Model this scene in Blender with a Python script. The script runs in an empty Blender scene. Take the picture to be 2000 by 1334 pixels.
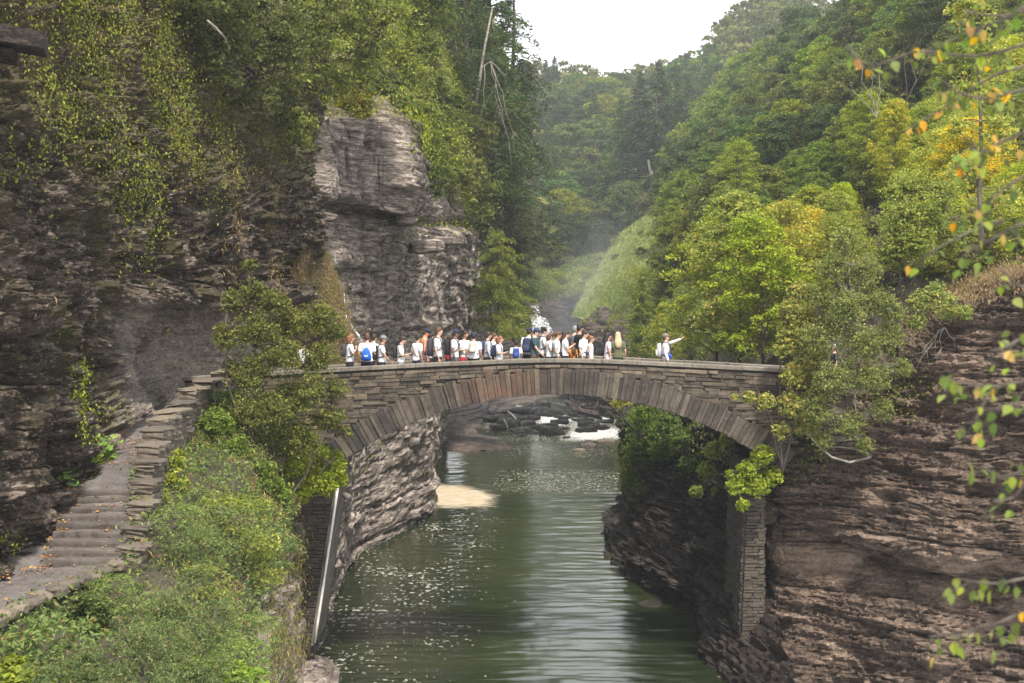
import bpy, bmesh, math, random
import numpy as np
from mathutils import Vector, Matrix

# ------------------------------------------------------------------ camera, sky, sun, exposure
scene = bpy.context.scene
COL = scene.collection
CAMZ, F, HOR = 11.5, 2778.0, 611.0
PITCH = math.atan((667.0 - HOR) / F)
cam_d = bpy.data.cameras.new('camera')
cam_d.sensor_width = 36.0
cam_d.lens = F / 2000.0 * 36.0
cam_d.clip_start = 0.1
cam_d.clip_end = 5000
cam_d.dof.use_dof = True
cam_d.dof.focus_distance = 47.0
cam_d.dof.aperture_fstop = 3.6
cam = bpy.data.objects.new('camera', cam_d)
COL.objects.link(cam)
cam.location = (0, 0, CAMZ)
cam.rotation_euler = (math.pi / 2 - PITCH, 0, 0)
scene.camera = cam

SUN_EL, SUN_AZ = math.radians(58), math.radians(166)      # azimuth clockwise from +Y : behind the camera, a little to the right
world = bpy.data.worlds.new('World')
scene.world = world
world.use_nodes = True
wn = world.node_tree
wn.nodes.clear()
w_out = wn.nodes.new('ShaderNodeOutputWorld')
w_bg = wn.nodes.new('ShaderNodeBackground')
w_sky = wn.nodes.new('ShaderNodeTexSky')
w_sky.sky_type = 'NISHITA'
w_sky.sun_disc = False
w_sky.sun_elevation = SUN_EL
w_sky.sun_rotation = SUN_AZ
w_sky.dust_density = 4.0
w_mix = wn.nodes.new('ShaderNodeMix')
w_mix.data_type = 'RGBA'
w_mix.inputs['Factor'].default_value = 0.86              # an overcast deck in front of most of the blue
w_noise = wn.nodes.new('ShaderNodeTexNoise')
w_noise.inputs['Scale'].default_value = 2.2
w_noise.inputs['Detail'].default_value = 4
w_tc = wn.nodes.new('ShaderNodeTexCoord')
w_ramp = wn.nodes.new('ShaderNodeMapRange')
w_ramp.inputs['To Min'].default_value = 8.6
w_ramp.inputs['To Max'].default_value = 11.0
w_cmb = wn.nodes.new('ShaderNodeCombineColor')
wn.links.new(w_tc.outputs['Generated'], w_noise.inputs['Vector'])
wn.links.new(w_noise.outputs['Fac'], w_ramp.inputs['Value'])
for c in ('Red', 'Green', 'Blue'):
    wn.links.new(w_ramp.outputs['Result'], w_cmb.inputs[c])
wn.links.new(w_sky.outputs['Color'], w_mix.inputs[6])
wn.links.new(w_cmb.outputs['Color'], w_mix.inputs[7])
wn.links.new(w_mix.outputs[2], w_bg.inputs['Color'])
w_bg.inputs['Strength'].default_value = 0.09
wn.links.new(w_bg.outputs['Background'], w_out.inputs['Surface'])

sun_d = bpy.data.lights.new('sun', 'SUN')
sun_d.energy = 3.5
sun_d.angle = math.radians(5)
sun_d.color = (1.0, 0.94, 0.84)
sun = bpy.data.objects.new('sun', sun_d)
COL.objects.link(sun)
sdir = Vector((math.sin(SUN_AZ) * math.cos(SUN_EL), math.cos(SUN_AZ) * math.cos(SUN_EL), math.sin(SUN_EL)))
sun.rotation_euler = sdir.to_track_quat('Z', 'Y').to_euler()

scene.view_settings.view_transform = 'Standard'
scene.view_settings.look = 'None'
scene.view_settings.gamma = 1.0
scene.view_settings.use_curve_mapping = False
scene.view_settings.exposure = 1.08
scene.render.engine = 'CYCLES'
scene.cycles.max_bounces = 7
scene.cycles.diffuse_bounces = 4
scene.cycles.glossy_bounces = 3
scene.cycles.transmission_bounces = 4
scene.cycles.volume_bounces = 1
scene.cycles.transparent_max_bounces = 6
scene.cycles.caustics_reflective = False
scene.cycles.caustics_refractive = False
scene.cycles.use_denoising = True

# ------------------------------------------------------------------ points, noise, meshes
CP, SP = math.cos(PITCH), math.sin(PITCH)
def P(px, py, Y):
    """world point at depth Y that the photograph shows at (px, py)"""
    a, b = (px - 1000.0) / F, -(py - 667.0) / F
    dx, dy, dz = a, CP + b * SP, -SP + b * CP
    k = Y / dy
    return np.array([dx * k, Y, CAMZ + dz * k])
def W(px, py, z=0.0):
    """world point on the level z (the river is z = 0)"""
    a, b = (px - 1000.0) / F, -(py - 667.0) / F
    dx, dy, dz = a, CP + b * SP, -SP + b * CP
    k = (z - CAMZ) / dz
    return np.array([dx * k, dy * k, z])
def proj(p):
    """world points -> photograph pixels"""
    p = np.asarray(p, float)
    rx, ry, rz = p[..., 0], p[..., 1], p[..., 2] - CAMZ
    d = ry * CP - rz * SP
    u = rz * CP + ry * SP
    return 1000 + F * rx / d, 667 - F * u / d

def _h(i, j, k, seed):
    n = (i.astype(np.uint32) * np.uint32(374761393) + j.astype(np.uint32) * np.uint32(668265263)
         + k.astype(np.uint32) * np.uint32(2147483647 - 19) + np.uint32((seed * 974634777) & 0xffffffff))
    n = (n ^ (n >> np.uint32(13))) * np.uint32(1274126177)
    n = n ^ (n >> np.uint32(16))
    n = (n * np.uint32(2246822519)) ^ (n >> np.uint32(11))
    return (n & np.uint32(0xffff)).astype(np.float32) / 32767.5 - 1.0
def noise(x, y, z, seed=0):
    x = np.asarray(x, np.float32); y = np.asarray(y, np.float32); z = np.asarray(z, np.float32)
    x, y, z = np.broadcast_arrays(x, y, z)
    xi, yi, zi = np.floor(x), np.floor(y), np.floor(z)
    fx, fy, fz = x - xi, y - yi, z - zi
    fx, fy, fz = fx * fx * (3 - 2 * fx), fy * fy * (3 - 2 * fy), fz * fz * (3 - 2 * fz)
    xi = xi.astype(np.int64); yi = yi.astype(np.int64); zi = zi.astype(np.int64)
    r = 0
    for a in (0, 1):
        wx = fx if a else 1 - fx
        for b in (0, 1):
            wy = fy if b else 1 - fy
            for c in (0, 1):
                wz = fz if c else 1 - fz
                r = r + _h(xi + a, yi + b, zi + c, seed) * wx * wy * wz
    return r
def fbm(x, y, z, seed=0, octv=4):
    r, a, s = 0, 0.55, 1.0
    for o in range(octv):
        r = r + a * noise(x * s, y * s, z * s, seed + o * 7)
        a *= 0.5; s *= 2.03
    return r
def sstep(a, b, x):
    t = np.clip((x - a) / (b - a), 0, 1)
    return t * t * (3 - 2 * t)

def mesh_np(name, verts, faces, mats=(), smooth=False, mat_idx=None, face_attr=None, vert_attr=None):
    me = bpy.data.meshes.new(name)
    verts = np.ascontiguousarray(verts, np.float32).reshape(-1, 3)
    me.vertices.add(len(verts)); me.vertices.foreach_set('co', verts.ravel())
    if isinstance(faces, np.ndarray):
        n, k = faces.shape
        me.loops.add(n * k); me.loops.foreach_set('vertex_index', faces.astype(np.int32).ravel())
        me.polygons.add(n); me.polygons.foreach_set('loop_start', np.arange(0, n * k, k, dtype=np.int32))
    else:
        n = len(faces)
        tot = [len(f) for f in faces]
        st = np.concatenate([[0], np.cumsum(tot)[:-1]]).astype(np.int32) if n else np.zeros(0, np.int32)
        flat = np.array([i for f in faces for i in f], np.int32)
        me.loops.add(len(flat)); me.loops.foreach_set('vertex_index', flat)
        me.polygons.add(n); me.polygons.foreach_set('loop_start', st)
    for m in mats: me.materials.append(m)
    if mat_idx is not None: me.polygons.foreach_set('material_index', np.asarray(mat_idx, np.int32))
    me.polygons.foreach_set('use_smooth', np.full(n, bool(smooth)))
    for k, v in (face_attr or {}).items():
        at = me.attributes.new(k, 'FLOAT', 'FACE'); at.data.foreach_set('value', np.asarray(v, np.float32))
    for k, v in (vert_attr or {}).items():
        at = me.attributes.new(k, 'FLOAT', 'POINT'); at.data.foreach_set('value', np.asarray(v, np.float32))
    me.update(calc_edges=True)
    return me

def link(name, me, parent=None, loc=None):
    o = bpy.data.objects.new(name, me)
    COL.objects.link(o)
    if parent is not None: o.parent = parent
    if loc is not None: o.location = loc
    return o
def tag(o, label=None, cat=None, group=None, kind=None):
    if label: o['label'] = label
    if cat: o['category'] = cat
    if group: o['group'] = group
    if kind: o['kind'] = kind
    return o
def thing(name, loc, label, cat, group=None, rz=0.0):
    o = bpy.data.objects.new(name, None)
    o.empty_display_size = 0.2
    COL.objects.link(o)
    o.location = loc; o.rotation_euler = (0, 0, rz)
    return tag(o, label, cat, group)
def part(name, me, parent, loc=(0, 0, 0)):
    return link(name, me, parent, loc)
def part_w(name, me, parent):
    """a part whose mesh is in world coordinates, under a parent that is only translated"""
    l = parent.location
    q = parent
    off = Vector((0, 0, 0))
    while q is not None:
        off += q.location; q = q.parent
    return link(name, me, parent, (-off.x, -off.y, -off.z))

class MB:
    """collects simple solids into one mesh"""
    def __init__(s): s.v = []; s.f = []; s.n = 0
    def add(s, v, f):
        v = np.asarray(v, float).reshape(-1, 3)
        s.v.append(v); s.f += [tuple(i + s.n for i in q) for q in f]; s.n += len(v)
    def box(s, c, d, rz=0, jit=0, rng=None, taper=1.0):
        x, y, z = d[0] / 2, d[1] / 2, d[2] / 2
        v = np.array([[-x, -y, -z], [x, -y, -z], [x, y, -z], [-x, y, -z], [-x * taper, -y * taper, z], [x * taper, -y * taper, z], [x * taper, y * taper, z], [-x * taper, y * taper, z]])
        if jit: v = v + (rng or np.random).uniform(-jit, jit, v.shape)
        c0, s0 = math.cos(rz), math.sin(rz)
        v = v @ np.array([[c0, s0, 0], [-s0, c0, 0], [0, 0, 1]]) + np.array(c)
        s.add(v, [(0, 3, 2, 1), (4, 5, 6, 7), (0, 1, 5, 4), (1, 2, 6, 5), (2, 3, 7, 6), (3, 0, 4, 7)])
    def tube(s, pts, rad, k=6, cap=True):
        pts = np.asarray(pts, float); rad = np.broadcast_to(np.asarray(rad, float), (len(pts),))
        t = np.gradient(pts, axis=0); t /= np.linalg.norm(t, axis=1)[:, None] + 1e-9
        ref = np.array([0.0, 0, 1.0]) if abs(t[0][2]) < 0.9 else np.array([1.0, 0, 0])
        vs = []
        for i in range(len(pts)):
            a = np.cross(t[i], ref); la = np.linalg.norm(a)
            a = a / la if la > 1e-6 else np.array([1.0, 0, 0])
            b = np.cross(t[i], a)
            for j in range(k):
                w = 2 * math.pi * j / k
                vs.append(pts[i] + rad[i] * (math.cos(w) * a + math.sin(w) * b))
        f = [(i * k + j, i * k + (j + 1) % k, (i + 1) * k + (j + 1) % k, (i + 1) * k + j) for i in range(len(pts) - 1) for j in range(k)]
        if cap:
            f.append(tuple(range(k))[::-1]); f.append(tuple((len(pts) - 1) * k + j for j in range(k)))
        s.add(vs, f)
    def ball(s, c, r, seg=10, rings=7, rot=None):
        r = np.broadcast_to(np.asarray(r, float), (3,))
        v = [[0, 0, 1.0]]
        for i in range(1, rings):
            th = math.pi * i / rings
            for j in range(seg):
                ph = 2 * math.pi * j / seg
                v.append([math.sin(th) * math.cos(ph), math.sin(th) * math.sin(ph), math.cos(th)])
        v.append([0, 0, -1.0])
        v = np.array(v) * r
        if rot is not None: v = v @ np.asarray(rot).T
        f = [(0, 1 + j, 1 + (j + 1) % seg) for j in range(seg)]
        for i in range(rings - 2):
            for j in range(seg):
                a = 1 + i * seg
                f.append((a + j, a + seg + j, a + seg + (j + 1) % seg, a + (j + 1) % seg))
        n = len(v) - 1; a = 1 + (rings - 2) * seg
        f += [(a + j, n, a + (j + 1) % seg) for j in range(seg)]
        s.add(v + np.asarray(c, float), f)
    def mesh(s, name, mat, smooth=False):
        return mesh_np(name, np.concatenate(s.v), s.f, [mat] if mat else [], smooth)

# ------------------------------------------------------------------ materials
class NT:
    def __init__(s, name):
        s.m = bpy.data.materials.new(name); s.m.use_nodes = True
        s.t = s.m.node_tree; s.t.nodes.clear()
        s.out = s.t.nodes.new('ShaderNodeOutputMaterial')
        s._co = None
    def n(s, typ, _in=None, **kw):
        nd = s.t.nodes.new('ShaderNode' + typ)
        for k, v in kw.items(): setattr(nd, k, v)
        for k, v in (_in or {}).items(): s.set(nd.inputs[k], v)
        return nd
    def set(s, sock, v):
        if isinstance(v, bpy.types.NodeSocket): s.t.links.new(v, sock)
        elif isinstance(v, bpy.types.Node): s.t.links.new(v.outputs[0], sock)
        else:
            if isinstance(v, (tuple, list)) and len(v) == 3 and sock.type == 'RGBA': v = (*v, 1)
            sock.default_value = v
    def co(s, scale=(1, 1, 1), loc=(0, 0, 0), kind='Object'):
        tc = s.n('TexCoord')
        mp = s.n('Mapping', {'Vector': tc.outputs[kind], 'Scale': scale, 'Location': loc})
        return mp.outputs[0]
    def pos(s, scale=(1, 1, 1), loc=(0, 0, 0)):
        g = s.n('NewGeometry')
        mp = s.n('Mapping', {'Vector': g.outputs['Position'], 'Scale': scale, 'Location': loc})
        return mp.outputs[0]
    def noise(s, vec, scale=1, detail=4, rough=0.55, dist=0):
        return s.n('TexNoise', {'Vector': vec, 'Scale': scale, 'Detail': detail, 'Roughness': rough, 'Distortion': dist}).outputs['Fac']
    def ramp(s, fac, stops):
        r = s.n('ValToRGB', {'Fac': fac})
        el = r.color_ramp.elements
        while len(el) < len(stops): el.new(0.5)
        for e, (p, c) in zip(el, stops):
            e.position = p; e.color = (*c, 1) if len(c) == 3 else c
        return r.outputs[0]
    def mr(s, v, a, b, c=0, d=1, clamp=True):
        return s.n('MapRange', {'Value': v, 'From Min': a, 'From Max': b, 'To Min': c, 'To Max': d}, clamp=clamp).outputs[0]
    def mix(s, f, a, b, mode='MIX'):
        nd = s.n('Mix', data_type='RGBA', blend_type=mode)
        s.set(nd.inputs[0], f); s.set(nd.inputs[6], a); s.set(nd.inputs[7], b)
        return nd.outputs[2]
    def math(s, op, a, b=0.0, c=0.0):
        nd = s.n('Math', operation=op)
        s.set(nd.inputs[0], a); s.set(nd.inputs[1], b); s.set(nd.inputs[2], c)
        return nd.outputs[0]
    def bump(s, h, strength=0.5, dist=0.05, normal=None):
        d = {'Height': h, 'Strength': strength, 'Distance': dist}
        if normal is not None: d['Normal'] = normal
        return s.n('Bump', d).outputs[0]
    def pr(s, **kw):
        d = {k.replace('_', ' '): v for k, v in kw.items()}
        b = s.n('BsdfPrincipled', d)
        s.t.links.new(b.outputs[0], s.out.inputs[0])
        return b
    def attr(s, name):
        return s.n('Attribute', attribute_name=name).outputs['Fac']

def rock_mat(name, dark, mid, light, stain=(0.16, 0.09, 0.045), moss=0.0, zs=3.2, light_amt=0.5, wet=0.55, seep=0.0, bump_s=0.7, stain_amt=0.35, mosscol=(0.06, 0.085, 0.015), fleck=0.35, lines=0.0, tonecol=(0.42, 0.39, 0.385), pit_shade=0.8, gain=1.9):
    t = NT(name)
    v = t.pos((0.55, 0.55, zs))
    n1 = t.noise(v, 1.2, 8, 0.68, 0.3)
    c = t.ramp(n1, [(0.3, dark), (0.5, mid), (0.64 + 0.12 * (1 - light_amt), light)])
    v2 = t.pos((1, 1, 1))
    n2 = t.noise(v2, 0.35, 5, 0.6)
    c = t.mix(t.mr(n2, 0.4, 0.62, 0, 0.65), c, t.mix(1.0, c, (0.5, 0.48, 0.5), 'MULTIPLY'))
    n3 = t.noise(t.pos((0.9, 0.9, 0.5), (31, 7, 3)), 0.6, 6, 0.65)
    c = t.mix(t.mr(n3, 0.6, 0.72, 0, stain_amt), c, stain)
    nf = t.noise(t.pos((1, 1, 1.5), (5, 1, 9)), 7, 6, 0.75, 0.5)
    c = t.mix(t.mr(nf, 0.55, 0.66, 0, fleck), c, tuple(min(1, x * 1.5) for x in light))
    c = t.mix(t.mr(nf, 0.46, 0.37, 0, pit_shade), c, tuple(x * 0.35 for x in dark))  # crevice shade painted into the colour where the bump is low
    vb = t.pos((2.2, 2.2, 14))
    nb = t.noise(vb, 1.6, 8, 0.7, 0.4)
    c = t.mix(t.mr(nb, 0.56, 0.72, 0, 0.5), c, light)
    c = t.mix(t.mr(nb, 0.47, 0.33, 0, 0.75), c, tuple(x * 0.45 for x in dark))
    if lines:
        nl = t.noise(t.pos((0.25, 0.25, 7.5), (3, 3, 3)), 1.3, 4, 0.6)
        c = t.mix(t.mr(t.math('ABSOLUTE', t.math('SUBTRACT', nl, 0.5)), 0.035, 0.0, 0, lines), c, tuple(x * 0.5 for x in dark))
    if seep:
        ns = t.noise(t.pos((2.2, 2.2, 0.1), (4, 9, 0)), 1.0, 4, 0.6)
        c = t.mix(t.mr(ns, 0.56, 0.7, 0, seep), c, dark)
        nw = t.noise(t.pos((1.6, 1.6, 0.05), (14, 2, 0)), 1.0, 3, 0.6)
        c = t.mix(t.mr(nw, 0.63, 0.69, 0, seep), c, (0.5, 0.48, 0.47))
    if moss:
        nm = t.noise(t.pos((0.5, 0.5, 0.3), (3, 3, 8)), 1.1, 8, 0.72)
        c = t.mix(t.mr(nm, 0.62 - moss * 0.2, 0.70 - moss * 0.15, 0, 0.85), c, t.mix(t.noise(v2, 9, 3), mosscol, (0.13, 0.1, 0.03)))
    tone = t.attr('tone')                                     # scoured, paler rock where the cliff is worn smooth
    c = t.mix(tone, c, t.mix(t.mr(nf, 0.35, 0.65), tonecol, tuple(min(1, x * 1.6) for x in tonecol)))
    veg = t.math('MULTIPLY', t.attr('veg'), t.mr(t.noise(v2, 2.5, 6, 0.7), 0.38, 0.58))
    c = t.mix(veg, c, t.mix(t.noise(v2, 12, 3), (0.10, 0.105, 0.03), (0.22, 0.19, 0.07)))
    h = t.math('ADD', t.math('ADD', t.noise(vb, 3.0, 6, 0.7), t.math('MULTIPLY', t.noise(v2, 14, 4, 0.7), 0.5)), t.math('MULTIPLY', nf, 1.6))
    c = t.n('HueSaturation', {'Color': c, 'Saturation': 0.72}).outputs[0]
    c = t.n('Gamma', {'Color': c, 'Gamma': 1.38}).outputs[0]
    c = t.mix(1.0, c, (gain * 1.06, gain * 1.0, gain * 0.9), 'MULTIPLY')
    t.pr(Base_Color=c, Roughness=t.mr(t.noise(v2, 1.7, 4), 0.35, 0.65, wet - 0.05, 0.92), Normal=t.bump(h, bump_s, 0.16), **{'Specular_IOR_Level': 0.22})
    return t.m

M = {}
M['rock_left'] = rock_mat('left_shale', (0.0374, 0.0288, 0.0238), (0.1122, 0.0883, 0.0731), (0.3553, 0.2973, 0.272), moss=0.42, zs=1.6, stain=(0.11, 0.065, 0.035), light_amt=0.6, wet=0.6, stain_amt=0.6, fleck=0.75, bump_s=1.0)
M['rock_pale'] = rock_mat('pale_layered_rock', (0.1008, 0.0836, 0.0794), (0.3651, 0.3199, 0.3004), (0.6549, 0.5905, 0.5645), moss=0.0, zs=4, seep=0.75, stain_amt=0.25, light_amt=1.0, lines=0.9, fleck=0.2, pit_shade=0.3, gain=1.3)
M['rock_right'] = rock_mat('right_shale', (0.0466, 0.0336, 0.0277), (0.1488, 0.1096, 0.0896), (0.3162, 0.2474, 0.2083), zs=3.6, moss=0.0, stain=(0.17, 0.11, 0.075), light_amt=0.5, stain_amt=0.4, tonecol=(0.2, 0.155, 0.125))
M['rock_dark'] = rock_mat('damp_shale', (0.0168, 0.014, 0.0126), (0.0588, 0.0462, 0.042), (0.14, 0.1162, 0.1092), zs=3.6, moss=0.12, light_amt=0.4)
M['rock_ledge'] = rock_mat('river_ledge_rock', (0.039, 0.0312, 0.0286), (0.117, 0.091, 0.0858), (0.195, 0.1625, 0.1534), zs=5, light_amt=0.5, moss=0.05)
M['rock_wet'] = rock_mat('wet_boulder_rock', (0.008, 0.008, 0.008), (0.02, 0.019, 0.02), (0.05, 0.047, 0.048), zs=2, wet=0.35, light_amt=0.3, stain_amt=0.1)

def ground_mat():
    t = NT('forest_floor')
    v = t.pos()
    n = t.noise(v, 0.6, 8, 0.7)
    c = t.ramp(n, [(0.35, (0.03, 0.022, 0.014)), (0.5, (0.075, 0.06, 0.04)), (0.62, (0.06, 0.075, 0.02)), (0.75, (0.13, 0.12, 0.05))])
    n2 = t.noise(v, 9, 5, 0.7)
    c = t.mix(t.mr(n2, 0.4, 0.6, 0, 0.6), c, (0.04, 0.035, 0.022))
    t.pr(Base_Color=c, Roughness=0.95, Normal=t.bump(n2, 0.8, 0.15))
    return t.m
M['ground'] = ground_mat()
def grass_slope_mat():
    t = NT('grassy_bank')
    v = t.pos()
    c = t.ramp(t.noise(v, 0.12, 6, 0.65), [(0.38, (0.13, 0.19, 0.045)), (0.5, (0.22, 0.26, 0.07)), (0.6, (0.3, 0.22, 0.13))])
    t.pr(Base_Color=c, Roughness=0.95, Normal=t.bump(t.noise(v, 1.5, 5, 0.7), 0.8, 0.5))
    return t.m
M['grass_bank'] = grass_slope_mat()
def path_mat():
    t = NT('gravel_path')
    v = t.pos()
    c = t.ramp(t.noise(v, 2.2, 8, 0.7), [(0.35, (0.055, 0.046, 0.042)), (0.55, (0.105, 0.09, 0.085)), (0.7, (0.15, 0.135, 0.13))])
    g = t.noise(v, 38, 3, 0.7)
    c = t.mix(t.mr(g, 0.56, 0.66, 0, 0.5), c, (0.3, 0.27, 0.25))
    c = t.mix(t.mr(g, 0.42, 0.34, 0, 0.6), c, (0.05, 0.04, 0.035))
    t.pr(Base_Color=c, Roughness=0.88, Normal=t.bump(g, 0.5, 0.03))
    return t.m
M['path'] = path_mat()

def stone_mat(name, cols, rust=0.0, dark=0.45):
    t = NT(name)
    oi = t.n('ObjectInfo')
    r = oi.outputs['Random']
    c = t.ramp(r, [(i / max(1, len(cols) - 1), k) for i, k in enumerate(cols)])
    v = t.pos()
    n = t.noise(v, 3.0, 7, 0.7)
    c = t.mix(t.mr(n, 0.42, 0.62, 0, 0.7), c, t.mix(1.0, c, (dark, dark * 0.95, dark * 0.9), 'MULTIPLY'))
    n2 = t.noise(v, 11, 5, 0.7)
    c = t.mix(t.mr(n2, 0.55, 0.7, 0, 0.3), c, (0.2, 0.165, 0.125))
    streak = t.noise(t.pos((5, 5, 0.7)), 1.0, 4, 0.6)
    c = t.mix(t.mr(streak, 0.55, 0.68, 0, 0.6), c, (0.03, 0.025, 0.02))
    if rust:
        sx = t.n('SeparateXYZ', {'Vector': v}).outputs[0]
        m = t.math('MULTIPLY', t.mr(t.math('ABSOLUTE', t.math('ADD', sx, 0.35)), 0.5, 1.6, 1, 0), t.mr(t.noise(v, 1.8, 4), 0.4, 0.55, 0.1, rust))
        c = t.mix(m, c, (0.15, 0.062, 0.028))
    t.pr(Base_Color=c, Roughness=0.88, Normal=t.bump(t.math('ADD', n, t.math('MULTIPLY', n2, 0.6)), 0.7, 0.05))
    return t.m
M['stone'] = stone_mat('bridge_rubble', [(0.05, 0.038, 0.028), (0.12, 0.092, 0.064), (0.072, 0.057, 0.044), (0.17, 0.132, 0.092), (0.045, 0.035, 0.029), (0.095, 0.073, 0.052)], dark=.35)
M['voussoir'] = stone_mat('arch_slabs', [(0.075, 0.058, 0.045), (0.042, 0.033, 0.027), (0.125, 0.1, 0.075), (0.06, 0.047, 0.036), (0.03, 0.026, 0.023), (0.095, 0.075, 0.056)], rust=0.38, dark=.35)
M['coping'] = stone_mat('coping_slabs', [(0.15, 0.13, 0.105), (0.2, 0.175, 0.145), (0.125, 0.11, 0.09), (0.17, 0.15, 0.12)], dark=0.6)
M['wallstone'] = stone_mat('path_wall_stone', [(0.11, 0.088, 0.07), (0.2, 0.165, 0.12), (0.08, 0.065, 0.055), (0.15, 0.12, 0.09)], dark=0.5)
M['stepstone'] = stone_mat('step_stone', [(0.08, 0.066, 0.058), (0.105, 0.088, 0.078), (0.07, 0.058, 0.052)], dark=0.6)
M['course'] = stone_mat('thin_course_stone', [(0.045, 0.036, 0.028), (0.06, 0.048, 0.037), (0.08, 0.064, 0.047)])
def flat_mat(name, col, rough=0.8, var=0.25, scale=8, bump=0.25, spec=0.4):
    t = NT(name)
    v = t.co()
    n = t.noise(v, scale, 5, 0.6)
    c = t.mix(t.mr(n, 0.3, 0.7), tuple(x * (1 - var) for x in col), tuple(min(1, x * (1 + var)) for x in col))
    t.pr(Base_Color=c, Roughness=rough, Normal=t.bump(n, bump, 0.02), **{'Specular_IOR_Level': spec})
    return t.m
M['mortar'] = flat_mat('mortar', (0.035, 0.028, 0.022), 0.95)
M['concrete'] = flat_mat('weathered_concrete', (0.15, 0.13, 0.11), 0.9, 0.5, 2)
M['pipe'] = flat_mat('pale_pipe', (0.62, 0.6, 0.57), 0.5, 0.15, 5)

def bark_mat(name, a, b, zs=0.25, scale=9):
    t = NT(name)
    v = t.pos((1, 1, zs))
    n = t.noise(v, scale, 6, 0.65)
    t.pr(Base_Color=t.ramp(n, [(0.35, a), (0.65, b)]), Roughness=0.9, Normal=t.bump(n, 0.6, 0.04))
    return t.m
M['bark'] = bark_mat('brown_bark', (0.035, 0.026, 0.02), (0.12, 0.095, 0.075))
M['bark_pale'] = bark_mat('pale_bark', (0.12, 0.10, 0.085), (0.3, 0.27, 0.23), 1.0, 4)
M['bark_birch'] = bark_mat('birch_bark', (0.08, 0.065, 0.05), (0.38, 0.34, 0.28), 3.0, 5)

def leaf_mat(name, a, b, c, tr=0.38, hue=0.03, val=0.35, odd=None, spec=0.35):
    """a dark, b middle, c light leaf colour, picked per leaf; each plant shifts a little as a whole"""
    t = NT(name)
    f = t.attr('v')
    stops = [(0.0, a), (0.55, b), (0.93, c)]
    if odd: stops = [(0.0, a), (0.5, b), (0.9, c), (0.975, odd)]
    col = t.ramp(f, stops)
    r = t.n('ObjectInfo').outputs['Random']
    r2 = t.math('FRACT', t.math('MULTIPLY', r, 37.7))
    hs = t.n('HueSaturation', {'Color': col, 'Hue': t.mr(r, 0, 1, 0.5 - hue, 0.5 + hue), 'Saturation': t.mr(r2, 0, 1, 0.8, 1.08), 'Value': t.mr(r2, 0, 1, 1 - val, 1 + val)})
    col = hs.outputs[0]
    pb = t.n('BsdfPrincipled', {'Base Color': col, 'Roughness': 0.55, 'Specular IOR Level': spec * 0.6})
    tl = t.n('BsdfTranslucent', {'Color': t.mix(1.0, col, (1.15, 1.25, 0.55), 'MULTIPLY')})
    mx = t.n('MixShader', {0: tr})
    t.t.links.new(pb.outputs[0], mx.inputs[1]); t.t.links.new(tl.outputs[0], mx.inputs[2])
    t.t.links.new(mx.outputs[0], t.out.inputs[0])
    return t.m
M['lf_mid'] = leaf_mat('mid_green_leaf', (0.0566, 0.0826, 0.0165), (0.1298, 0.1652, 0.0248), (0.2478, 0.2773, 0.0425))
M['lf_dark'] = leaf_mat('dark_green_leaf', (0.0375, 0.0675, 0.0225), (0.075, 0.1162, 0.0312), (0.1438, 0.1938, 0.045), hue=0.02)
M['lf_hem'] = leaf_mat('hemlock_needle', (0.0297, 0.0561, 0.0231), (0.0578, 0.0957, 0.033), (0.1403, 0.165, 0.0495), hue=0.02, odd=(0.15, 0.11, 0.04))
M['lf_yel'] = leaf_mat('yellow_green_leaf', (0.154, 0.196, 0.0252), (0.308, 0.35, 0.0392), (0.532, 0.49, 0.0491), tr=0.35, odd=(0.55, 0.3, 0.03), hue=0.02, val=0.2)
M['lf_gold'] = leaf_mat('golden_leaf', (0.345, 0.276, 0.023), (0.552, 0.4255, 0.0287), (0.69, 0.483, 0.0345), tr=0.35, odd=(0.6, 0.22, 0.02), hue=0.01, val=0.12)
M['lf_lime'] = leaf_mat('lime_green_leaf', (0.112, 0.1512, 0.0202), (0.2408, 0.2856, 0.0336), (0.4144, 0.4312, 0.056), tr=0.35, hue=0.009, val=0.2)
M['lf_shrub'] = leaf_mat('shrub_leaf', (0.0585, 0.0975, 0.026), (0.13, 0.1885, 0.0455), (0.26, 0.312, 0.0975), odd=(0.26, 0.17, 0.06), hue=0.01, val=0.2)
M['lf_vine'] = leaf_mat('cliff_vine_leaf', (0.0607, 0.081, 0.0162), (0.1553, 0.1688, 0.0297), (0.2835, 0.27, 0.0473), odd=(0.24, 0.13, 0.03), hue=0.01)
M['lf_dry'] = leaf_mat('dry_grass_blade', (0.14, 0.085, 0.04), (0.28, 0.18, 0.085), (0.4, 0.3, 0.14), odd=(0.36, 0.13, 0.05), hue=0.01)
M['lf_litter'] = leaf_mat('fallen_leaf', (0.2, 0.09, 0.03), (0.42, 0.16, 0.03), (0.5, 0.3, 0.08), tr=0.1, hue=0.01)
M['lf_big'] = leaf_mat('broad_leaf', (0.078, 0.1495, 0.0234), (0.143, 0.247, 0.039), (0.234, 0.351, 0.065), tr=0.25, hue=0.02, val=0.2)
M['lf_front'] = leaf_mat('birch_leaf', (0.0558, 0.093, 0.0167), (0.1395, 0.186, 0.0279), (0.2232, 0.2511, 0.0465), tr=0.4, hue=0.02, val=0.35)
M['lf_orange'] = leaf_mat('orange_birch_leaf', (0.36, 0.16, 0.016), (0.48, 0.224, 0.024), (0.48, 0.288, 0.032), tr=0.35, hue=0.01, val=0.15)
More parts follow.
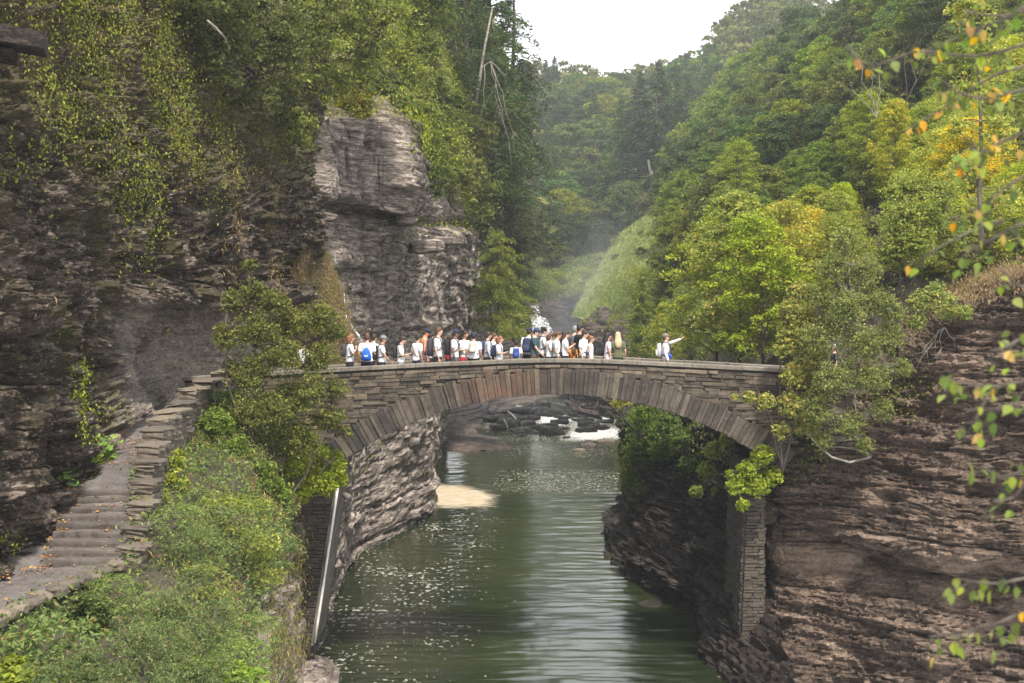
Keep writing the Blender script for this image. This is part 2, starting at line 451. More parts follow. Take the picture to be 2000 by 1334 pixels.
# ------------------------------------------------------------------ surfaces spun over a net of control points
def cr(ctrl, n):
    """Catmull-Rom along axis 0"""
    K = len(ctrl)
    t = np.linspace(0, K - 1, n); i = np.minimum(np.floor(t).astype(int), K - 2); f = (t - i)
    g = lambda k: ctrl[np.clip(k, 0, K - 1)]
    sh = (n,) + (1,) * (ctrl.ndim - 1)
    f = f.reshape(sh)
    p0, p1, p2, p3 = g(i - 1), g(i), g(i + 1), g(i + 2)
    return 0.5 * (2 * p1 + (p2 - p0) * f + (2 * p0 - 5 * p1 + 4 * p2 - p3) * f * f + (3 * p1 - p0 - 3 * p2 + p3) * f ** 3)
def resample(col, m):
    col = np.asarray(col, float)
    d = np.linalg.norm(np.diff(col, axis=0), axis=1)
    s = np.concatenate([[0], np.cumsum(d)])
    q = np.linspace(0, s[-1], m)
    return np.stack([np.interp(q, s, col[:, k]) for k in range(3)], 1)
class Net:
    """a smooth sheet through columns of points; sample(u, v) gives points and normals anywhere on it"""
    def __init__(s, cols, m=None, nu=300, nv=300, flip_to=(0, 0, CAMZ), disp=None):
        if m: cols = [resample(c, m) for c in cols]
        c = np.array(cols, float)
        g = cr(c, nu); g = np.transpose(cr(np.transpose(g, (1, 0, 2)), nv), (1, 0, 2))
        s.base = g
        du, dv = np.gradient(g, axis=0), np.gradient(g, axis=1)
        n = np.cross(du, dv); n /= np.linalg.norm(n, axis=2)[..., None] + 1e-9
        if np.mean(np.sum(n * (np.array(flip_to) - g), axis=2)) < 0: n = -n
        s.n = n
        if disp is not None:
            d = disp(g, n)
            s.g = g + (n * d[..., None] if d.ndim == 2 else d)
        else: s.g = g
        s.nu, s.nv = nu, nv
        du, dv = np.gradient(s.g, axis=0), np.gradient(s.g, axis=1)
        a = np.linalg.norm(np.cross(du, dv), axis=2)
        s.area = a
    def build(s, name, mat, smooth=False, kind='structure', attrs=None, far=350):
        nu, nv = s.nu, s.nv
        idx = np.arange(nu * nv).reshape(nu, nv)
        f = np.stack([idx[:-1, :-1], idx[1:, :-1], idx[1:, 1:], idx[:-1, 1:]], -1).reshape(-1, 4)
        p = s.g
        fn = np.cross(p[1:, :-1] - p[:-1, :-1], p[:-1, 1:] - p[:-1, :-1])
        if np.mean(np.sum(fn * s.n[:-1, :-1], axis=2)) < 0: f = f[:, ::-1]
        V = s.g.reshape(-1, 3)
        qx, qy = proj(V[f[:, 0]])                              # leave out ground nobody could see, even from a step aside
        f = f[(qx > -far) & (qx < 2000 + far) & (qy > -far) & (qy < 1334 + far)]
        used = np.unique(f); re_ = np.zeros(len(V), np.int64); re_[used] = np.arange(len(used))
        me = mesh_np(name, V[used], re_[f], [mat], smooth, vert_attr={k: np.asarray(a).ravel()[used] for k, a in (attrs or {}).items()})
        o = link(name, me)
        if kind: o['kind'] = kind
        return o
    def scatter(s, rng, n, mask=None, off=0.0):
        """n points spread evenly over the area, kept where mask(points, normals) > random"""
        w = s.area.ravel() / s.area.sum()
        k = rng.choice(len(w), n, p=w)
        p = s.g.reshape(-1, 3)[k]; nn = s.n.reshape(-1, 3)[k]
        p = p + rng.normal(0, 1, p.shape) * 0.03
        qx, qy = proj(p); k_ = (qx > -150) & (qx < 2150) & (qy > -250) & (qy < 1500)
        p, nn = p[k_], nn[k_]
        if mask is not None:
            keep = mask(p, nn) > rng.random(len(p))
            p, nn = p[keep], nn[keep]
        return p + nn * off, nn
    def at(s, u, v):
        i = int(round(u * (s.nu - 1))); j = int(round(v * (s.nv - 1)))
        return s.g[i, j].copy()
    def ground_under(s, px, Y):
        """the point of the sheet nearest to image column px and depth Y"""
        g = s.g
        x = (px - 1000) / F * Y
        d = (g[..., 0] - x) ** 2 + (g[..., 1] - Y) ** 2
        i = np.unravel_index(np.argmin(d), d.shape)
        return g[i].copy()

def strata(g, n, amp=1.0, th=(0.9, 0.34, 0.12), am=(0.42, 0.2, 0.07), fr=(0.16, 0.42, 1.2), seed=0, rough=0.1, tilt=0.0, joint=0.12):
    x, y, z = g[..., 0], g[..., 1], g[..., 2]
    h = x * 0.8 + y * 0.6
    w = z + tilt * h + 0.35 * fbm(x * 0.12, y * 0.12, z * 0.12, seed + 1, 3)
    out = 0
    for k, (t, a, f) in enumerate(zip(th, am, fr)):
        zi = w / t + 0.35 * noise(x * f * 0.5, y * f * 0.5, z * 0.1, seed + 11 + k)
        i = np.floor(zi); q = zi - i
        c = noise(x * f + i * 13.7, y * f + i * 7.3, i * 3.1, seed + 21 + k) * 1.4
        c = 0.45 * c + 0.55 * np.round(c * 2.2) / 2.2
        out = out + a * c - a * 0.55 * (1 - sstep(0.0, 0.16, q))
    # vertical joints
    jx = h * 0.55 + 0.4 * noise(x * 0.5, y * 0.5, np.floor(w / 1.1), seed + 40)
    jf = np.abs(jx - np.round(jx))
    out = out - joint * (1 - sstep(0.0, 0.05, jf)) * (noise(x * 0.3, y * 0.3, w * 0.8, seed + 41) > -0.1)
    out = out + rough * fbm(x * 1.3, y * 1.3, z * 2.2, seed + 50, 4) + rough * 0.45 * fbm(x * 6, y * 6, z * 11, seed + 60, 3)
    return out * amp

# ------------------------------------------------------------------ leaves
def unit(a): return a / (np.linalg.norm(a, axis=-1, keepdims=True) + 1e-9)
def leaves(rng, c, size, axis=None, normal=None, up=0.5, aspect=0.55, fold=0.25, v=None, jit=0.6):
    """one folded four-cornered leaf per centre; returns verts, quads and a value per leaf"""
    n = len(c)
    size = np.broadcast_to(np.asarray(size, float), (n,)) * (0.5 + 1.1 * rng.random(n) ** 1.4)
    nr = rng.normal(0, 1, (n, 3)); nr = unit(nr) * (1 - up) + np.array([0, 0, 1.0]) * up if normal is None else unit(normal + rng.normal(0, jit, (n, 3)))
    nr = unit(nr)
    ax = rng.normal(0, 1, (n, 3)) if axis is None else axis + rng.normal(0, 0.35, (n, 3))
    ax = unit(ax - nr * np.sum(ax * nr, 1)[:, None])
    sd = np.cross(nr, ax)
    L = size[:, None]
    a = c - ax * L * 0.5
    b = c + ax * L * 0.5 - nr * L * 0.12
    l = c - ax * L * 0.06 + sd * L * aspect * 0.5 + nr * L * fold * 0.5
    r = c - ax * L * 0.06 - sd * L * aspect * 0.5 + nr * L * fold * 0.5
    vs = np.stack([a, r, b, l], 1).reshape(-1, 3)
    fs = np.arange(n * 4).reshape(n, 4)
    if v is None: v = rng.random(n)
    return vs, fs, v
class LV:
    def __init__(s): s.v = []; s.f = []; s.a = []; s.n = 0
    def add(s, t):
        v, f, a = t
        s.v.append(v); s.f.append(f + s.n); s.a.append(a); s.n += len(v)
    def mesh(s, name, mat):
        return mesh_np(name, np.concatenate(s.v), np.concatenate(s.f), [mat], False, face_attr={'v': np.concatenate(s.a)})

def clump_pts(rng, centers, rad, per, flat=0.6, shell=0.55):
    """points in the upper shell of flattened balls, with outward normals"""
    N = len(centers)
    d = unit(rng.normal(0, 1, (N * per, 3)))
    d[:, 2] = np.where(d[:, 2] < -0.35, -d[:, 2] * 0.6, d[:, 2])
    r = rng.uniform(shell, 1.0, N * per) ** 0.6
    R = np.repeat(rad, per)
    off = d * (r * R)[:, None]; off[:, 2] *= flat
    return np.repeat(centers, per, axis=0) + off, d

def limb_poly(rng, a, b, k=4, sag=0.1):
    t = np.linspace(0, 1, k)[:, None]
    p = a + (b - a) * t
    p[:, 2] += np.sin(t[:, 0] * math.pi) * sag * np.linalg.norm(b - a)
    p[1:-1] += rng.normal(0, 0.03 * np.linalg.norm(b - a), (k - 2, 3))
    return p

def broad_proto(seed, H, R, base, clumps, per, lsize, flat=0.6, mat='lf_mid', egg=0.45, bark='bark', upb=0.35, crad=0.24, lean=0.03, trunk_r=None, both=False, aspect=0.6):
    """a broadleaf tree standing on the origin; returns (trunk mesh, crown mesh) or one joined mesh"""
    rng = np.random.default_rng(seed)
    tr = trunk_r or H * 0.016
    mb = MB()
    tt = np.linspace(0, 1, 7)
    tx = lean * H * np.sin(tt * 2.2 + seed) * tt; ty = lean * H * np.cos(tt * 1.7 + seed) * tt
    tp = np.stack([tx, ty, tt * H * 0.93], 1)
    mb.tube(tp, tr * (1 - tt * 0.88), 7)
    t = rng.random(clumps) ** 0.85
    prof = np.where(t < egg, 0.55 + 0.45 * np.sin(t / egg * math.pi / 2), np.cos((t - egg) / (1 - egg) * math.pi / 2 * 0.93) ** 0.7)
    ph = rng.uniform(0, 2 * math.pi, clumps)
    lump = 1 + 0.22 * np.sin(ph * 3 + seed) + 0.15 * np.sin(ph * 5 + t * 9)
    rr = R * prof * lump * rng.uniform(0.55, 1.0, clumps)
    zc = base * H + t * (1 - base) * H * 0.97
    cx = np.interp(zc, tp[:, 2], tp[:, 0]); cy = np.interp(zc, tp[:, 2], tp[:, 1])
    C = np.stack([cx + rr * np.cos(ph), cy + rr * np.sin(ph), zc], 1)
    rad = R * crad * rng.uniform(0.6, 1.35, clumps)
    for i in range(clumps):
        if i % (2 if clumps > 70 else 1): continue
        z0 = max(base * H * 0.7, C[i, 2] - rr[i] * 0.7)
        a = np.array([np.interp(z0, tp[:, 2], tp[:, 0]), np.interp(z0, tp[:, 2], tp[:, 1]), z0])
        mb.tube(limb_poly(rng, a, C[i]), np.linspace(tr * 0.35 * (1 - z0 / H * 0.6), tr * 0.08, 4), 4, cap=False)
    pts, nr = clump_pts(rng, C, rad, per, flat)
    lv = LV()
    tone = np.repeat(rng.uniform(-0.18, 0.18, clumps), per)
    lv.add(leaves(rng, pts, lsize, normal=nr * 0.6 + np.array([0, 0, upb]), aspect=aspect, v=np.clip(rng.normal(0.5, 0.25, len(pts)) + tone, 0, 1), jit=0.55))
    return mb, lv, M[mat], M[bark]

def conifer_proto(seed, H, R, base, whorls, per_branch, lsize, mat='lf_hem', droop=0.35, bark='bark', upb=0.5, sparse=0.0, power=0.75, gap=0.0, both=False):
    rng = np.random.default_rng(seed)
    mb, lv = MB(), LV()
    tp = np.array([[0, 0, 0], [0.01 * H, 0, H * 0.4], [0.0, 0.01 * H, H * 0.75], [0, 0, H]])
    tr = H * 0.014
    mb.tube(tp, [tr, tr * 0.75, tr * 0.4, tr * 0.06], 7)
    for w in range(whorls):
        t = (w + rng.uniform(0, 0.8)) / whorls
        z = base * H + t * (1 - base) * H
        L0 = R * (1 - t) ** power * (0.75 if t < 0.06 else 1) + 0.03 * R
        for b in range(rng.integers(4, 7)):
            if rng.random() < sparse: continue
            L = L0 * rng.uniform(0.6, 1.15)
            ph = rng.uniform(0, 2 * math.pi)
            s = np.linspace(0, 1, 5)
            d = np.array([math.cos(ph), math.sin(ph), 0])
            bp = np.array([0, 0, z]) + d * (s * L)[:, None]
            bp[:, 2] += L * (0.12 * s - droop * s ** 1.8)
            mb.tube(bp, np.linspace(tr * 0.22 * (1 - t * 0.7), tr * 0.04, 5), 3, cap=False)
            m = max(6, int(per_branch * L / R))
            q = rng.uniform(0.12, 1.0, m) ** 0.8
            c = np.stack([np.interp(q, s, bp[:, k]) for k in range(3)], 1)
            side = np.array([-d[1], d[0], 0])
            wd = 0.30 * L * (1 - q * 0.65)
            o = rng.uniform(-1, 1, m)
            c = c + side * (o * wd)[:, None]
            c[:, 2] += rng.normal(0, 0.02 * L + lsize * 0.4, m) - np.abs(o) * wd * 0.3
            axd = d * 0.8 + side * np.sign(o)[:, None] * 0.7 + np.array([0, 0, -0.45 * droop])
            tone = rng.uniform(-0.15, 0.15)
            lv.add(leaves(rng, c, lsize, axis=axd, normal=np.tile(np.array([0, 0, 1.0]), (m, 1)), aspect=0.4, jit=0.45, v=np.clip(rng.normal(0.45 + 0.25 * 1, 0.25, m) + tone - 0.2, 0, 1)))
    return mb, lv, M[mat], M[bark]

def joined(name, proto):
    mb, lv, ml, mt = proto
    v1 = np.concatenate(mb.v); v2 = np.concatenate(lv.v)
    f2 = (np.concatenate(lv.f) + len(v1)).tolist()
    a = np.concatenate([np.zeros(len(mb.f)), np.concatenate(lv.a)])
    return mesh_np(name, np.concatenate([v1, v2]), list(mb.f) + f2, [mt, ml], False, mat_idx=[0] * len(mb.f) + [1] * len(f2), face_attr={'v': a})
def two(name, proto):
    mb, lv, ml, mt = proto
    return mb.mesh(name + '_trunk', mt, True), lv.mesh(name + '_crown', ml)
def place_tree(name, meshes, p, rz, s, label, group=None, cat='tree', sxy=1.0):
    o = thing(name, (float(p[0]), float(p[1]), float(p[2])), label, cat, group, rz)
    o.scale = (s * sxy, s * sxy, s)
    part('trunk', meshes[0], o); part('crown', meshes[1], o)
    return o

def custom_tree(name, label, cat, base, stems, blobs, n_leaf, lsize, mat, bark='bark', seed=0, sub=9, flat=0.55, stem_r=0.05, group=None, part_names=('trunk', 'crown'), up=0.35, aspect=0.6, normal_up=0.4, twigr=0.25, spread=0.34):
    """a plant whose stems and leaf masses are given point by point (blobs: (point, radius))"""
    rng = np.random.default_rng(seed)
    mb, lv = MB(), LV()
    base = np.asarray(base, float)
    skel = []
    for st in stems:
        st = np.array([np.asarray(q, float) for q in st])
        st = cr(st, 10); st[1:-1] += rng.normal(0, stem_r * 0.6, (8, 3))
        rr = np.linspace(1, 0.18, 10) * stem_r
        mb.tube(st, rr, 6)
        skel.append(st)
    sk = np.concatenate(skel)
    tot = sum(r ** 2 for _, r in blobs)
    loose = 0.45
    for c, r in blobs:
        c = np.asarray(c, float)
        d = unit(rng.normal(0, 1, (sub, 3))); q = c + d * (r * rng.uniform(0.25, 0.95, sub))[:, None] * np.array([1, 1, 0.85])
        rad = r * spread * rng.uniform(0.6, 1.4, sub)
        per = max(4, int(n_leaf * (1 - loose) * r * r / tot / sub))
        m_ = int(n_leaf * loose * r * r / tot)
        lp = c + unit(rng.normal(0, 1, (m_, 3))) * (r * rng.uniform(0.1, 1.15, m_) ** 0.75)[:, None]
        kn = fbm(lp[:, 0] / r * 2.2, lp[:, 1] / r * 2.2, lp[:, 2] / r * 2.8, seed, 2)
        lp = lp[kn > -0.12]
        lv.add(leaves(rng, lp, lsize * 0.9, up=0.35, aspect=aspect, v=np.clip(rng.normal(0.5, 0.3, len(lp)), 0, 1)))
        pts, nr = clump_pts(rng, q, rad, per, flat, 0.2)
        tone = np.repeat(rng.uniform(-0.2, 0.2, sub), per)
        lv.add(leaves(rng, pts, lsize, normal=nr * 0.5 + np.array([0, 0, normal_up]), aspect=aspect, jit=0.6, v=np.clip(rng.normal(0.5, 0.27, len(pts)) + tone, 0, 1)))
        for i in range(sub):
            dd = np.linalg.norm(sk - q[i], axis=1) + np.maximum(0, sk[:, 2] - q[i, 2]) * 1.5
            a = sk[np.argmin(dd)]
            mb.tube(limb_poly(rng, a, q[i], 4, 0.05), np.linspace(stem_r * twigr, stem_r * 0.06, 4), 3, cap=False)
    o = thing(name, tuple(base), label, cat, group)
    part_w(part_names[0], mb.mesh(name + '_trunk', M[bark], True), o)
    part_w(part_names[1], lv.mesh(name + '_crown', M[mat]), o)
    return o

# ------------------------------------------------------------------ THE GORGE
# left cliff, from the frame's edge along the path to the corner behind the bridge
cA = [
 [P(-500, 1450, 21.5), P(-500, 1000, 21.5), P(-500, 500, 21.5), P(-500, 100, 23.5), P(-500, -260, 25.5)],
 [P(-220, 1230, 24.5), P(-220, 900, 24.6), P(-220, 500, 24.8), P(-200, 100, 27), P(-200, -260, 29.5)],
 [P(0, 1125, 27.8), P(0, 900, 28.2), P(0, 500, 28.4), P(10, 100, 31), P(0, -260, 34)],
 [P(95, 1010, 30.2), P(90, 800, 30.9), P(88, 500, 31.2), P(100, 120, 34), P(100, -260, 37.5)],
 [P(205, 865, 36), P(190, 700, 37.6), P(205, 560, 36.2), P(230, 200, 39), P(240, -260, 44)],
 [P(330, 790, 43), P(320, 680, 45.0), P(330, 560, 42.2), P(345, 250, 45), P(350, -260, 51)],
 [P(440, 765, 49), P(440, 660, 50.2), P(450, 560, 47.2), P(460, 300, 50), P(460, -260, 60)],
 [P(560, 742, 56), P(560, 620, 55), P(560, 450, 54.5), P(572, 285, 57.5), P(570, -200, 76)],
 [P(615, 735, 62), P(610, 600, 61), P(612, 440, 61), P(618, 300, 64), P(630, -100, 84)],
 [P(600, 720, 75), P(600, 600, 74), P(600, 440, 73), P(600, 300, 74), P(620, -100, 94)],
]
def dA(g, n):
    px, py = proj(g)
    d = strata(g, n, 0.9, seed=3, rough=0.3, tilt=0.02, th=(1.1, 0.4, 0.13), am=(0.3, 0.26, 0.13), fr=(0.55, 1.3, 3.2))
    smooth = sstep(180, 260, px) * sstep(560, 600, py)           # the scoured hollow above the path is smoother
    d = d * (1 - 0.55 * smooth) + smooth * 0.14 * fbm(g[..., 0] * 3, g[..., 1] * 3, g[..., 2] * 2, 5, 4)
    d = d + 0.7 * fbm(g[..., 0] * 0.14, g[..., 1] * 0.14, g[..., 2] * 0.1, 77, 3)
    r_ = 1 - np.abs(fbm(g[..., 0] * 2.2, g[..., 1] * 2.2, g[..., 2] * 3.0, 91, 4)) * 3
    d = d + 0.16 * np.clip(r_, -1, 1) * (1 - 0.6 * smooth)
    # lip over the hollow
    d = d + 0.4 * np.exp(-((py - 575) / 22) ** 2) * sstep(150, 230, px)
    return d
netA = Net(cA, 9, 430, 470, disp=dA)
_px, _py = proj(netA.g)
toneA = (0.75 * sstep(170, 270, _px) * sstep(560, 640, _py) * (0.6 + 0.6 * fbm(netA.g[..., 0] * 0.5, netA.g[..., 1] * 0.5, netA.g[..., 2] * 0.6, 301, 4))).clip(0, 1)
vegA = (sstep(420, 120, _py - 0.15 * _px) * 0.9 * sstep(640, 560, _px) + 0.35 * sstep(0.0, 0.4, fbm(netA.g[..., 0] * 0.4, netA.g[..., 1] * 0.4, netA.g[..., 2] * 0.2, 302, 4))).clip(0, 1)
netA.build('cliff_left', M['rock_left'], attrs={'tone': toneA.ravel(), 'veg': vegA.ravel()})
# slab jutting out at the upper left corner
rngS = np.random.default_rng(5)

cB = [
 [W(520, 1330), P(530, 1000, 52), P(530, 850, 57), P(530, 720, 62), P(530, 600, 68), P(530, 430, 72), P(530, 250, 76), P(530, 0, 92)],
 [W(600, 1330), P(612, 1000, 50), P(612, 850, 53), P(600, 720, 56), P(600, 600, 60), P(600, 430, 62), P(600, 250, 66), P(610, 0, 82)],
 [W(640, 1180), P(665, 1000, 57), P(668, 860, 58), P(652, 715, 60), P(642, 600, 63), P(628, 430, 66), P(626, 262, 68), P(640, 150, 74), P(640, -100, 90)],
 [W(700, 1088), P(714, 950, 69), P(716, 850, 69.5), P(700, 710, 70), P(690, 600, 70.5), P(692, 470, 70), P(700, 250, 69.5), P(700, 215, 73), P(715, -100, 96)],
 [W(775, 1036), P(785, 950, 76), P(790, 850, 76.5), P(772, 700, 77), P(760, 600, 78), P(752, 450, 75.5), P(792, 350, 73), P(786, 262, 74), P(770, 215, 79), P(770, -100, 102)],
 [W(832, 1000), P(838, 930, 83), P(842, 850, 84), P(822, 700, 85), P(815, 600, 86), P(808, 450, 86), P(808, 395, 88), P(800, 330, 92), P(820, 200, 98), P(840, -50, 118)],
 [W(842, 945), P(848, 900, 97), P(855, 830, 98), P(880, 700, 100), P(888, 600, 101), P(892, 455, 101.5), P(900, 410, 107), P(905, 340, 114), P(915, 200, 125), P(930, -50, 145)],
 [W(862, 888), P(866, 860, 118), P(866, 820, 119), P(915, 700, 121), P(918, 600, 122), P(921, 465, 123), P(925, 420, 130), P(935, 370, 138), P(950, 250, 150), P(965, 50, 168)],
 [W(850, 860), P(855, 840, 132), P(860, 800, 134), P(915, 690, 140), P(915, 600, 142), P(920, 500, 144), P(925, 430, 150), P(938, 380, 158), P(960, 300, 172), P(985, 150, 190)],
 [W(700, 830), P(730, 820, 146), P(740, 780, 148), P(800, 690, 152), P(800, 600, 154), P(800, 500, 158), P(800, 430, 165), P(820, 380, 172), P(840, 300, 185), P(860, 150, 205)],
]
def dB(g, n):
    px, py = proj(g)
    x, y, z = g[..., 0], g[..., 1], g[..., 2]
    d = strata(g, n, 1.0, th=(1.5, 0.5, 0.2), am=(0.22, 0.12, 0.06), fr=(0.12, 0.3, 0.9), seed=9, rough=0.05, joint=0.35)
    # the upper block stands proud of a dark undercut band, steps below it
    blk = sstep(408, 396, py + (px - 700) * -0.06) * sstep(235, 250, py)
    d = d + 0.9 * blk * sstep(812, 800, px) - 0.7 * np.exp(-((py - 412 - (px - 640) * 0.1) / 9) ** 2)
    d = d + 0.5 * sstep(700, 730, px) * np.exp(-((py - 560 + (px - 760) * 0.5) / 70) ** 2) * fbm(x * 0.5, y * 0.5, z * 0.5, 15, 4)
    crack = np.exp(-((px - 694 - 10 * np.sin(py * 0.03)) / 6) ** 2) * sstep(230, 260, py) * sstep(420, 395, py)
    d = d - 0.6 * crack
    rgh = sstep(640, 700, px) * np.exp(-((py - 540) / 60) ** 2) + 0.8 * sstep(855, 880, px)
    d = d + rgh * 0.16 * fbm(x * 0.9, y * 0.9, z * 1.6, 19, 4)
    return d + 0.5 * fbm(x * 0.15, y * 0.15, z * 0.12, 78, 3)
netB = Net(cB, 12, 370, 390, disp=dB)
_px, _py = proj(netB.g)
_top = np.interp(_px, [600, 640, 760, 800, 840, 905, 940, 1000], [195, 226, 216, 240, 340, 410, 405, 340])
vegB = sstep(12, -10, _py - _top + 14 * noise(netB.g[..., 0] * .5, netB.g[..., 1] * .5, netB.g[..., 2] * .5, 320))
netB.build('cliff_far_left', M['rock_pale'], attrs={'veg': vegB.ravel()})

# ground carrying the path, falling away to the river on the right (columns across, rows along)
def st(Y, z, xl, xr, xd, zd, xm, zm, xb, zb):
    return [np.array(q, float) for q in ((xl - 2.5, Y, z + 0.5), (xl, Y, z), ((xl + xr) / 2, Y, z), (xr, Y, z - 0.02), (xd, Y, zd), (xm, Y, zm), (xb, Y, zb), (xb + 0.12, Y, zb - 2.2), (xb + 0.3, Y, -0.6))]
cG = [
 st(12, 6.1, -13.5, -9.6, -9.1, 5.3, -6.6, 3.4, -4.5, 1.4),
 st(20, 6.3, -12.0, -8.9, -8.4, 5.6, -6.4, 4.1, -4.4, 2.3),
 st(25, 6.45, -10.6, -8.3, -7.8, 6.0, -6.3, 5.0, -4.75, 3.1),
 st(28, 6.52, -9.45, -7.75, -7.2, 6.1, -6.2, 5.4, -5.25, 3.7),
 st(31.3, 7.62, -9.95, -8.38, -7.7, 7.2, -6.5, 6.1, -5.7, 4.4),
 st(34.5, 7.95, -10.2, -8.95, -8.3, 7.6, -7.0, 6.9, -6.0, 4.9),
 st(39, 8.35, -10.7, -9.5, -8.9, 8.0, -7.4, 7.4, -6.45, 5.3),
 st(43, 8.8, -10.9, -9.4, -8.6, 8.5, -7.5, 7.9, -6.75, 5.6),
 st(44.8, 9.0, -11.0, -9.0, -8.2, 8.9, -7.6, 8.2, -6.95, 5.7),
 st(52, 9.05, -11.0, -8.6, -7.8, 8.6, -7.7, 7.6, -7.3, 5.2),
]
def dG(g, n):
    x, y, z = g[..., 0], g[..., 1], g[..., 2]
    steep = 1 - np.abs(n[..., 2])
    d = 0.035 * fbm(x * 1.4, y * 1.4, z * 1.4, 31, 4)
    return d + steep * (strata(g, n, 0.5, seed=12, th=(0.7, 0.25, 0.1)) + 0.3 * fbm(x * 0.5, y * 0.5, z * 0.5, 33, 4))
netG = Net(cG, None, 360, 270, flip_to=(0, 30, 60), disp=dG)
# gentle ground gets soil, the drop gets rock: two sheets from one net
def split_net(net, name_a, mat_a, v0, v1, name_b=None):
    sub = Net.__new__(Net)
    a, b = int(v0 * (net.nv - 1)), int(v1 * (net.nv - 1)) + 1
    sub.g, sub.n, sub.area, sub.base = net.g[:, a:b], net.n[:, a:b], net.area[:, a:b], net.base[:, a:b]
    sub.nu, sub.nv = net.nu, b - a
    return sub
netPath = split_net(netG, '', None, 0.0, 3.05 / 8); netPath.build('path', M['path'])
netSlope = split_net(netG, '', None, 3.05 / 8, 6.1 / 8); netSlope.build('ground_left', M['ground'])
netDrop = split_net(netG, '', None, 6.1 / 8, 1.0); netDrop.build('bank_left', M['rock_pale'])

# right bank under the arch
def q(px, py, Y): return P(px, py, Y)
cR2 = [
 [q(1560, 1330, 40), q(1500, 1150, 47.5), q(1500, 1000, 48.2), q(1500, 900, 48.4), q(1510, 800, 49.2), q(1530, 755, 52)],
 [W(1385, 1345, -.3), q(1425, 1180, 47.4), q(1440, 1000, 48.4), q(1450, 900, 48.6), q(1462, 800, 49.4), q(1480, 760, 52)],
 [W(1345, 1232, -.3), q(1362, 1170, 51.5), q(1390, 1000, 53), q(1400, 900, 53.4), q(1412, 810, 54), q(1430, 785, 58)],
 [W(1290, 1182, -.3), q(1306, 1110, 56.5), q(1330, 1000, 59), q(1340, 900, 59.4), q(1345, 820, 60), q(1370, 785, 64)],
 [W(1212, 1138, -.3), q(1226, 1095, 61.5), q(1262, 1000, 65), q(1280, 900, 65.4), q(1288, 820, 66), q(1320, 785, 72)],
 [W(1178, 1082, -.3), q(1182, 1052, 69), q(1232, 1000, 72), q(1236, 900, 72.3), q(1240, 825, 73), q(1290, 782, 80)],
 [W(1174, 1030, -.3), q(1178, 1012, 77), q(1218, 985, 80), q(1220, 900, 80.4), q(1226, 820, 81), q(1270, 780, 90)],
 [W(1205, 985, -.3), q(1215, 975, 88), q(1235, 960, 90), q(1238, 900, 91), q(1245, 815, 92), q(1285, 778, 102)],
 [W(1260, 915, -.3), q(1270, 900, 108), q(1280, 880, 108), q(1285, 850, 109), q(1300, 790, 110), q(1330, 770, 118)],
]
def dR2(g, n):
    x, y, z = g[..., 0], g[..., 1], g[..., 2]
    return strata(g, n, 0.9, seed=23, th=(0.8, 0.3, 0.11), am=(0.34, 0.22, 0.1), fr=(0.35, 0.9, 2.4), rough=0.2, tilt=0.03) + 0.7 * fbm(x * 0.22, y * 0.22, z * 0.2, 24, 4) * sstep(0.3, 2, z)
netR2 = Net(cR2, 9, 270, 280, disp=dR2)
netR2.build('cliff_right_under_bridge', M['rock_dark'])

# right cliff in front of the bridge's end
def zc(x, Y, z): return np.array([x, Y, z], float)
cR = [
 [zc(7.2, 50.5, -.6), P(1445, 1200, 50.6), P(1445, 1020, 50.8), P(1445, 998, 50.6), P(1445, 900, 50.8), P(1455, 790, 51), P(1470, 770, 51.6), P(1480, 755, 54)],
 [zc(7.3, 47.2, -.6), P(1490, 1200, 47.6), P(1490, 1020, 47.8), P(1490, 998, 47.4), P(1495, 900, 47.8), P(1505, 760, 48), P(1530, 738, 48.6), P(1540, 730, 52)],
 [zc(6.6, 43.9, -.6), P(1500, 1200, 45.6), P(1502, 1018, 46.2), P(1502, 996, 45.4), P(1510, 900, 45.8), P(1540, 760, 46.6), P(1555, 738, 47.4), P(1565, 730, 51)],
 [zc(9.6, 43.0, -.6), P(1600, 1200, 44.7), P(1600, 1042, 45.6), P(1600, 1014, 44.4), P(1605, 900, 44.9), P(1620, 760, 46), P(1640, 735, 46.8), P(1655, 700, 50)],
 [zc(11.3, 42.2, -.6), P(1720, 1200, 43.4), P(1720, 1074, 44.6), P(1720, 1040, 43.1), P(1725, 900, 43.9), P(1740, 750, 45), P(1775, 660, 46), P(1790, 610, 49.5)],
 [zc(13.0, 41.0, -.6), P(1850, 1200, 42.1), P(1850, 1110, 43.2), P(1850, 1078, 41.4), P(1850, 900, 42.4), P(1855, 720, 43.5), P(1872, 590, 44.5), P(1895, 550, 47.5)],
 [zc(14.8, 39.2, -.6), P(2000, 1200, 40.7), P(2000, 1125, 41.7), P(2000, 1092, 39.9), P(2000, 900, 41), P(2000, 720, 42), P(2000, 552, 43), P(2000, 536, 46.5)],
 [zc(19, 35, -.6), P(2350, 1250, 36.5), P(2350, 1150, 37.5), P(2350, 1110, 36), P(2350, 900, 37), P(2350, 720, 38), P(2350, 520, 39), P(2350, 490, 43)],
]
def dR(g, n):
    px, py = proj(g)
    x, y, z = g[..., 0], g[..., 1], g[..., 2]
    sm = np.exp(-((py - (1105 + (px - 1600) * 0.12)) / 45) ** 2)      # the smooth pale band under the overhang
    d = strata(g, n, 1.0, seed=43, th=(0.7, 0.25, 0.085), am=(0.24, 0.17, 0.09), fr=(0.4, 1.1, 2.8), rough=0.16, tilt=-0.035) * (1 - 0.6 * sm)
    return d + 0.55 * fbm(x * 0.25, y * 0.25, z * 0.25, 44, 4)
netR = Net(cR, None, 380, 470, disp=dR)
_px, _py = proj(netR.g)
_k = fbm(netR.g[..., 0] * 0.6, netR.g[..., 1] * 0.6, netR.g[..., 2] * 0.8, 311, 4)
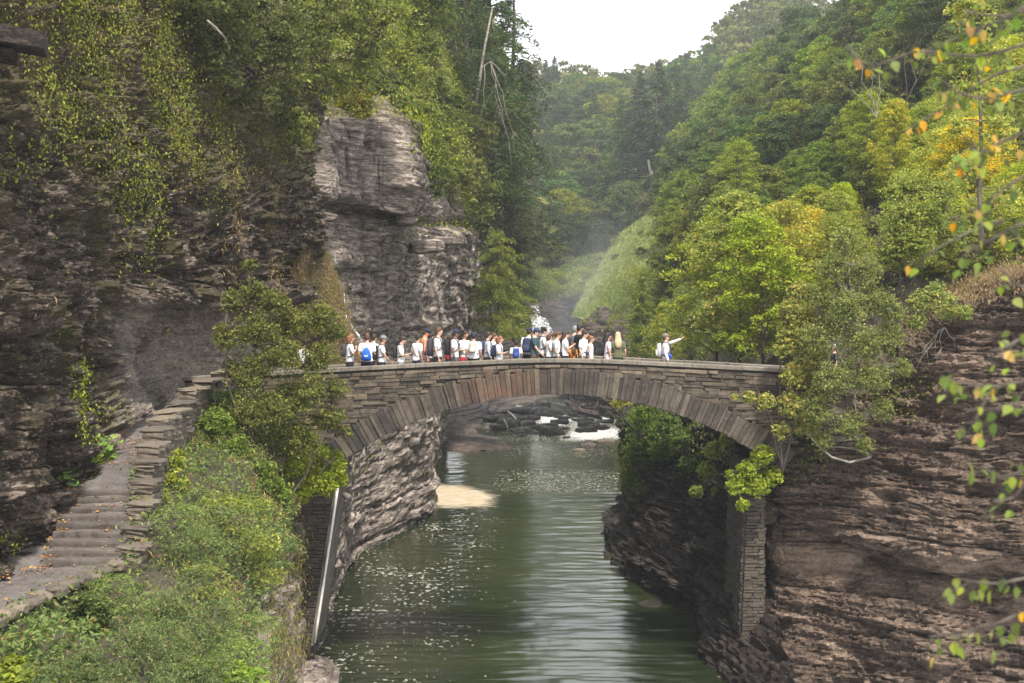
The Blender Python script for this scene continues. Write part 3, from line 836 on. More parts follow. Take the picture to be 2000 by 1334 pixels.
toneR = (0.8 * np.exp(-((_py - (1085 + (_px - 1600) * 0.12) - 30 * _k) / 38) ** 2) * sstep(-0.35, 0.1, _k) + 0.6 * np.exp(-(((_px - 1705) / 26) ** 2 + ((_py - 975) / 30) ** 2)) + 0.45 * np.exp(-((_px - 1850 + (_py - 1200) * 0.1) / 22) ** 2) * sstep(1090, 1130, _py)).clip(0, 1)
netR.build('cliff_right', M['rock_right'], attrs={'tone': toneR.ravel()})

# wooded slope on the right, from the cliff edge up and out of the frame
cH = [
 [P(1240, 850, 148), P(1225, 690, 175), P(1195, 610, 205), P(1185, 560, 235), P(1230, 500, 275), P(1300, 420, 320), P(1380, 330, 360)],
 [P(1290, 870, 108), P(1290, 690, 135), P(1290, 610, 165), P(1290, 520, 195), P(1305, 430, 235), P(1370, 360, 275), P(1440, 250, 330)],
 [P(1400, 860, 70), P(1390, 690, 90), P(1390, 620, 115), P(1400, 520, 140), P(1420, 430, 175), P(1460, 320, 215), P(1520, 190, 260)],
 [P(1530, 800, 51), P(1530, 690, 62), P(1530, 620, 76), P(1540, 540, 95), P(1560, 440, 125), P(1590, 310, 165), P(1640, 150, 210)],
 [P(1655, 715, 49.5), P(1660, 650, 55), P(1670, 570, 64), P(1690, 480, 78), P(1700, 380, 100), P(1730, 240, 135), P(1760, 60, 175)],
 [P(1790, 620, 48.5), P(1800, 570, 53), P(1810, 500, 60), P(1820, 420, 70), P(1840, 310, 88), P(1860, 160, 118), P(1880, -30, 155)],
 [P(1900, 552, 46.8), P(1905, 510, 50), P(1915, 450, 56), P(1930, 370, 65), P(1950, 250, 80), P(1970, 90, 108), P(1990, -120, 145)],
 [P(2010, 538, 45.8), P(2010, 495, 49), P(2020, 430, 54), P(2040, 340, 62), P(2060, 210, 76), P(2080, 40, 102), P(2100, -180, 140)],
 [P(2400, 500, 41), P(2400, 440, 44), P(2400, 360, 49), P(2400, 250, 57), P(2400, 100, 72), P(2400, -100, 98), P(2400, -350, 140)],
]
def dH(g, n):
    x, y, z = g[..., 0], g[..., 1], g[..., 2]
    px, py = proj(g)
    rocky = np.exp(-((px - 1720 + (py - 480) * 0.2) / 110) ** 2) * np.exp(-((py - 520) / 120) ** 2)
    return 0.6 * fbm(x * 0.15, y * 0.15, z * 0.15, 61, 4) + rocky * strata(g, n, 1.0, seed=63)
netH = Net(cH, None, 200, 200, flip_to=(0, 0, 200), disp=dH)
netH.build('hillside_right', M['ground'])
# pale shale outcrop showing between the shrubs on that slope
cO = [[P(1560, 640, 60), P(1575, 560, 62), P(1590, 500, 66)], [P(1640, 665, 53.5), P(1660, 560, 60), P(1650, 430, 78)], [P(1730, 645, 50.5), P(1745, 540, 57.5), P(1700, 400, 84)],
      [P(1800, 590, 50), P(1820, 520, 56), P(1800, 440, 66)], [P(1870, 560, 49), P(1880, 530, 52), P(1885, 500, 55)]]
netO = Net(cO, 4, 100, 100, disp=lambda g, n: (lambda a, b: strata(g, n, 1.1, seed=66, rough=0.2) * a * b + 0.9 * a * b - 0.9)(np.sin(np.linspace(0, math.pi, 100))[:, None] ** 0.5, np.sin(np.linspace(0, math.pi, 100))[None, :] ** 0.5))
netO.build('rock_outcrop', M['rock_dark'])

# far valley side in the middle, closing the view
cC = [
 [P(700, 560, 260), P(700, 440, 320), P(700, 330, 380), P(700, 260, 440), P(700, 230, 500), P(700, 260, 560)],
 [P(950, 580, 250), P(950, 460, 310), P(950, 350, 370), P(950, 260, 430), P(950, 228, 490), P(950, 238, 560)],
 [P(1060, 585, 275), P(1060, 470, 310), P(1060, 360, 365), P(1060, 260, 430), P(1060, 215, 500), P(1060, 220, 580)],
 [P(1130, 560, 285), P(1140, 470, 315), P(1150, 360, 365), P(1160, 260, 425), P(1170, 220, 500), P(1170, 230, 580)],
 [P(1200, 540, 290), P(1220, 460, 320), P(1240, 370, 360), P(1260, 270, 415), P(1270, 218, 480), P(1270, 223, 560)],
 [P(1290, 520, 290), P(1320, 440, 320), P(1350, 330, 355), P(1370, 230, 400), P(1380, 182, 450), P(1390, 192, 530)],
 [P(1400, 500, 290), P(1420, 400, 325), P(1440, 280, 360), P(1460, 160, 400), P(1480, 80, 450), P(1490, 90, 520)],
 [P(1550, 480, 290), P(1570, 360, 330), P(1590, 230, 370), P(1610, 100, 410), P(1620, 10, 460), P(1620, 20, 520)],
 [P(1900, 450, 300), P(1900, 300, 340), P(1900, 150, 380), P(1900, 0, 420), P(1900, -80, 470), P(1900, -70, 520)],
]
netC = Net(cC, None, 160, 120, flip_to=(0, 0, 400), disp=lambda g, n: 2.0 * fbm(g[..., 0] * 0.03, g[..., 1] * 0.03, g[..., 2] * 0.03, 71, 3))
netC.build('hills_far', M['ground'])

# open grassy bank right of the falls
cGr = [
 [P(1120, 620, 214), P(1145, 570, 222), P(1150, 548, 232)],
 [P(1165, 625, 205), P(1180, 565, 215), P(1195, 490, 240)],
 [P(1215, 620, 195), P(1230, 545, 205), P(1250, 440, 245)],
 [P(1270, 600, 190), P(1290, 500, 205), P(1312, 398, 248)],
 [P(1340, 560, 195), P(1345, 480, 210), P(1350, 400, 255)],
]
netGr = Net(cGr, 5, 130, 150, disp=lambda g, n: 1.3 * fbm(g[..., 0] * 0.16, g[..., 1] * 0.16, g[..., 2] * 0.16, 81, 5) + 0.4)
netGr.build('grassy_bank', M['grass_bank'])

# rock walls round the falls
cF = [
 [W(900, 745, 0), P(900, 690, 224), P(900, 640, 228), P(900, 600, 232), P(900, 590, 246), P(900, 560, 250), P(900, 540, 262)],
 [W(1020, 745, 0), P(1020, 690, 226), P(1020, 645, 230), P(1022, 600, 234), P(1022, 594, 250), P(1024, 570, 253), P(1030, 545, 265)],
 [W(1050, 745, 0), P(1050, 690, 228), P(1048, 652, 230), P(1046, 600, 238), P(1046, 596, 250), P(1050, 570, 254), P(1050, 540, 268)],
 [W(1085, 745, 0), P(1085, 690, 231), P(1078, 640, 233), P(1072, 601, 240), P(1075, 596, 250), P(1080, 568, 256), P(1085, 535, 270)],
 [W(1110, 742, 0), P(1112, 690, 233), P(1108, 630, 235), P(1105, 603, 240), P(1105, 592, 248), P(1115, 560, 255), P(1120, 528, 270)],
 [W(1135, 745, 0), P(1138, 680, 228), P(1138, 625, 229), P(1138, 600, 233), P(1138, 585, 240), P(1140, 560, 248), P(1150, 525, 265)],
 [W(1150, 760, 0), P(1155, 680, 212), P(1158, 640, 213), P(1160, 610, 217), P(1162, 590, 226), P(1165, 560, 238), P(1180, 520, 255)],
]
netF = Net(cF, None, 170, 240, disp=lambda g, n: strata(g, n, 2.0, th=(1.9, 0.8, 0.4), am=(0.8, 0.4, 0.15), fr=(0.06, 0.16, 0.4), seed=91, rough=0.08))
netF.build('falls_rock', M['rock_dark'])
# dark ledges on the right of the pool, below the grass
cE = [
 [W(1105, 800, 0), P(1100, 700, 196), P(1098, 675, 197), P(1110, 650, 200), P(1135, 622, 208)],
 [W(1140, 812, 0), P(1138, 700, 178), P(1138, 668, 180), P(1145, 640, 188), P(1160, 605, 205)],
 [W(1190, 820, 0), P(1185, 705, 162), P(1185, 672, 164), P(1190, 640, 176), P(1200, 600, 198)],
 [W(1240, 830, 0), P(1235, 710, 150), P(1235, 676, 152), P(1240, 650, 165), P(1250, 610, 185)],
 [W(1300, 840, 0), P(1300, 720, 138), P(1300, 680, 142), P(1300, 660, 155), P(1300, 620, 175)],
]
netE = Net(cE, 7, 170, 190, disp=lambda g, n: strata(g, n, 1.9, th=(1.1, 0.5, 0.2), am=(0.45, 0.25, 0.08), fr=(0.07, 0.18, 0.5), seed=95, rough=0.1))
netE.build('ledges_right', M['rock_ledge'])

# flat rock shelf on the left of the rapids : a stepped height field
def shelf():
    nu, nv = 220, 200
    Y = np.linspace(114, 222, nv)[None, :] * np.ones((nu, 1))
    s = np.linspace(0, 1, nu)[:, None]
    xl = -9.5
    xr = np.interp(Y, [114, 118, 121, 126, 135, 150, 170, 195, 222], [-4.9, -3.2, 0.1, -0.4, -1.6, -1.2, 1.5, 6.5, 9.0]) + 0.7 * noise(Y * 0.25, 0, 0, 5)
    X = xl + (xr - xl) * s
    e = np.minimum((xr - X) * 1.0, (Y - 118.5 - 1.2 * noise(X * 0.4, 0, 0, 7)) * 0.55)
    h = 0.16 * e + 0.45 * fbm(X * 0.12, Y * 0.05, 0, 8, 4)
    st_ = 0.22
    q_ = h / st_; hq = (np.floor(q_) + sstep(0.7, 1.0, q_ - np.floor(q_))) * st_
    h = np.clip(hq, -1.5, 1.7)
    h = h + 0.05 * fbm(X * 1.1, Y * 0.5, 0, 9, 4)
    h = np.where(e < 0, -0.8, h - 0.05)
    o = Net.__new__(Net)
    o.g = np.stack([X, Y, h], -1); o.n = np.zeros_like(o.g); o.n[..., 2] = 1
    o.nu, o.nv = nu, nv
    o.area = np.ones((nu, nv))
    o.build('river_ledge', M['rock_ledge'])
shelf()

# ------------------------------------------------------------------ the river
def river():
    ys = np.concatenate([np.linspace(1380, 900, 380), np.linspace(899, 742, 90)])
    Yr = np.array([W(1000, y)[1] for y in ys])
    nx = 260
    xL = np.interp(Yr, [38, 60, 110, 240], [-8.5, -9, -12, -16])
    xR = np.interp(Yr, [38, 60, 110, 240], [11, 10, 16, 24])
    s = np.linspace(0, 1, nx)[:, None]
    X = xL[None] + (xR - xL)[None] * s; Y = np.broadcast_to(Yr[None], X.shape)
    rap = sstep(122, 132, Y) * sstep(205, 165, Y)
    Z = (0.021 * noise(X * 0.5 + 0.4 * noise(X * .3, Y * .3, 0, 35), Y * 2.2 + 0.7 * noise(X * .35, Y * .2, 0, 36), 0, 31) + 0.016 * noise(X * 1.15, Y * 4.2, 0, 32)) * np.interp(Y, [40, 110, 200], [1, 1.3, 1.6]) * np.clip(0.75 + 0.8 * fbm(X * .12, Y * .05, 0, 33, 3), .25, 1.4) + 0.012 * fbm(X * 1.2, Y * 0.5, 0, 3, 3) + rap * 0.16 * fbm(X * 0.7, Y * 0.22, 0, 4, 4) + 0.02 * fbm(X * 0.4, Y * 0.12, 0, 6, 2)
    # foam: density 0..1, with sky glitter painted in as white flecks
    foam_glint = rap * (0.32 + 0.25 * sstep(-1, 5, X) + 0.75 * fbm(X * 0.25, Y * 0.08, 0, 12, 3))
    glitter = sstep(96, 118, Y) * (1 - rap) * 0.3 * sstep(-4.5, 0.5, X)  # silver glitter of the reflected sky, painted as white flecks
    specks = sstep(1.2, -3.5, X - 0.02 * (Y - 45)) * sstep(92, 78, Y) * 0.44 * (0.7 + 0.6 * fbm(X * 0.5, Y * 0.3, 0, 14, 3))
    swirl = 0.5 * np.exp(-((Y - 52.0 + 0.12 * (X + 4) ** 2 - 0.6) / 0.35) ** 2) * sstep(-5.3, -4.6, X) * sstep(-0.3, -1.8, X)
    back = 0.35 * sstep(88, 92, Y) * sstep(112, 100, Y) * sstep(-2.6, -0.5, X)
    foam_glint = np.clip(np.maximum.reduce([foam_glint, glitter, specks, swirl, back]), 0, 1)
    cy = 89.5 + 0.6 * noise(X * 0.7, 0, 0, 20)
    wd = np.interp(X, [-6.5, -4.5, -2.0, 0.3], [8.0, 7.5, 6.5, 3.5])
    plume = sstep(1.35, 0.15, np.abs(Y - cy + (X + 5) * 0.5) / wd) * sstep(1.2, -3.6, X + 0.8 * fbm(X * 0.9, Y * 0.3, 0, 22, 3)) 
    o = Net.__new__(Net)
    o.g = np.stack([X, Y, Z], -1); o.n = np.zeros_like(o.g); o.n[..., 2] = 1
    o.nu, o.nv = X.shape; o.area = np.ones(X.shape)
    t = NT('river_water')
    f, p = t.attr('foam_glint'), t.attr('plume')
    v = t.pos((1.0, 0.42, 1))
    nz = t.noise(v, 5.5, 5, 0.6)
    streak = t.noise(t.pos((0.45, 1.6, 1)), 2.2, 5, 0.65, 1.0)
    cell = t.math('ADD', t.math('MULTIPLY', nz, 0.62), t.math('MULTIPLY', streak, 0.38))
    thr = t.mr(f, 0, 1, 0.66, 0.33)
    fm = t.mr(t.math('SUBTRACT', cell, thr), 0, 0.035)
    pl = t.mr(t.math('ADD', t.math('MULTIPLY', streak, 0.9), p), 0.8, 1.15, 0.0, 1.0)
    body = t.mix(t.mr(t.noise(t.pos((0.1, 0.1, 1)), 1, 3), 0.4, 0.6), (0.009, 0.016, 0.005), (0.02, 0.026, 0.009))
    c = t.mix(fm, body, t.mix(t.mr(f, 0.35, 0.7), (0.26, 0.25, 0.2), (0.44, 0.44, 0.44)))
    c = t.mix(pl, c, t.mix(t.mr(streak, 0.35, 0.65), (0.3, 0.235, 0.135), (0.46, 0.4, 0.31)))
    rip = t.noise(t.pos((0.35, 1.8, 1)), 3.8, 5, 0.65, 0.5)
    rip2 = t.noise(t.pos((0.3, 0.9, 1)), 1.1, 3, 0.5, 0.6)
    hgt = t.math('ADD', t.math('MULTIPLY', rip, 0.6), t.math('MULTIPLY', rip2, 0.9))
    wet = t.math('MAXIMUM', fm, pl)
    t.pr(Base_Color=c, Roughness=t.mr(wet, 0, 1, 0.05, 0.75), IOR=1.5, Normal=t.bump(hgt, 0.4, 0.035))
    o.build('river', t.m, True, attrs={'foam_glint': foam_glint.reshape(-1), 'plume': plume.reshape(-1)})
river()
# ------------------------------------------------------------------ boulders in the rapids
def rock_mesh(seed, sub=3, flat=0.5, amp=0.3):
    bm = bmesh.new(); bmesh.ops.create_icosphere(bm, subdivisions=sub, radius=0.5)
    v = np.array([p.co[:] for p in bm.verts])
    r = 1 + amp * fbm(v[:, 0] * 2 + seed * 3.1, v[:, 1] * 2, v[:, 2] * 2, seed, 3) * 1.5
    v = v * r[:, None]
    q_ = 0.16; z = v[:, 2]; zi = np.floor(z / q_); v[:, 2] = (zi + sstep(0.3, 0.7, z / q_ - zi)) * q_ * 0.6 + z * 0.4
    v = np.clip(v, -0.43, 0.43)
    v[:, 2] *= flat
    f = [tuple(l.index for l in fc.verts) for fc in bm.faces]
    bm.free()
    return v, f
rock_me = []
for k in range(7):
    v, f = rock_mesh(k, 3, 0.5)
    rock_me.append(mesh_np('boulder', v, f, [M['rock_wet']], True))
v, f = rock_mesh(21, 3, 0.6); pale_rock = mesh_np('boulder', v, f, [M['wallstone']], True)
boulders = [  # px, py of the waterline, width in photo px, height factor, words
 (1046, 798, 62, 0.8, 'flat dark boulder at the head of the rapids, the farthest back'), (1022, 808, 60, .9, 'dark boulder on the edge of the rock shelf, second row from the back'),
 (1068, 812, 74, .8, 'long low dark slab reaching across the middle of the rapids'), (1093, 828, 40, 1., 'dark wedge shaped boulder in the middle of the rapids'),
 (1120, 812, 22, 1.3, 'small upright dark stone sticking out of the rapids'), (1140, 813, 30, .5, 'thin low dark stone beside the upright one in the rapids'),
 (1138, 823, 44, .5, 'thin flat stone awash above the paired slabs in the rapids'), (1150, 832, 50, .9, 'dark slab on top of the right hand pair in the rapids'),
 (1182, 826, 40, .6, 'low dark stone nearest the right bank of the rapids'), (1172, 838, 38, 1., 'rounded dark stone at the right end of the slab pair'),
 (1144, 844, 42, 1., 'dark slab below the right hand pair in the rapids'), (1102, 838, 24, .6, 'small dark stone between the two boulder groups'),
 (1080, 848, 58, 1.1, 'large dark boulder at the foot of the rapids'), (1072, 836, 44, .9, 'dark boulder leaning behind the large one in the rapids'),
 (1024, 846, 58, .7, 'long dark slab lying at the foot of the left chute'), (1048, 838, 36, 1.0, 'squat dark boulder between two white chutes'),
 (1020, 852, 20, .6, 'tiny dark stone below the long slab of the left chute'), (993, 834, 48, 1.2, 'big rounded dark boulder at the tip of the rock shelf'),
 (966, 824, 44, 1., 'dark blocky boulder lying on the rock shelf edge'), (974, 838, 34, .8, 'dark boulder wedged below the blocky one on the shelf'),
 (1028, 830, 40, .8, 'brown boulder in the left group of the rapids'), (1034, 820, 48, .8, 'broad brown boulder behind the left group of the rapids'),
 (1006, 818, 40, .9, 'brown boulder by the driftwood pole'), (948, 812, 36, .8, 'brown boulder stranded on the rock shelf'),
 (930, 820, 34, .6, 'low brown boulder farthest left on the rock shelf'), (985, 810, 36, .8, 'brown boulder on the shelf behind the driftwood'),
 (1106, 856, 16, .6, 'tiny stone below the large boulder of the rapids'), (1100, 818, 34, .5, 'low stone awash above the wedge shaped boulder')]
for i, (px, py, w, hf, words) in enumerate(boulders):
    p = W(px, py, 0.0)
    wd = w / F * p[1] * 0.95
    o = link('boulder', rock_me[i % 7], loc=(p[0], p[1] + wd * 0.2, 0.18 if px < 1000 else 0.04))
    o.scale = (wd * 1.1, wd * 1.25, wd * 1.0 * hf); o.rotation_euler = (0.06 * (i % 3 - 1), 0.08 * ((i * 7) % 5 - 2), (i * 0.7) % 0.9 - 0.4)
    tag(o, words, 'boulder', 'boulders in the rapids')
for (px, py, w, hf, words) in [(1150, 872, 30, .9, 'pale yellowish boulder standing in fast water below the rapids'), (1132, 880, 22, .7, 'small pale stone just left of the yellowish boulder'),
                               (1186, 861, 34, .4, 'flat pale stone awash near the right bank'), (1107, 853, 14, .5, 'little pale stone below the rapids')]:
    p = W(px, py); wd = w / F * p[1]
    o = link('boulder', pale_rock, loc=(p[0], p[1], 0.0)); o.scale = (wd * 1.4, wd * 1.3, wd * 1.1 * hf)
    tag(o, words, 'boulder', 'pale stones below the rapids')
for (x0, y0, x1, y1, words) in [(991, 803, 1008, 814, 'bleached driftwood pole lying on the boulders'), (984, 819, 992, 823, 'short bleached driftwood stick on the boulders')]:
    a, b = W(x0, y0, 1.3), W(x1, y1, 0.7); b[1] = a[1] - 3; mb = MB(); mb.tube([a, (a + b) / 2 + [0, 0, 0.05], b], [0.08, 0.12, 0.1], 6)
    o = link('driftwood', mb.mesh('driftwood', M['bark_pale'], True)); tag(o, words, 'driftwood')

# white water of the falls: curtains hung just in front of the rock steps
def fall_mat():
    t = NT('falling_water')
    n = t.noise(t.pos((2.6, 2.6, 0.16)), 1.3, 5, 0.65)
    c = t.ramp(n, [(0.38, (0.3, 0.31, 0.33)), (0.6, (0.62, 0.63, 0.66))])
    d = t.n('BsdfDiffuse', {'Color': c})
    tr = t.n('BsdfTransparent')
    mx = t.n('MixShader', {0: t.mr(n, 0.42, 0.64)})
    t.t.links.new(tr.outputs[0], mx.inputs[1]); t.t.links.new(d.outputs[0], mx.inputs[2])
    t.t.links.new(mx.outputs[0], t.out.inputs[0])
    return t.m
M['fall'] = fall_mat()
def curtain(cols, name='curtain'):
    net = Net(cols, None, 60, 60, disp=lambda g, n: 0.35 * fbm(g[..., 0] * 1.6, g[..., 1] * 0.5, g[..., 2] * 0.15, 5, 3))
    nu, nv = 60, 60
    idx = np.arange(nu * nv).reshape(nu, nv)
    f = np.stack([idx[:-1, :-1], idx[1:, :-1], idx[1:, 1:], idx[:-1, 1:]], -1).reshape(-1, 4)
    return mesh_np(name, net.g.reshape(-1, 3), f, [M['fall']], True)
fall = thing('waterfall', tuple(W(1060, 745)), 'white waterfall pouring over dark rock steps at the head of the gorge', 'waterfall')
part_w('upper_curtain', curtain([[P(1037, 650, 227), P(1037, 625, 230), P(1038, 600, 233), P(1038, 595.5, 240)], [P(1050, 650, 228), P(1048, 625, 231), P(1045, 600, 234), P(1045, 595.5, 240)], [P(1060, 645, 228), P(1057, 622, 231.5), P(1052, 600, 235), P(1050, 596, 240)]]), fall)
part_w('lower_curtain', curtain([[W(1030, 745), P(1034, 700, 221), P(1040, 650, 226), P(1040, 618, 230)], [W(1062, 745), P(1060, 700, 220), P(1060, 655, 225), P(1056, 620, 230)], [W(1100, 748), P(1090, 700, 220), P(1078, 660, 225), P(1068, 624, 230)], [W(1120, 750), P(1104, 705, 221), P(1086, 665, 226), P(1072, 632, 231)]]), fall)
gl = thing('side_cascade', tuple(W(925, 700)), 'thin pale cascade seen between cliff and hemlock', 'waterfall')
part_w('curtain', curtain([[P(917, 560, 175), P(920, 535, 176), P(922, 508, 178)], [P(938, 562, 175), P(938, 535, 176), P(936, 506, 178)]]), gl)
# trickle running down the left rocks beside the people
mb = MB(); mb.tube([P(672, 572, 61), P(674, 600, 60.5), P(676, 622, 60), P(688, 638, 59.6), P(700, 655, 59.2), P(708, 668, 58.8)], [0.015, 0.035, 0.04, 0.03, 0.05, 0.02], 5)
tag(link('rivulet', mb.mesh('rivulet', M['fall'], True)), 'thin white rivulet trickling down the left rocks behind the hikers', 'rivulet')

# ------------------------------------------------------------------ THE BRIDGE
YF, YB = 45.0, 48.6                       # front and back faces
XC = (1085 - 1000) / F * YF
def cop_z(x):                             # top of the coping
    return 10.06 - 0.05 * (math.sqrt((x - XC) ** 2 + 1.46 ** 2) - 1.46) - 0.0005 * (x - XC) ** 2
PAR = 0.85
def deck_z(x): return cop_z(x) - PAR
RI = 11.78; ZCR = P(1085, 770, YF)[2]; ZC0 = ZCR - RI
RE = RI + 0.80
def intr(x):
    d = x - XC
    return ZC0 + math.sqrt(max(0, RI * RI - d * d))
XL, XR_ = -10.6, 10.8
bridge = thing('stone_bridge', (XC, (YF + YB) / 2, ZC0), 'low arched stone footbridge spanning the gorge, crowded with hikers', 'bridge')
mb = MB()
xs = np.linspace(XL, XR_, 120)
xa = RI * math.sin(math.radians(37))
for y0, y1, top in ((YF + 0.06, YF + 0.42, 'par'), (YF + 0.42, YB - 0.42, 'deck'), (YB - 0.42, YB - 0.06, 'par')):
    vs, fs = [], []
    for i, x in enumerate(xs):
        zt = cop_z(x) - 0.12 if top == 'par' else deck_z(x)
        zb = intr(x) + 0.03 if abs(x - XC) < xa else (7.0 if abs(x - XC) < xa + 0.35 else 7.75)
        vs += [(x, y0, zb), (x, y0, zt), (x, y1, zt), (x, y1, zb)]
        if i:
            b, a = 4 * i, 4 * (i - 1)
            fs += [(a, b, b + 1, a + 1), (a + 1, b + 1, b + 2, a + 2), (a + 2, b + 2, b + 3, a + 3), (a + 3, b + 3, b, a)]
    n = len(xs) - 1
    fs += [(0, 1, 2, 3), (4 * n + 3, 4 * n + 2, 4 * n + 1, 4 * n)]
    m_ = MB(); m_.add(vs, fs)
    part_w('core_wall' if top == 'par' else 'deck', m_.mesh('bridge_' + top, M['mortar'] if top == 'par' else M['path']), bridge)
rngB = np.random.default_rng(11)
def slab(q4, y0, y1, rng, ch=0.018, bulge=0.02):
    """a stone from its outline (in x, z) as seen on the face, with worn, chamfered edges"""
    q4 = np.array(q4, float); c = q4.mean(0)
    inn = c + (q4 - c) * np.maximum(0.5, 1 - ch * 2 / np.maximum(1e-3, np.linalg.norm(q4 - c, axis=1)))[:, None]
    jit = rng.uniform(-0.006, 0.006, inn.shape)
    V = [(x, y0 + ch, z) for x, z in q4] + [(x, y0 + rng.uniform(-bulge, bulge) * 0.5, z) for x, z in inn + jit] + [(x, y1, z) for x, z in q4]
    n = len(q4); F_ = [tuple(range(n, 2 * n))]
    for i in range(n):
        j = (i + 1) % n
        F_ += [(i, j, n + j, n + i), (i, i + 2 * n, j + 2 * n, j)]
    return V, F_
def build_slab(name, q4, y0, y1, mat, parent, rng, **kw):
    V, F_ = slab(q4, y0, y1, rng, **kw)
    V = np.array(V); c = V.mean(0)
    pl = Vector((0, 0, 0)); k = parent
    while k is not None: pl += k.location; k = k.parent
    return part(name, mesh_np(name, V - c, F_, [mat]), parent, (c[0] - pl.x, c[1] - pl.y, c[2] - pl.z))
# arch slabs
a0 = math.radians(37.5); n_v = 104
ang = np.linspace(-a0, a0, n_v + 1); ang[1:-1] += rngB.uniform(-0.0042, 0.0042, n_v - 1)
for i in range(n_v):
    a, b = ang[i] + 0.0004, ang[i + 1] - 0.0004
    re = RE + rngB.uniform(-0.10, 0.07); ri = RI + rngB.uniform(-0.015, 0.015)
    q4 = [(XC + ri * math.sin(a), ZC0 + ri * math.cos(a)), (XC + ri * math.sin(b), ZC0 + ri * math.cos(b)), (XC + re * math.sin(b), ZC0 + re * math.cos(b)), (XC + re * math.sin(a), ZC0 + re * math.cos(a))]
    build_slab('arch_stone', q4, YF - 0.075 + rngB.uniform(-0.045, 0.045), YF + 0.5, M['voussoir'], bridge, rngB, ch=0.012, bulge=0.03)
# face stones in rough courses
n_st = 0; rest = MB()
z = 9.87
while z > 4.4:
    h = rngB.uniform(0.065, 0.14)
    z0, z1 = z - h, z
    x = XL + 0.1
    while x < XR_:
        w = rngB.uniform(0.22, 0.95)
        xa_, xb_ = x + 0.006, min(x + w, XR_) - 0.006
        x += w
        dz = lambda xx: -(10.06 - cop_z(xx)) * (1.0 if z > 9.3 else max(0.0, 1 - (9.3 - z) / 1.2))
        mid = (xa_ + xb_) / 2
        zt, zb = z1 - 0.006, z0 + 0.006
        def inside(xx, zz): return math.hypot(xx - XC, zz - ZC0) < RE - 0.12
        if inside(mid, zt + dz(mid)): continue
        if inside(xa_, zb) or inside(xb_, zb):
            if mid < XC: xb_ = min(xb_, XC - math.sqrt(max(0, (RE - 0.10) ** 2 - (zb + dz(mid) - ZC0) ** 2)) if RE - 0.1 > zb - ZC0 else xb_)
            else: xa_ = max(xa_, XC + math.sqrt(max(0, (RE - 0.10) ** 2 - (zb + dz(mid) - ZC0) ** 2)) if RE - 0.1 > zb - ZC0 else xa_)
        if xb_ - xa_ < 0.08 or (z < 7.75 and abs((xa_ + xb_) / 2 - XC) > xa + 0.35) or z < 7.0: continue
        j = lambda: rngB.uniform(-0.014, 0.014)
        q4 = [(xa_ + j(), zb + dz(xa_) + j()), (xb_ + j(), zb + dz(xb_) + j()), (xb_ + j(), zt + dz(xb_) + j()), (xa_ + j(), zt + dz(xa_) + j())]
        proud = YF + rngB.uniform(-0.065, 0.035)
        if n_st < 296 and -8.0 < mid < 9.3:
            build_slab('stone', q4, proud, YF + 0.2, M['stone'], bridge, rngB, ch=0.02, bulge=0.02); n_st += 1
        else:
            V, F_ = slab(q4, proud, YF + 0.2, rngB); rest.add(V, F_)
    z = z0
o = part_w('rubble_stones', rest.mesh('rubble_stones', M['stone']), bridge); o['kind'] = 'stuff'
# projecting ledge course low on the left end, as on the photograph
# coping slabs on both parapets
for yy0, yy1 in ((YF - 0.05, YF + 0.46), (YB - 0.46, YB + 0.05)):
    x = XL
    while x < XR_:
        w = rngB.uniform(1.1, 1.9); xb_ = min(x + w, XR_)
        mb = MB(); vs = []; k = 4
        px_ = np.linspace(x + 0.006, xb_ - 0.006, k)
        jz = rngB.uniform(-0.006, 0.006); jy = rngB.uniform(-0.012, 0.012)
        prof = [(yy0, -0.12), (yy0, -0.02), (yy0 + 0.025, 0.0), (yy1 - 0.025, 0.0), (yy1, -0.02), (yy1, -0.12)]
        for xx in px_:
            vs += [(xx, y + jy, cop_z(xx) + zz + jz) for y, zz in prof]
        n6 = 6
        fs = [(i * n6 + j, (i + 1) * n6 + j, (i + 1) * n6 + (j + 1) % n6, i * n6 + (j + 1) % n6) for i in range(k - 1) for j in range(n6)]
        fs += [tuple(range(n6))[::-1], tuple((k - 1) * n6 + j for j in range(n6))]
        mb.add(vs, fs); part_w('coping_stone', mb.mesh('coping', M['coping']), bridge)
        x += w
# inner face of the back parapet and back face stonework are one rough skin
mb = MB()
for yy, sgn in ((YB - 0.43, -1), (YF + 0.43, 1)):
    for kz in range(5):
        x = XL + 0.1
        while x < XR_ - 0.2:
            w = rngB.uniform(0.3, 0.9)
            zc_ = deck_z(x + w / 2) + 0.07 + kz * 0.145
            mb.box((x + w / 2, yy + sgn * rngB.uniform(-0.01, 0.02), zc_), (w - 0.015, 0.08, 0.13)); x += w
o = part_w('parapet_inner_stones', mb.mesh('inner', M['stone'])  , bridge); o['kind'] = 'stuff'
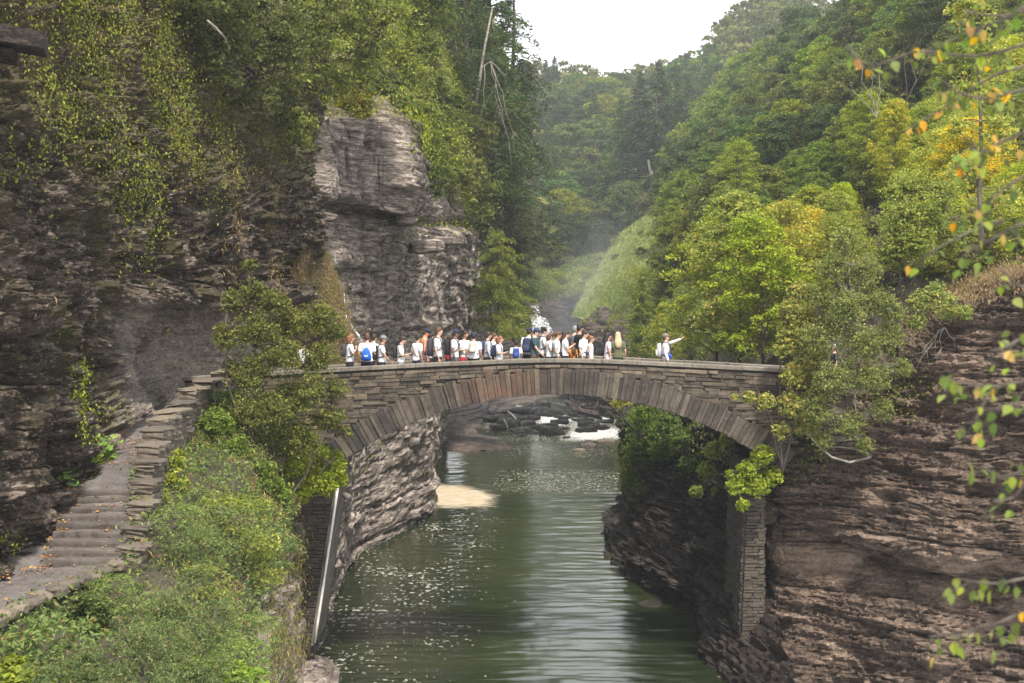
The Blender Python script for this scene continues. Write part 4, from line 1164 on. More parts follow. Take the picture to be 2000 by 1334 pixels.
# tall thin-coursed piers under both ends
def pier(px_top, px_bot, y_top, y_bot, side, px_top2, px_bot2):  # edges read off the photograph
    A, B = P(px_top, y_top, YF + 0.1), P(px_bot, y_bot, YF + 0.1)
    A2, B2 = P(px_top2, y_top, YF + 0.1), P(px_bot2, y_bot, YF + 0.1)
    o = thing('bridge_pier', ((B[0] + B2[0]) / 2, YF + 1.8, B[2]), 'tall tapering pier of thin stone courses under the %s end of the bridge' % side, 'pier', 'piers carrying the bridge')
    z0, z1 = B[2] - 0.3, A[2]
    core = MB()
    def xl(z): return np.interp(z, [B[2], A[2]], [B[0], A[0]])
    def xr(z): return np.interp(z, [B[2], A[2]], [B2[0], A2[0]])
    V = []
    for z in (z0, z1):
        V += [(xl(z) + .03, YF + 0.14, z), (xr(z) - .03, YF + 0.14, z), (xr(z) - .03, YB - 0.15, z), (xl(z) + .03, YB - 0.15, z)]
    core.add(V, [(0, 3, 2, 1), (4, 5, 6, 7), (0, 1, 5, 4), (1, 2, 6, 5), (2, 3, 7, 6), (3, 0, 4, 7)])
    part_w('core', core.mesh('pier_core', M['mortar']), o)
    mb = MB(); z = z0 + 0.05
    while z < z1:
        h = rngB.uniform(0.07, 0.13)
        a, b = xl(z), xr(z)
        x = a
        while x < b - 0.04:
            w = min(rngB.uniform(0.18, 0.5), b - x)
            if b - x - w < 0.1: w = b - x
            mb.box((x + w / 2, YF + 0.14 + rngB.uniform(-0.05, 0.02), z + h / 2 + rngB.uniform(-.01, .01)), (w - 0.02, 0.14, h - 0.018), jit=0.012, rng=rngB); x += w
        y = YF + 0.2
        while y < YB - 0.2:
            w = rngB.uniform(0.25, 0.6)
            for xx in (a, b): mb.box((xx + rngB.uniform(-0.04, 0.03), y + w / 2, z + h / 2), (0.12, w - 0.02, h - 0.018), jit=0.012, rng=rngB)
            y += w
        z += h
    c = part_w('course_stones', mb.mesh('pier_courses', M['course']), o); c['kind'] = 'stuff'
    return o, xl, xr
pl, pxl, pxr = pier(556, 578, 850, 1268, 'left', 668, 606)
mb = MB()
za, zb_ = P(668, 905, YF)[2], P(606, 1262, YF)[2]
V = []
for z in (zb_, za):
    x = pxr(z); V += [(x + 0.0, YF + 0.05, z), (x + 0.09, YF + 0.05, z), (x + 0.09, YB - 0.5, z), (x + 0.0, YB - 0.5, z)]
mb.add(V, [(0, 3, 2, 1), (4, 5, 6, 7), (0, 1, 5, 4), (1, 2, 6, 5), (2, 3, 7, 6), (3, 0, 4, 7)])
part_w('concrete_facing', mb.mesh('facing', M['concrete']), pl)
pp = MB(); zz = np.linspace(zb_ + 0.1, za - 0.8, 8)
pp.tube([(pxr(z) + 0.12, YF + 0.02 + 0.02 * math.sin(z * 3), z) for z in zz], 0.045, 7)
tag(link('drain_pipe', pp.mesh('drain_pipe', M['pipe'], True)), 'pale pipe running down the edge of the left bridge pier', 'pipe')
pp = MB(); zt = P(672, 968, YF)[2]; pp.tube([(-5.32, YF + 0.15, zt), (-5.16, YF - 0.1, zt - 0.04)], 0.1, 10)
tag(link('drain_outlet', pp.mesh('drain_outlet', M['concrete'], True)), 'short round drain outlet near the top of the left pier', 'pipe')
pier(1462, 1446, 900, 1288, 'right', 1494, 1490)
# pale water-worn slab at the foot of the left pier
v, f = rock_mesh(33, 4, 0.5, 0.25)
o = link('rock_slab', mesh_np('slab', v, f, [M['rock_pale']], True), loc=(-6.15, 44.2, 0.1)); o.scale = (1.7, 5.0, 1.3); o.rotation_euler = (0, 0.15, 0.1)
tag(o, 'pale water-worn slab at the foot of the left pier', 'rock')
v, f = rock_mesh(35, 4, 0.5, 0.3)
for i, (px, py, w, h_) in enumerate([(1268, 1178, 46, .45)]):
    p = W(px, py); o = link('rock_slab', mesh_np('slab', v, f, [M['rock_dark']], True), loc=(p[0], p[1], -0.06)); o.scale = (w / F * p[1] * 1.3, 1.8, 0.4)
    tag(o, 'dark slab just awash beside the right bank', 'rock')

# ------------------------------------------------------------------ steps, path wall
stairs = thing('stone_steps', (-9.0, 28.0, 6.52), 'flight of worn stone steps climbing the path beside the left cliff', 'steps')
rs = np.random.default_rng(4)
NS = 9
for i in range(NS):
    Yi = 27.95 + i * (3.3 / NS); zi = 6.52 + (i + 1) * (1.10 / NS)
    xl_, xr_ = np.interp(Yi, [28, 31.3], [-9.25, -9.75]), np.interp(Yi, [28, 31.3], [-7.72, -8.36])
    nx, prof = 26, [(0.0, -0.32), (0.0, -0.06), (0.012, -0.015), (0.05, 0.0), (0.25, 0.0), (0.62, -0.006), (0.62, -0.32)]
    V = []
    for k in range(nx):
        x = xl_ + (xr_ - xl_) * k / (nx - 1)
        for j, (dy, dz) in enumerate(prof):
            jj = 0.028 * float(noise(x * 3.1 + i * 9, j * 0.6, i, 3)); j2 = 0.02 * float(noise(x * 2.3 + i * 5, j * 0.4, i, 5))
            V.append((x, Yi + dy + jj * (1 if j < 4 else 0), zi + dz + j2 * (1 if 0 < j < 6 else 0)))
    m7 = len(prof); fs = [(a * m7 + j, (a + 1) * m7 + j, (a + 1) * m7 + j + 1, a * m7 + j + 1) for a in range(nx - 1) for j in range(m7 - 1)]
    fs += [tuple(range(m7))[::-1], tuple((nx - 1) * m7 + j for j in range(m7))]
    mb = MB(); mb.add(V, fs); part_w('step', mb.mesh('step', M['stepstone']), stairs)

wallp = thing('path_wall', (-8.2, 30, 7.0), 'stepped drystone wall of flat stones along the open side of the steps', 'wall')
def wall_stone(c, d, rz, rng, mat=M['wallstone']):
    bm = bmesh.new(); bmesh.ops.create_cube(bm, size=1.0)
    bmesh.ops.subdivide_edges(bm, edges=bm.edges[:], cuts=1, use_grid_fill=True)
    sd = rng.integers(0, 999)
    V = np.array([v.co[:] for v in bm.verts])
    V = V * (1 - 0.07 * (np.sum(np.abs(V) > 0.49, axis=1) >= 2)[:, None]) + rng.uniform(-0.035, 0.035, V.shape)
    f = [tuple(l.index for l in fc.verts) for fc in bm.faces]; bm.free()
    V = V * np.array(d)
    me = mesh_np('stone', V, f, [mat])
    l = wallp.location
    o = part('stone', me, wallp, (c[0] - l.x, c[1] - l.y, c[2] - l.z)); o.rotation_euler = (0, 0, rz)
    return o
rw = np.random.default_rng(8)
# (Y, x centre, ground z, top z)
piers = [(28.3, -7.60, 6.35, 6.75), (29.0, -7.68, 6.5, 7.05), (29.8, -7.80, 6.7, 7.42), (30.6, -7.92, 6.9, 7.78), (31.4, -8.05, 7.2, 8.12), (32.3, -8.22, 7.4, 8.42), (33.4, -8.42, 7.5, 8.68), (34.6, -8.58, 7.65, 8.84),
         (36.0, -8.72, 7.8, 8.92), (37.6, -8.88, 8.0, 9.02), (39.4, -9.02, 8.1, 9.3), (41.2, -9.05, 8.4, 9.46), (43.2, -8.95, 8.6, 9.62)]
for k, (Y, x, zg, zt) in enumerate(piers):
    nxt = piers[k + 1][0] if k + 1 < len(piers) else Y + 1.8
    ln = nxt - Y; dxx = (piers[k + 1][1] - x) if k + 1 < len(piers) else 0.1
    z = zg - 0.15
    while z < zt - 0.03:
        h = min(rw.uniform(0.09, 0.17), zt - z)
        if h < 0.05: break
        n2 = 1 if ln < 1.1 else 2
        for j in range(n2):
            wall_stone((x + dxx * (j + 0.5) / n2 + rw.uniform(-0.03, 0.03), Y + ln * (j + 0.5) / n2, z + h / 2), (rw.uniform(0.42, 0.54), ln / n2 + 0.02, h), math.atan2(dxx, -ln) * -1 * 0 + rw.uniform(-0.06, 0.06), rw)
        z += h
    wall_stone((x + dxx / 2 + 0.02, Y + ln / 2, zt + 0.035), (rw.uniform(0.56, 0.66), ln * 1.04, 0.085), rw.uniform(-0.06, 0.06), rw)
# low kerb of rough stones by the lower path
kerb = thing('path_kerb', (-8.1, 24, 6.3), 'low rough stone kerb edging the lower path above the bushes', 'kerb')
for k in range(17):
    Y = 20.5 + k * 0.45
    x = np.interp(Y, [20, 25, 28], [-8.85, -8.28, -7.72]) + rw.uniform(-0.04, 0.04); zz = np.interp(Y, [20, 25, 28], [6.3, 6.45, 6.52])
    V, f = rock_mesh(50 + k % 5, 2, 0.8, 0.3)
    me = mesh_np('kerb_stone', V * np.array([0.42, 0.55, 0.32]), f, [M['wallstone']])
    o = part('kerb_stone', me, kerb, (x - kerb.location.x, Y - kerb.location.y, zz + 0.04 - kerb.location.z)); o.rotation_euler = (0, 0, rw.uniform(-0.4, 0.4))
# protruding dark slab high on the left cliff
V, f = rock_mesh(41, 4, 0.8, 0.35); V = np.clip(V * 1.25, [-.36, -.4, -.13], [.36, .4, .13])
for (px, py, Y, sx, words) in [(28, 78, 27.2, 1.35, 'dark flat slab jutting from the top left of the cliff'), (0, 108, 27.6, 0.7, 'smaller dark slab under the jutting one at the cliff edge')]:
    p = P(px, py, Y); o = link('rock_slab', mesh_np('slab', V, f, [M['rock_dark']], False), loc=tuple(p)); o.scale = (sx * 1.2, 3.2, sx * 0.85); o.rotation_euler = (0.1, 0.12, 0.3)
    tag(o, words, 'rock')
# overhanging blocks along the ledge of the far cliff
for i, (px, py, Y, w, h_, words) in enumerate([(740, 452, 73.6, 1.6, .55, 'tan block under the undercut of the pale cliff'), (830, 482, 83, 2.0, .8, 'square block overhanging the right side of the pale cliff'), (858, 470, 90, 1.2, .5, 'pale wedge block on the ledge right of the pale cliff'), (884, 470, 95.5, 1.0, .5, 'small pale tilted block at the right of the ledge'),
                                    (632, 424, 62.5, 0.9, .4, 'pale angular block in the corner left of the pale cliff'), (622, 455, 60.5, .8, .35, 'lower angular block in the corner left of the pale cliff'), (785, 430, 74, 1.2, .6, 'cracked block at the foot of the big rounded buttress')]):
    V, f = rock_mesh(60 + i, 3, 0.7, 0.2)
    p = P(px, py, Y); o = link('rock_block', mesh_np('block', np.clip(V, -0.36, 0.36), f, [M['rock_pale']], False), loc=tuple(p)); o.scale = (w * 1.4, 2.4, h_ * 1.7); o.rotation_euler = (0.05, 0.06 * (i - 3), 0.4)
    tag(o, words, 'rock')
# ------------------------------------------------------------------ the hikers on the bridge
_mc = {}
def cloth(col, rough=0.85, sheen=True):
    k = (tuple(col), rough)
    if k not in _mc:
        _mc[k] = flat_mat('fabric', col, rough, 0.12, 20, 0.3)
    return _mc[k]
SK = {'fair': (0.56, 0.34, 0.25), 'tan': (0.42, 0.24, 0.16), 'brown': (0.2, 0.105, 0.065), 'dark': (0.11, 0.055, 0.035), 'red': (0.62, 0.27, 0.16)}
def skin(k):
    kk = ('skin', k)
    if kk not in _mc: _mc[kk] = flat_mat('skin_' + k, SK[k], 0.5, 0.08, 12, 0.1)
    return _mc[kk]
HAIR = {'black': (0.014, 0.011, 0.01), 'dark': (0.03, 0.018, 0.012), 'brown': (0.08, 0.04, 0.02), 'ginger': (0.19, 0.08, 0.035), 'blonde': (0.42, 0.33, 0.2), 'grey': (0.2, 0.19, 0.18)}
def hairm(k):
    kk = ('hair', k)
    if kk not in _mc: _mc[kk] = flat_mat('hair_' + k, HAIR[k], 0.6, 0.3, 30, 0.5)
    return _mc[kk]
JOBS = []
def capsule(mb, a, b, ra, rb, k=10):
    a, b = np.array(a, float), np.array(b, float); d = b - a; L = np.linalg.norm(d); d = d / L
    pts = [a - d * ra * 0.95, a - d * ra * 0.6, a, a + (b - a) * 0.5, b, b + d * rb * 0.6, b + d * rb * 0.95]
    mb.tube(pts, [ra * 0.3, ra * 0.8, ra, (ra + rb) * 0.5, rb, rb * 0.8, rb * 0.3], k)
def loft(mb, rings, k=14, flare=0.0):
    V = []
    for (z, hw, dp, cx) in rings:
        for j in range(k):
            w = 2 * math.pi * j / k
            V.append((cx + dp * math.cos(w), hw * math.sin(w), z))
    F_ = [(i * k + j, i * k + (j + 1) % k, (i + 1) * k + (j + 1) % k, (i + 1) * k + j) for i in range(len(rings) - 1) for j in range(k)]
    F_ += [tuple(range(k))[::-1], tuple((len(rings) - 1) * k + j for j in range(k))]
    mb.add(V, F_)
ARMS = {
 'down': [(0, .185, 1.385), (-.03, .245, 1.12), (.05, .25, .89), (.075, .245, .81)],
 'swing': [(0, .185, 1.385), (.08, .235, 1.13), (.24, .21, .95), (.30, .2, .89)],
 'hold': [(0, .185, 1.385), (.03, .24, 1.12), (.23, .12, 1.14), (.29, .08, 1.17)],
 'strap': [(0, .185, 1.385), (.03, .28, 1.15), (.16, .19, 1.30), (.17, .14, 1.35)],
 'hip': [(0, .185, 1.385), (-.09, .34, 1.14), (.04, .22, .99), (.07, .17, .97)],
 'point': [(0.02, .18, 1.40), (.27, .19, 1.47), (.49, .19, 1.56), (.56, .19, 1.595)],
 'phone': [(0, .185, 1.385), (.06, .23, 1.13), (.26, .08, 1.24), (.31, .04, 1.28)],
}
def person(px, hy, Y, face, label, hair='dark', style='short', cap=None, shirt=(.75, .75, .75), sleeve='tee', low=(.02, .02, .025), legs='shorts', sk='fair', la='down', ra='down', look=12, hyaw=0, build=1.0, bag=None, baglabel=None, slingl=None, phone=False, group='hikers crossing the bridge'):
    X = (px - 1000) / F * Y
    dz = deck_z(X)
    top = P(px, hy, Y)[2]
    s = (top - dz) / 1.75
    rng = random.Random(int(px * 7 + hy))
    o = thing('person', (X, Y, dz), label, 'person', group, math.radians(face))
    o.scale = (s, s, s)
    cy, sy = math.cos(math.radians(hyaw)), math.sin(math.radians(hyaw))
    cl, sl = math.cos(math.radians(look)), math.sin(math.radians(look))
    R = np.array([[cy, -sy, 0], [sy, cy, 0], [0, 0, 1]]) @ np.array([[cl, 0, sl], [0, 1, 0], [-sl, 0, cl]])
    nk = np.array([0.02, 0, 1.52])
    def hd(p): return R @ np.array(p) + nk
    b = build
    tors = [(.82, .15 * b, .105 * b, 0), (.9, .165 * b, .115 * b, 0), (1.0, .155 * b, .105 * b, 0), (1.1, .14 * b, .1 * b, 0.005), (1.22, .155 * b, .108 * b, 0.005), (1.33, .175 * b, .11 * b, 0), (1.40, .165 * b, .09, -0.005), (1.445, .10, .07, 0), (1.48, .055, .055, .01)]
    body = MB(); loft(body, tors)
    capsule(body, (0.0, 0, 1.44), (0.02, 0, 1.56), .056, .052)
    c = hd((0.015, 0, .105)); body.ball(c, (.098, .076, .112), 12, 9, R)
    body.ball(hd((.045, 0, .04)), (.06, .052, .055), 10, 7, R)
    body.ball(hd((.115, 0, .085)), (.02, .014, .024), 8, 5, R)
    body.ball(hd((.098, 0, .035)), (.014, .024, .012), 8, 5, R)
    for q_ in (1, -1): body.ball(hd((.0, q_ * .08, .095)), (.022, .012, .032), 8, 5, R)
    top_ = MB(); bot = MB(); fing = MB()
    if sleeve != 'none': loft(top_, [(z - (0.02 if i == 0 else 0), w + .017, d + .019, cx) for i, (z, w, d, cx) in enumerate(tors[1:8])])
    for side, pose in ((1, la), (-1, ra)):
        J = [np.array([p[0], p[1] * side, p[2]]) for p in ARMS[pose]]
        J[0][1] *= (0.5 + 0.5 * b)
        capsule(body, J[0], J[1], .05 * b, .04); capsule(body, J[1], J[2], .041, .028)
        d = unit(J[3] - J[2])
        body.ball((J[2] + J[3]) / 2 + d * 0.01, (.034, .036, .036), 8, 6)
        body.ball(J[3], (.028, .03, .03), 8, 6)
        sidev = unit(np.cross(d, [0, 0, 1.0]) + 1e-6)
        for fi in range(4):
            off = (fi - 1.5) * 0.018
            base_ = J[3] + sidev * off * 0.0 + np.array([0, 0, 1.0]) * off * (1 if pose == 'point' else 0.0) + (np.array([1.0, 0, 0]) * off if pose in ('down',) else sidev * off * (pose != 'point'))
            ln = (0.07, 0.08, 0.076, 0.06)[fi]
            bend = np.array([0, 0, -0.012]) if not (pose == 'point') else np.array([0, -side * 0.0, -0.004])
            if pose == 'point' and fi < 3: ln *= 0.55; bend = np.array([-.02, 0, -.02])
            fing.tube([base_, base_ + d * ln * 0.5, base_ + d * ln + bend], [.0095, .009, .006], 5)
        th = J[2] * 0.4 + J[3] * 0.6
        fing.tube([th, th + d * 0.03 + np.array([0.025, -side * .012, .008]), th + d * 0.062 + np.array([0.03, -side * .015, .006])], [.011, .010, .007], 5)
        if sleeve == 'tee':
            capsule(top_, J[0], J[0] + (J[1] - J[0]) * 0.62, .066 * b, .062 * b)
        elif sleeve == 'long':
            capsule(top_, J[0], J[1], .064 * b, .052); capsule(top_, J[1], J[2], .052, .04)
        elif sleeve == 'tank':
            capsule(top_, J[0] + np.array([0, -side * .05, 0.0]), J[0] + np.array([0, -side * .06, -.1]), .05, .06)
        hx = .09 * b * side
        fx = rng.uniform(-.1, .12) * side
        K = [(0, hx, .88), (.02 + fx * .5, hx * 1.05, .48), (fx - .03, hx * 1.1, .09), (fx + .1, hx * 1.15, .035)]
        capsule(body, K[0], K[1], .085 * b, .055); capsule(body, K[1], K[2], .057, .036); capsule(body, K[2], K[3], .04, .034)
        e = 0.75 if legs == 'shorts' else 1.0
        capsule(bot, K[0], tuple(np.array(K[0]) + (np.array(K[1]) - np.array(K[0])) * e), .105 * b, .085 * b if legs == 'shorts' else .07)
        if legs == 'long': capsule(bot, K[1], K[2], .07, .052)
    loft(bot, [(.80, .165 * b, .12 * b, 0), (.9, .178 * b, .127 * b, 0), (.99, .168 * b, .118 * b, 0), (1.01, .16 * b, .11 * b, 0)])
    JOBS.append((body, 0.033, 'body', skin(sk), o, fing))
    if sleeve != 'none': JOBS.append((top_, 0.028, 'shirt', cloth(shirt), o, None))
    JOBS.append((bot, 0.036, 'shorts' if legs == 'shorts' else 'trousers', cloth(low), o, None))
    hr = MB()
    if style != 'none':
        hr.ball(hd((-.01, 0, .135)), (.108, .088, .105), 14, 9, R)
        hr.ball(hd((-.045, 0, .10)), (.075, .083, .095), 12, 8, R)
        if style == 'curly':
            for k in range(14):
                a = rng.uniform(0, 6.28); hr.ball(hd((-.015 + .08 * math.cos(a), .075 * math.sin(a), .15 + rng.uniform(0, .07))), .042, 8, 6)
        if style == 'bob':
            loft(hr, [(1.47, .085, .06, -.03), (1.52, .10, .075, -.03), (1.60, .098, .09, -.02), (1.68, .085, .09, -.015)])
        if style == 'long':
            loft(hr, [(1.22, .07, .028, -.13), (1.3, .105, .045, -.125), (1.42, .125, .06, -.105), (1.52, .11, .08, -.05), (1.62, .098, .09, -.02), (1.70, .085, .09, -.01)])
        if style == 'pony':
            pts = [hd((-.09, 0, .15)), hd((-.15, 0, .12)), hd((-.16, 0, .02)), hd((-.14, 0, -.08))]
            hr.tube(pts, [.03, .04, .036, .012], 8)
        if style == 'bun': hr.ball(hd((-.1, 0, .2)), .05, 10, 7)
        JOBS.append((hr, 0.022, 'hair', hairm(hair), o, None))
    if cap is not None:
        cp = MB()
        cp.ball(hd((-.005, 0, .155)), (.118, .097, .085), 14, 9, R)
        part('cap', cp.mesh('cap', cloth(cap), True), o)
        br = MB()
        V = []
        for j in range(9):
            a = math.radians(-70 + 140 * j / 8)
            V.append(hd((.05 + .05 * math.cos(a), .08 * math.sin(a), .155))); V.append(hd((.07 + .13 * math.cos(a), .085 * math.sin(a), .145)))
        V2 = [v + np.array([0, 0, -.008]) for v in V]
        F_ = [(2 * j, 2 * j + 1, 2 * j + 3, 2 * j + 2) for j in range(8)] + [(18 + 2 * j, 18 + 2 * j + 2, 18 + 2 * j + 3, 18 + 2 * j + 1) for j in range(8)] + [(2 * j + 1, 18 + 2 * j + 1, 18 + 2 * j + 3, 2 * j + 3) for j in range(8)]
        br.add(V + V2, F_)
        part('cap_brim', br.mesh('brim', cloth(cap if style != 'x' else (.7, .7, .7))), o)
    ey = MB(); 
    for q_ in (1, -1):
        ey = MB(); ey.ball(hd((.104, q_ * .032, .10)), (.009, .013, .008), 8, 5, R); part('eye', ey.mesh('eye', hairm('black')), o)
    for q_ in (1, -1):
        sh = MB(); loft(sh, [(.0, .05, .13, 0), (.035, .052, .135, 0), (.06, .05, .10, -.02), (.10, .043, .05, -.06)], 12)
        me = sh.mesh('shoe', cloth((.08, .08, .085)), True)
        part('shoe', me, o, (.04, q_ * .11 * b, 0.0))
    if bag is not None:
        t = thing('backpack', (X, Y, dz), baglabel or 'backpack', 'backpack', 'backpacks worn by the hikers', math.radians(face)); t.scale = (s, s, s)
        d = bag
        col = cloth(d['c'], 0.8); sz = d.get('s', 1.0); kind = d.get('k', 'pack')
        x0 = -(.108 * b + .02)
        mb = MB()
        if kind == 'string':
            loft(mb, [(.93, .13, .05, x0 - .04), (.97, .155, .085, x0 - .06), (1.1, .14, .08, x0 - .06), (1.22, .10, .06, x0 - .045), (1.32, .03, .025, x0 - .02)], 14)
            part('bag_body', mb.mesh('sack', col, True), t)
            lg = MB(); 
            lg.ball((x0 - .141, 0, 1.06), (.008, .035, .012), 8, 5)
            for q_ in (1, -1): lg.ball((x0 - .138, q_ * .035, 1.075), (.008, .012, .028), 8, 5)
            part('logo', lg.mesh('logo', cloth((.8, .82, .85))), t)
        else:
            w, h_, dp = .145 * sz, .46 * sz, .085 * sz
            zt = 1.43; zb = zt - h_
            loft(mb, [(zb, w * .8, dp * .7, x0 - dp), (zb + .03, w, dp, x0 - dp), (zb + h_ * .5, w * 1.02, dp * 1.05, x0 - dp), (zt - .08, w * .95, dp, x0 - dp), (zt - .02, w * .75, dp * .75, x0 - dp * .9), (zt, w * .4, dp * .4, x0 - dp * .8)], 16)
            part('main_pocket', mb.mesh('pack', col, True), t)
            m2 = MB(); loft(m2, [(zb + .03, w * .7, dp * .4, x0 - dp * 2.0), (zb + .06, w * .8, dp * .5, x0 - dp * 2.0), (zb + h_ * .45, w * .78, dp * .45, x0 - dp * 1.98), (zb + h_ * .52, w * .6, dp * .3, x0 - dp * 1.95)], 14)
            part('front_pocket', m2.mesh('pocket', cloth(tuple(min(1, x * 1.35 + .01) for x in d['c']), 0.8), True), t)
        for q_ in (1, -1):
            m3 = MB(); y_ = .10 * q_
            m3.tube([(x0 - .02, y_, 1.36), (x0 + .04, y_ * 1.15, 1.455), (0.02, y_ * 1.2, 1.462), (.095 * b, y_ * 1.2, 1.40), (.132 * b + .004, y_ * 1.15, 1.28), (.12 * b, y_ * 1.35, 1.16), (.02, q_ * .19 * b, 1.08), (x0 + .01, q_ * .13, 1.06)], [.016 if kind != 'string' else .007] * 8, 5)
            part('strap', m3.mesh('strap', cloth(d.get('sc', d['c']), 0.8)), t)
    if slingl:
        colr, lab = slingl
        t = thing('sling_bag', (X, Y, dz), lab, 'bag', 'small bags slung across hikers', math.radians(face)); t.scale = (s, s, s)
        m3 = MB(); m3.tube([(.0, .12, 1.47), (.10 * b, .07, 1.38), (.138 * b, -.02, 1.22), (.12 * b, -.12, 1.06), (0.0, -.19 * b, .99), (-.1 * b, -.11, 1.06), (-.138 * b, .0, 1.22), (-.11 * b, .08, 1.38), (.0, .12, 1.47)], .014, 5)
        part('strap', m3.mesh('strap', cloth(colr)), t)
        m4 = MB(); loft(m4, [(.93, .06, .03, 0), (.95, .08, .045, 0), (1.04, .08, .045, 0), (1.07, .06, .03, 0)], 12)
        part('pouch', m4.mesh('pouch', cloth(colr), True), t, (.15 * b, -.10, 0))
    if phone:
        m5 = MB(); m5.box((0, 0, 0), (.012, .075, .15))
        t = thing('phone', (X, Y, dz), 'phone held up by the long dark haired hiker near the middle', 'phone', None, math.radians(face)); t.scale = (s, s, s)
        part('case', m5.mesh('phone', cloth((.03, .03, .035), 0.3)), t, (.335, .0, 1.30))
    return o
WH = (.74, .75, .78); W2 = (.66, .67, .72)
NAVY = (.014, .018, .04); BLK = (.012, .012, .014)
person(592, 664, 46.8, 60, 'hiker in white tee mostly hidden by leaves at the left end', hair='dark', shirt=WH, la='strap')
person(683, 652, 46.6, 20, 'ginger-haired hiker in white top half behind the leaves on the left', hair='ginger', style='bob', shirt=WH, ra='strap', bag={'c': (.05, .045, .05), 's': .8}, baglabel='small dark backpack on the ginger-haired hiker by the leaves')
person(717, 650, 45.9, 88, 'hiker seen from behind wearing white tee and navy shorts with blue sack', hair='brown', shirt=WH, low=NAVY, sk='tan', bag={'c': (.012, .09, .5), 'k': 'string', 'sc': (.5, .55, .7)}, baglabel='bright blue drawstring sack with pale logo')
person(729, 652, 47.6, 50, 'dark-haired hiker hidden behind the one with the blue sack', hair='dark', shirt=(.5, .5, .52))
person(746, 655, 46.0, 5, 'hiker in grey cap and white tee just right of the blue sack', hair='brown', cap=(.16, .16, .17), shirt=WH, ra='swing', sk='tan', bag={'c': BLK}, baglabel='black backpack on the hiker in the grey cap')
person(783, 656, 46.1, 0, 'dark-haired hiker in white tee standing apart and looking down', hair='dark', shirt=WH, look=28, ra='hold', la='hold', bag={'c': (.02, .02, .024), 's': .85}, baglabel='small black backpack on the lone hiker looking down', low=(.25, .26, .28))
person(815, 652, 46.0, 35, 'broad hiker with black hair, white tee and grey strap across the back', hair='black', shirt=WH, low=NAVY, build=1.12, look=15, sk='tan', slingl=((.10, .10, .11), 'grey sling bag across the broad hiker with black hair'))
person(829, 641, 47.4, 10, 'tall sunburnt shirtless hiker in a navy cap', hair='brown', cap=NAVY, sleeve='none', sk='red', look=22, low=(.1, .11, .13), build=1.1)
person(840, 650, 47.9, 30, 'dark-haired hiker in pale grey just behind the shirtless one', hair='black', shirt=(.45, .46, .5))
person(855, 639, 46.0, -5, 'tall brown-haired hiker in white tee with a large dark backpack', hair='brown', shirt=WH, low=(.03, .03, .035), sk='fair', look=5, bag={'c': (.045, .035, .05), 's': 1.12}, baglabel='large dark purple backpack on the tall brown-haired hiker')
person(877, 654, 47.5, 20, 'hiker in red top glimpsed behind the tall one with the large pack', hair='dark', shirt=(.35, .03, .04), sk='brown')
person(888, 643, 46.0, -5, 'hiker in navy and white cap with a white tank top and black pack', hair='dark', cap=(.02, .02, .05), shirt=WH, sleeve='tee', sk='brown', low=(.12, .12, .13), look=10, bag={'c': BLK}, baglabel='black backpack on the hiker in the navy and white cap')
person(907, 646, 47.0, -40, 'dark-haired hiker in white tee with red trim facing the camera', hair='dark', shirt=(.7, .66, .67), ra='hold', la='down', sk='tan', low=(.4, .03, .04))
person(925, 649, 45.9, 80, 'hiker in a purple cap seen from behind with a pale backpack', hair='black', cap=(.03, .022, .06), shirt=WH, low=BLK, sk='tan', build=1.08, bag={'c': (.4, .36, .33), 's': .75, 'sc': (.3, .27, .25)}, baglabel='small pale beige backpack on the hiker in the purple cap')
person(952, 648, 47.0, 15, 'hiker in pale grey hooded top with patterned navy pack', hair='dark', shirt=(.5, .5, .52), sleeve='long', bag={'c': (.03, .04, .10), 's': .95}, baglabel='navy backpack on the hiker in the pale hooded top')
person(963, 650, 47.8, 0, 'brown-haired hiker partly hidden beside the strawberry blonde one', hair='brown', shirt=W2)
person(975, 656, 46.1, -15, 'strawberry blonde hiker in white tee resting arms by the wall', hair='ginger', style='bob', shirt=WH, ra='hold', la='hold', low=(.02, .03, .09), bag={'c': (.02, .022, .05), 's': .95}, baglabel='dark navy backpack on the strawberry blonde hiker')
person(1008, 664, 46.8, 90, 'short hiker seen from behind carrying a blue backpack', hair='black', shirt=WH, sk='brown', build=.95, bag={'c': (.02, .05, .22), 's': .85}, baglabel='blue backpack on the short hiker left of the teal shirt')
person(1022, 663, 47.5, 40, 'short dark-haired hiker in white tee beside the blue backpack', hair='black', shirt=WH, sk='brown', build=.92)
person(1033, 640, 47.2, 70, 'hiker in a navy cap right behind the teal shirt', hair='dark', cap=(.014, .02, .05), shirt=WH, bag={'c': (.02, .026, .07)}, baglabel='navy and white backpack behind the teal polo shirt')
person(1044, 640, 46.0, -10, 'tall hiker in a dark teal polo and navy and white cap', hair='dark', cap=(.03, .04, .09), shirt=(.025, .06, .075), low=(.07, .055, .04), look=22, build=1.1, ra='swing', sk='fair')
person(1060, 639, 46.8, 10, 'curly-haired hiker in white tee with dark pack straps', hair='dark', style='curly', shirt=WH, look=12, ra='strap', bag={'c': (.02, .02, .025), 's': .9}, baglabel='black backpack on the curly-haired hiker')
person(1073, 649, 46.4, 5, 'brown-bobbed hiker in white tee looking down', hair='brown', style='bob', shirt=WH, look=25, low=BLK, ra='hold')
person(1087, 647, 46.1, 0, 'ponytailed hiker in white tee with a dark shoulder bag', hair='brown', style='pony', shirt=WH, look=20, low=BLK, la='hold', slingl=((.015, .015, .018), 'dark shoulder bag of the ponytailed hiker'))
person(1103, 645, 46.3, 5, 'long dark-haired hiker in white tee holding up a phone', hair='dark', style='long', shirt=WH, low=BLK, ra='phone', la='phone', look=24, sk='fair', phone=True)
person(1118, 668, 46.7, 120, 'small hiker in an orange tie-dye top and blue shorts', hair='brown', style='long', shirt=(.55, .2, .04), low=(.1, .25, .5), build=.9)
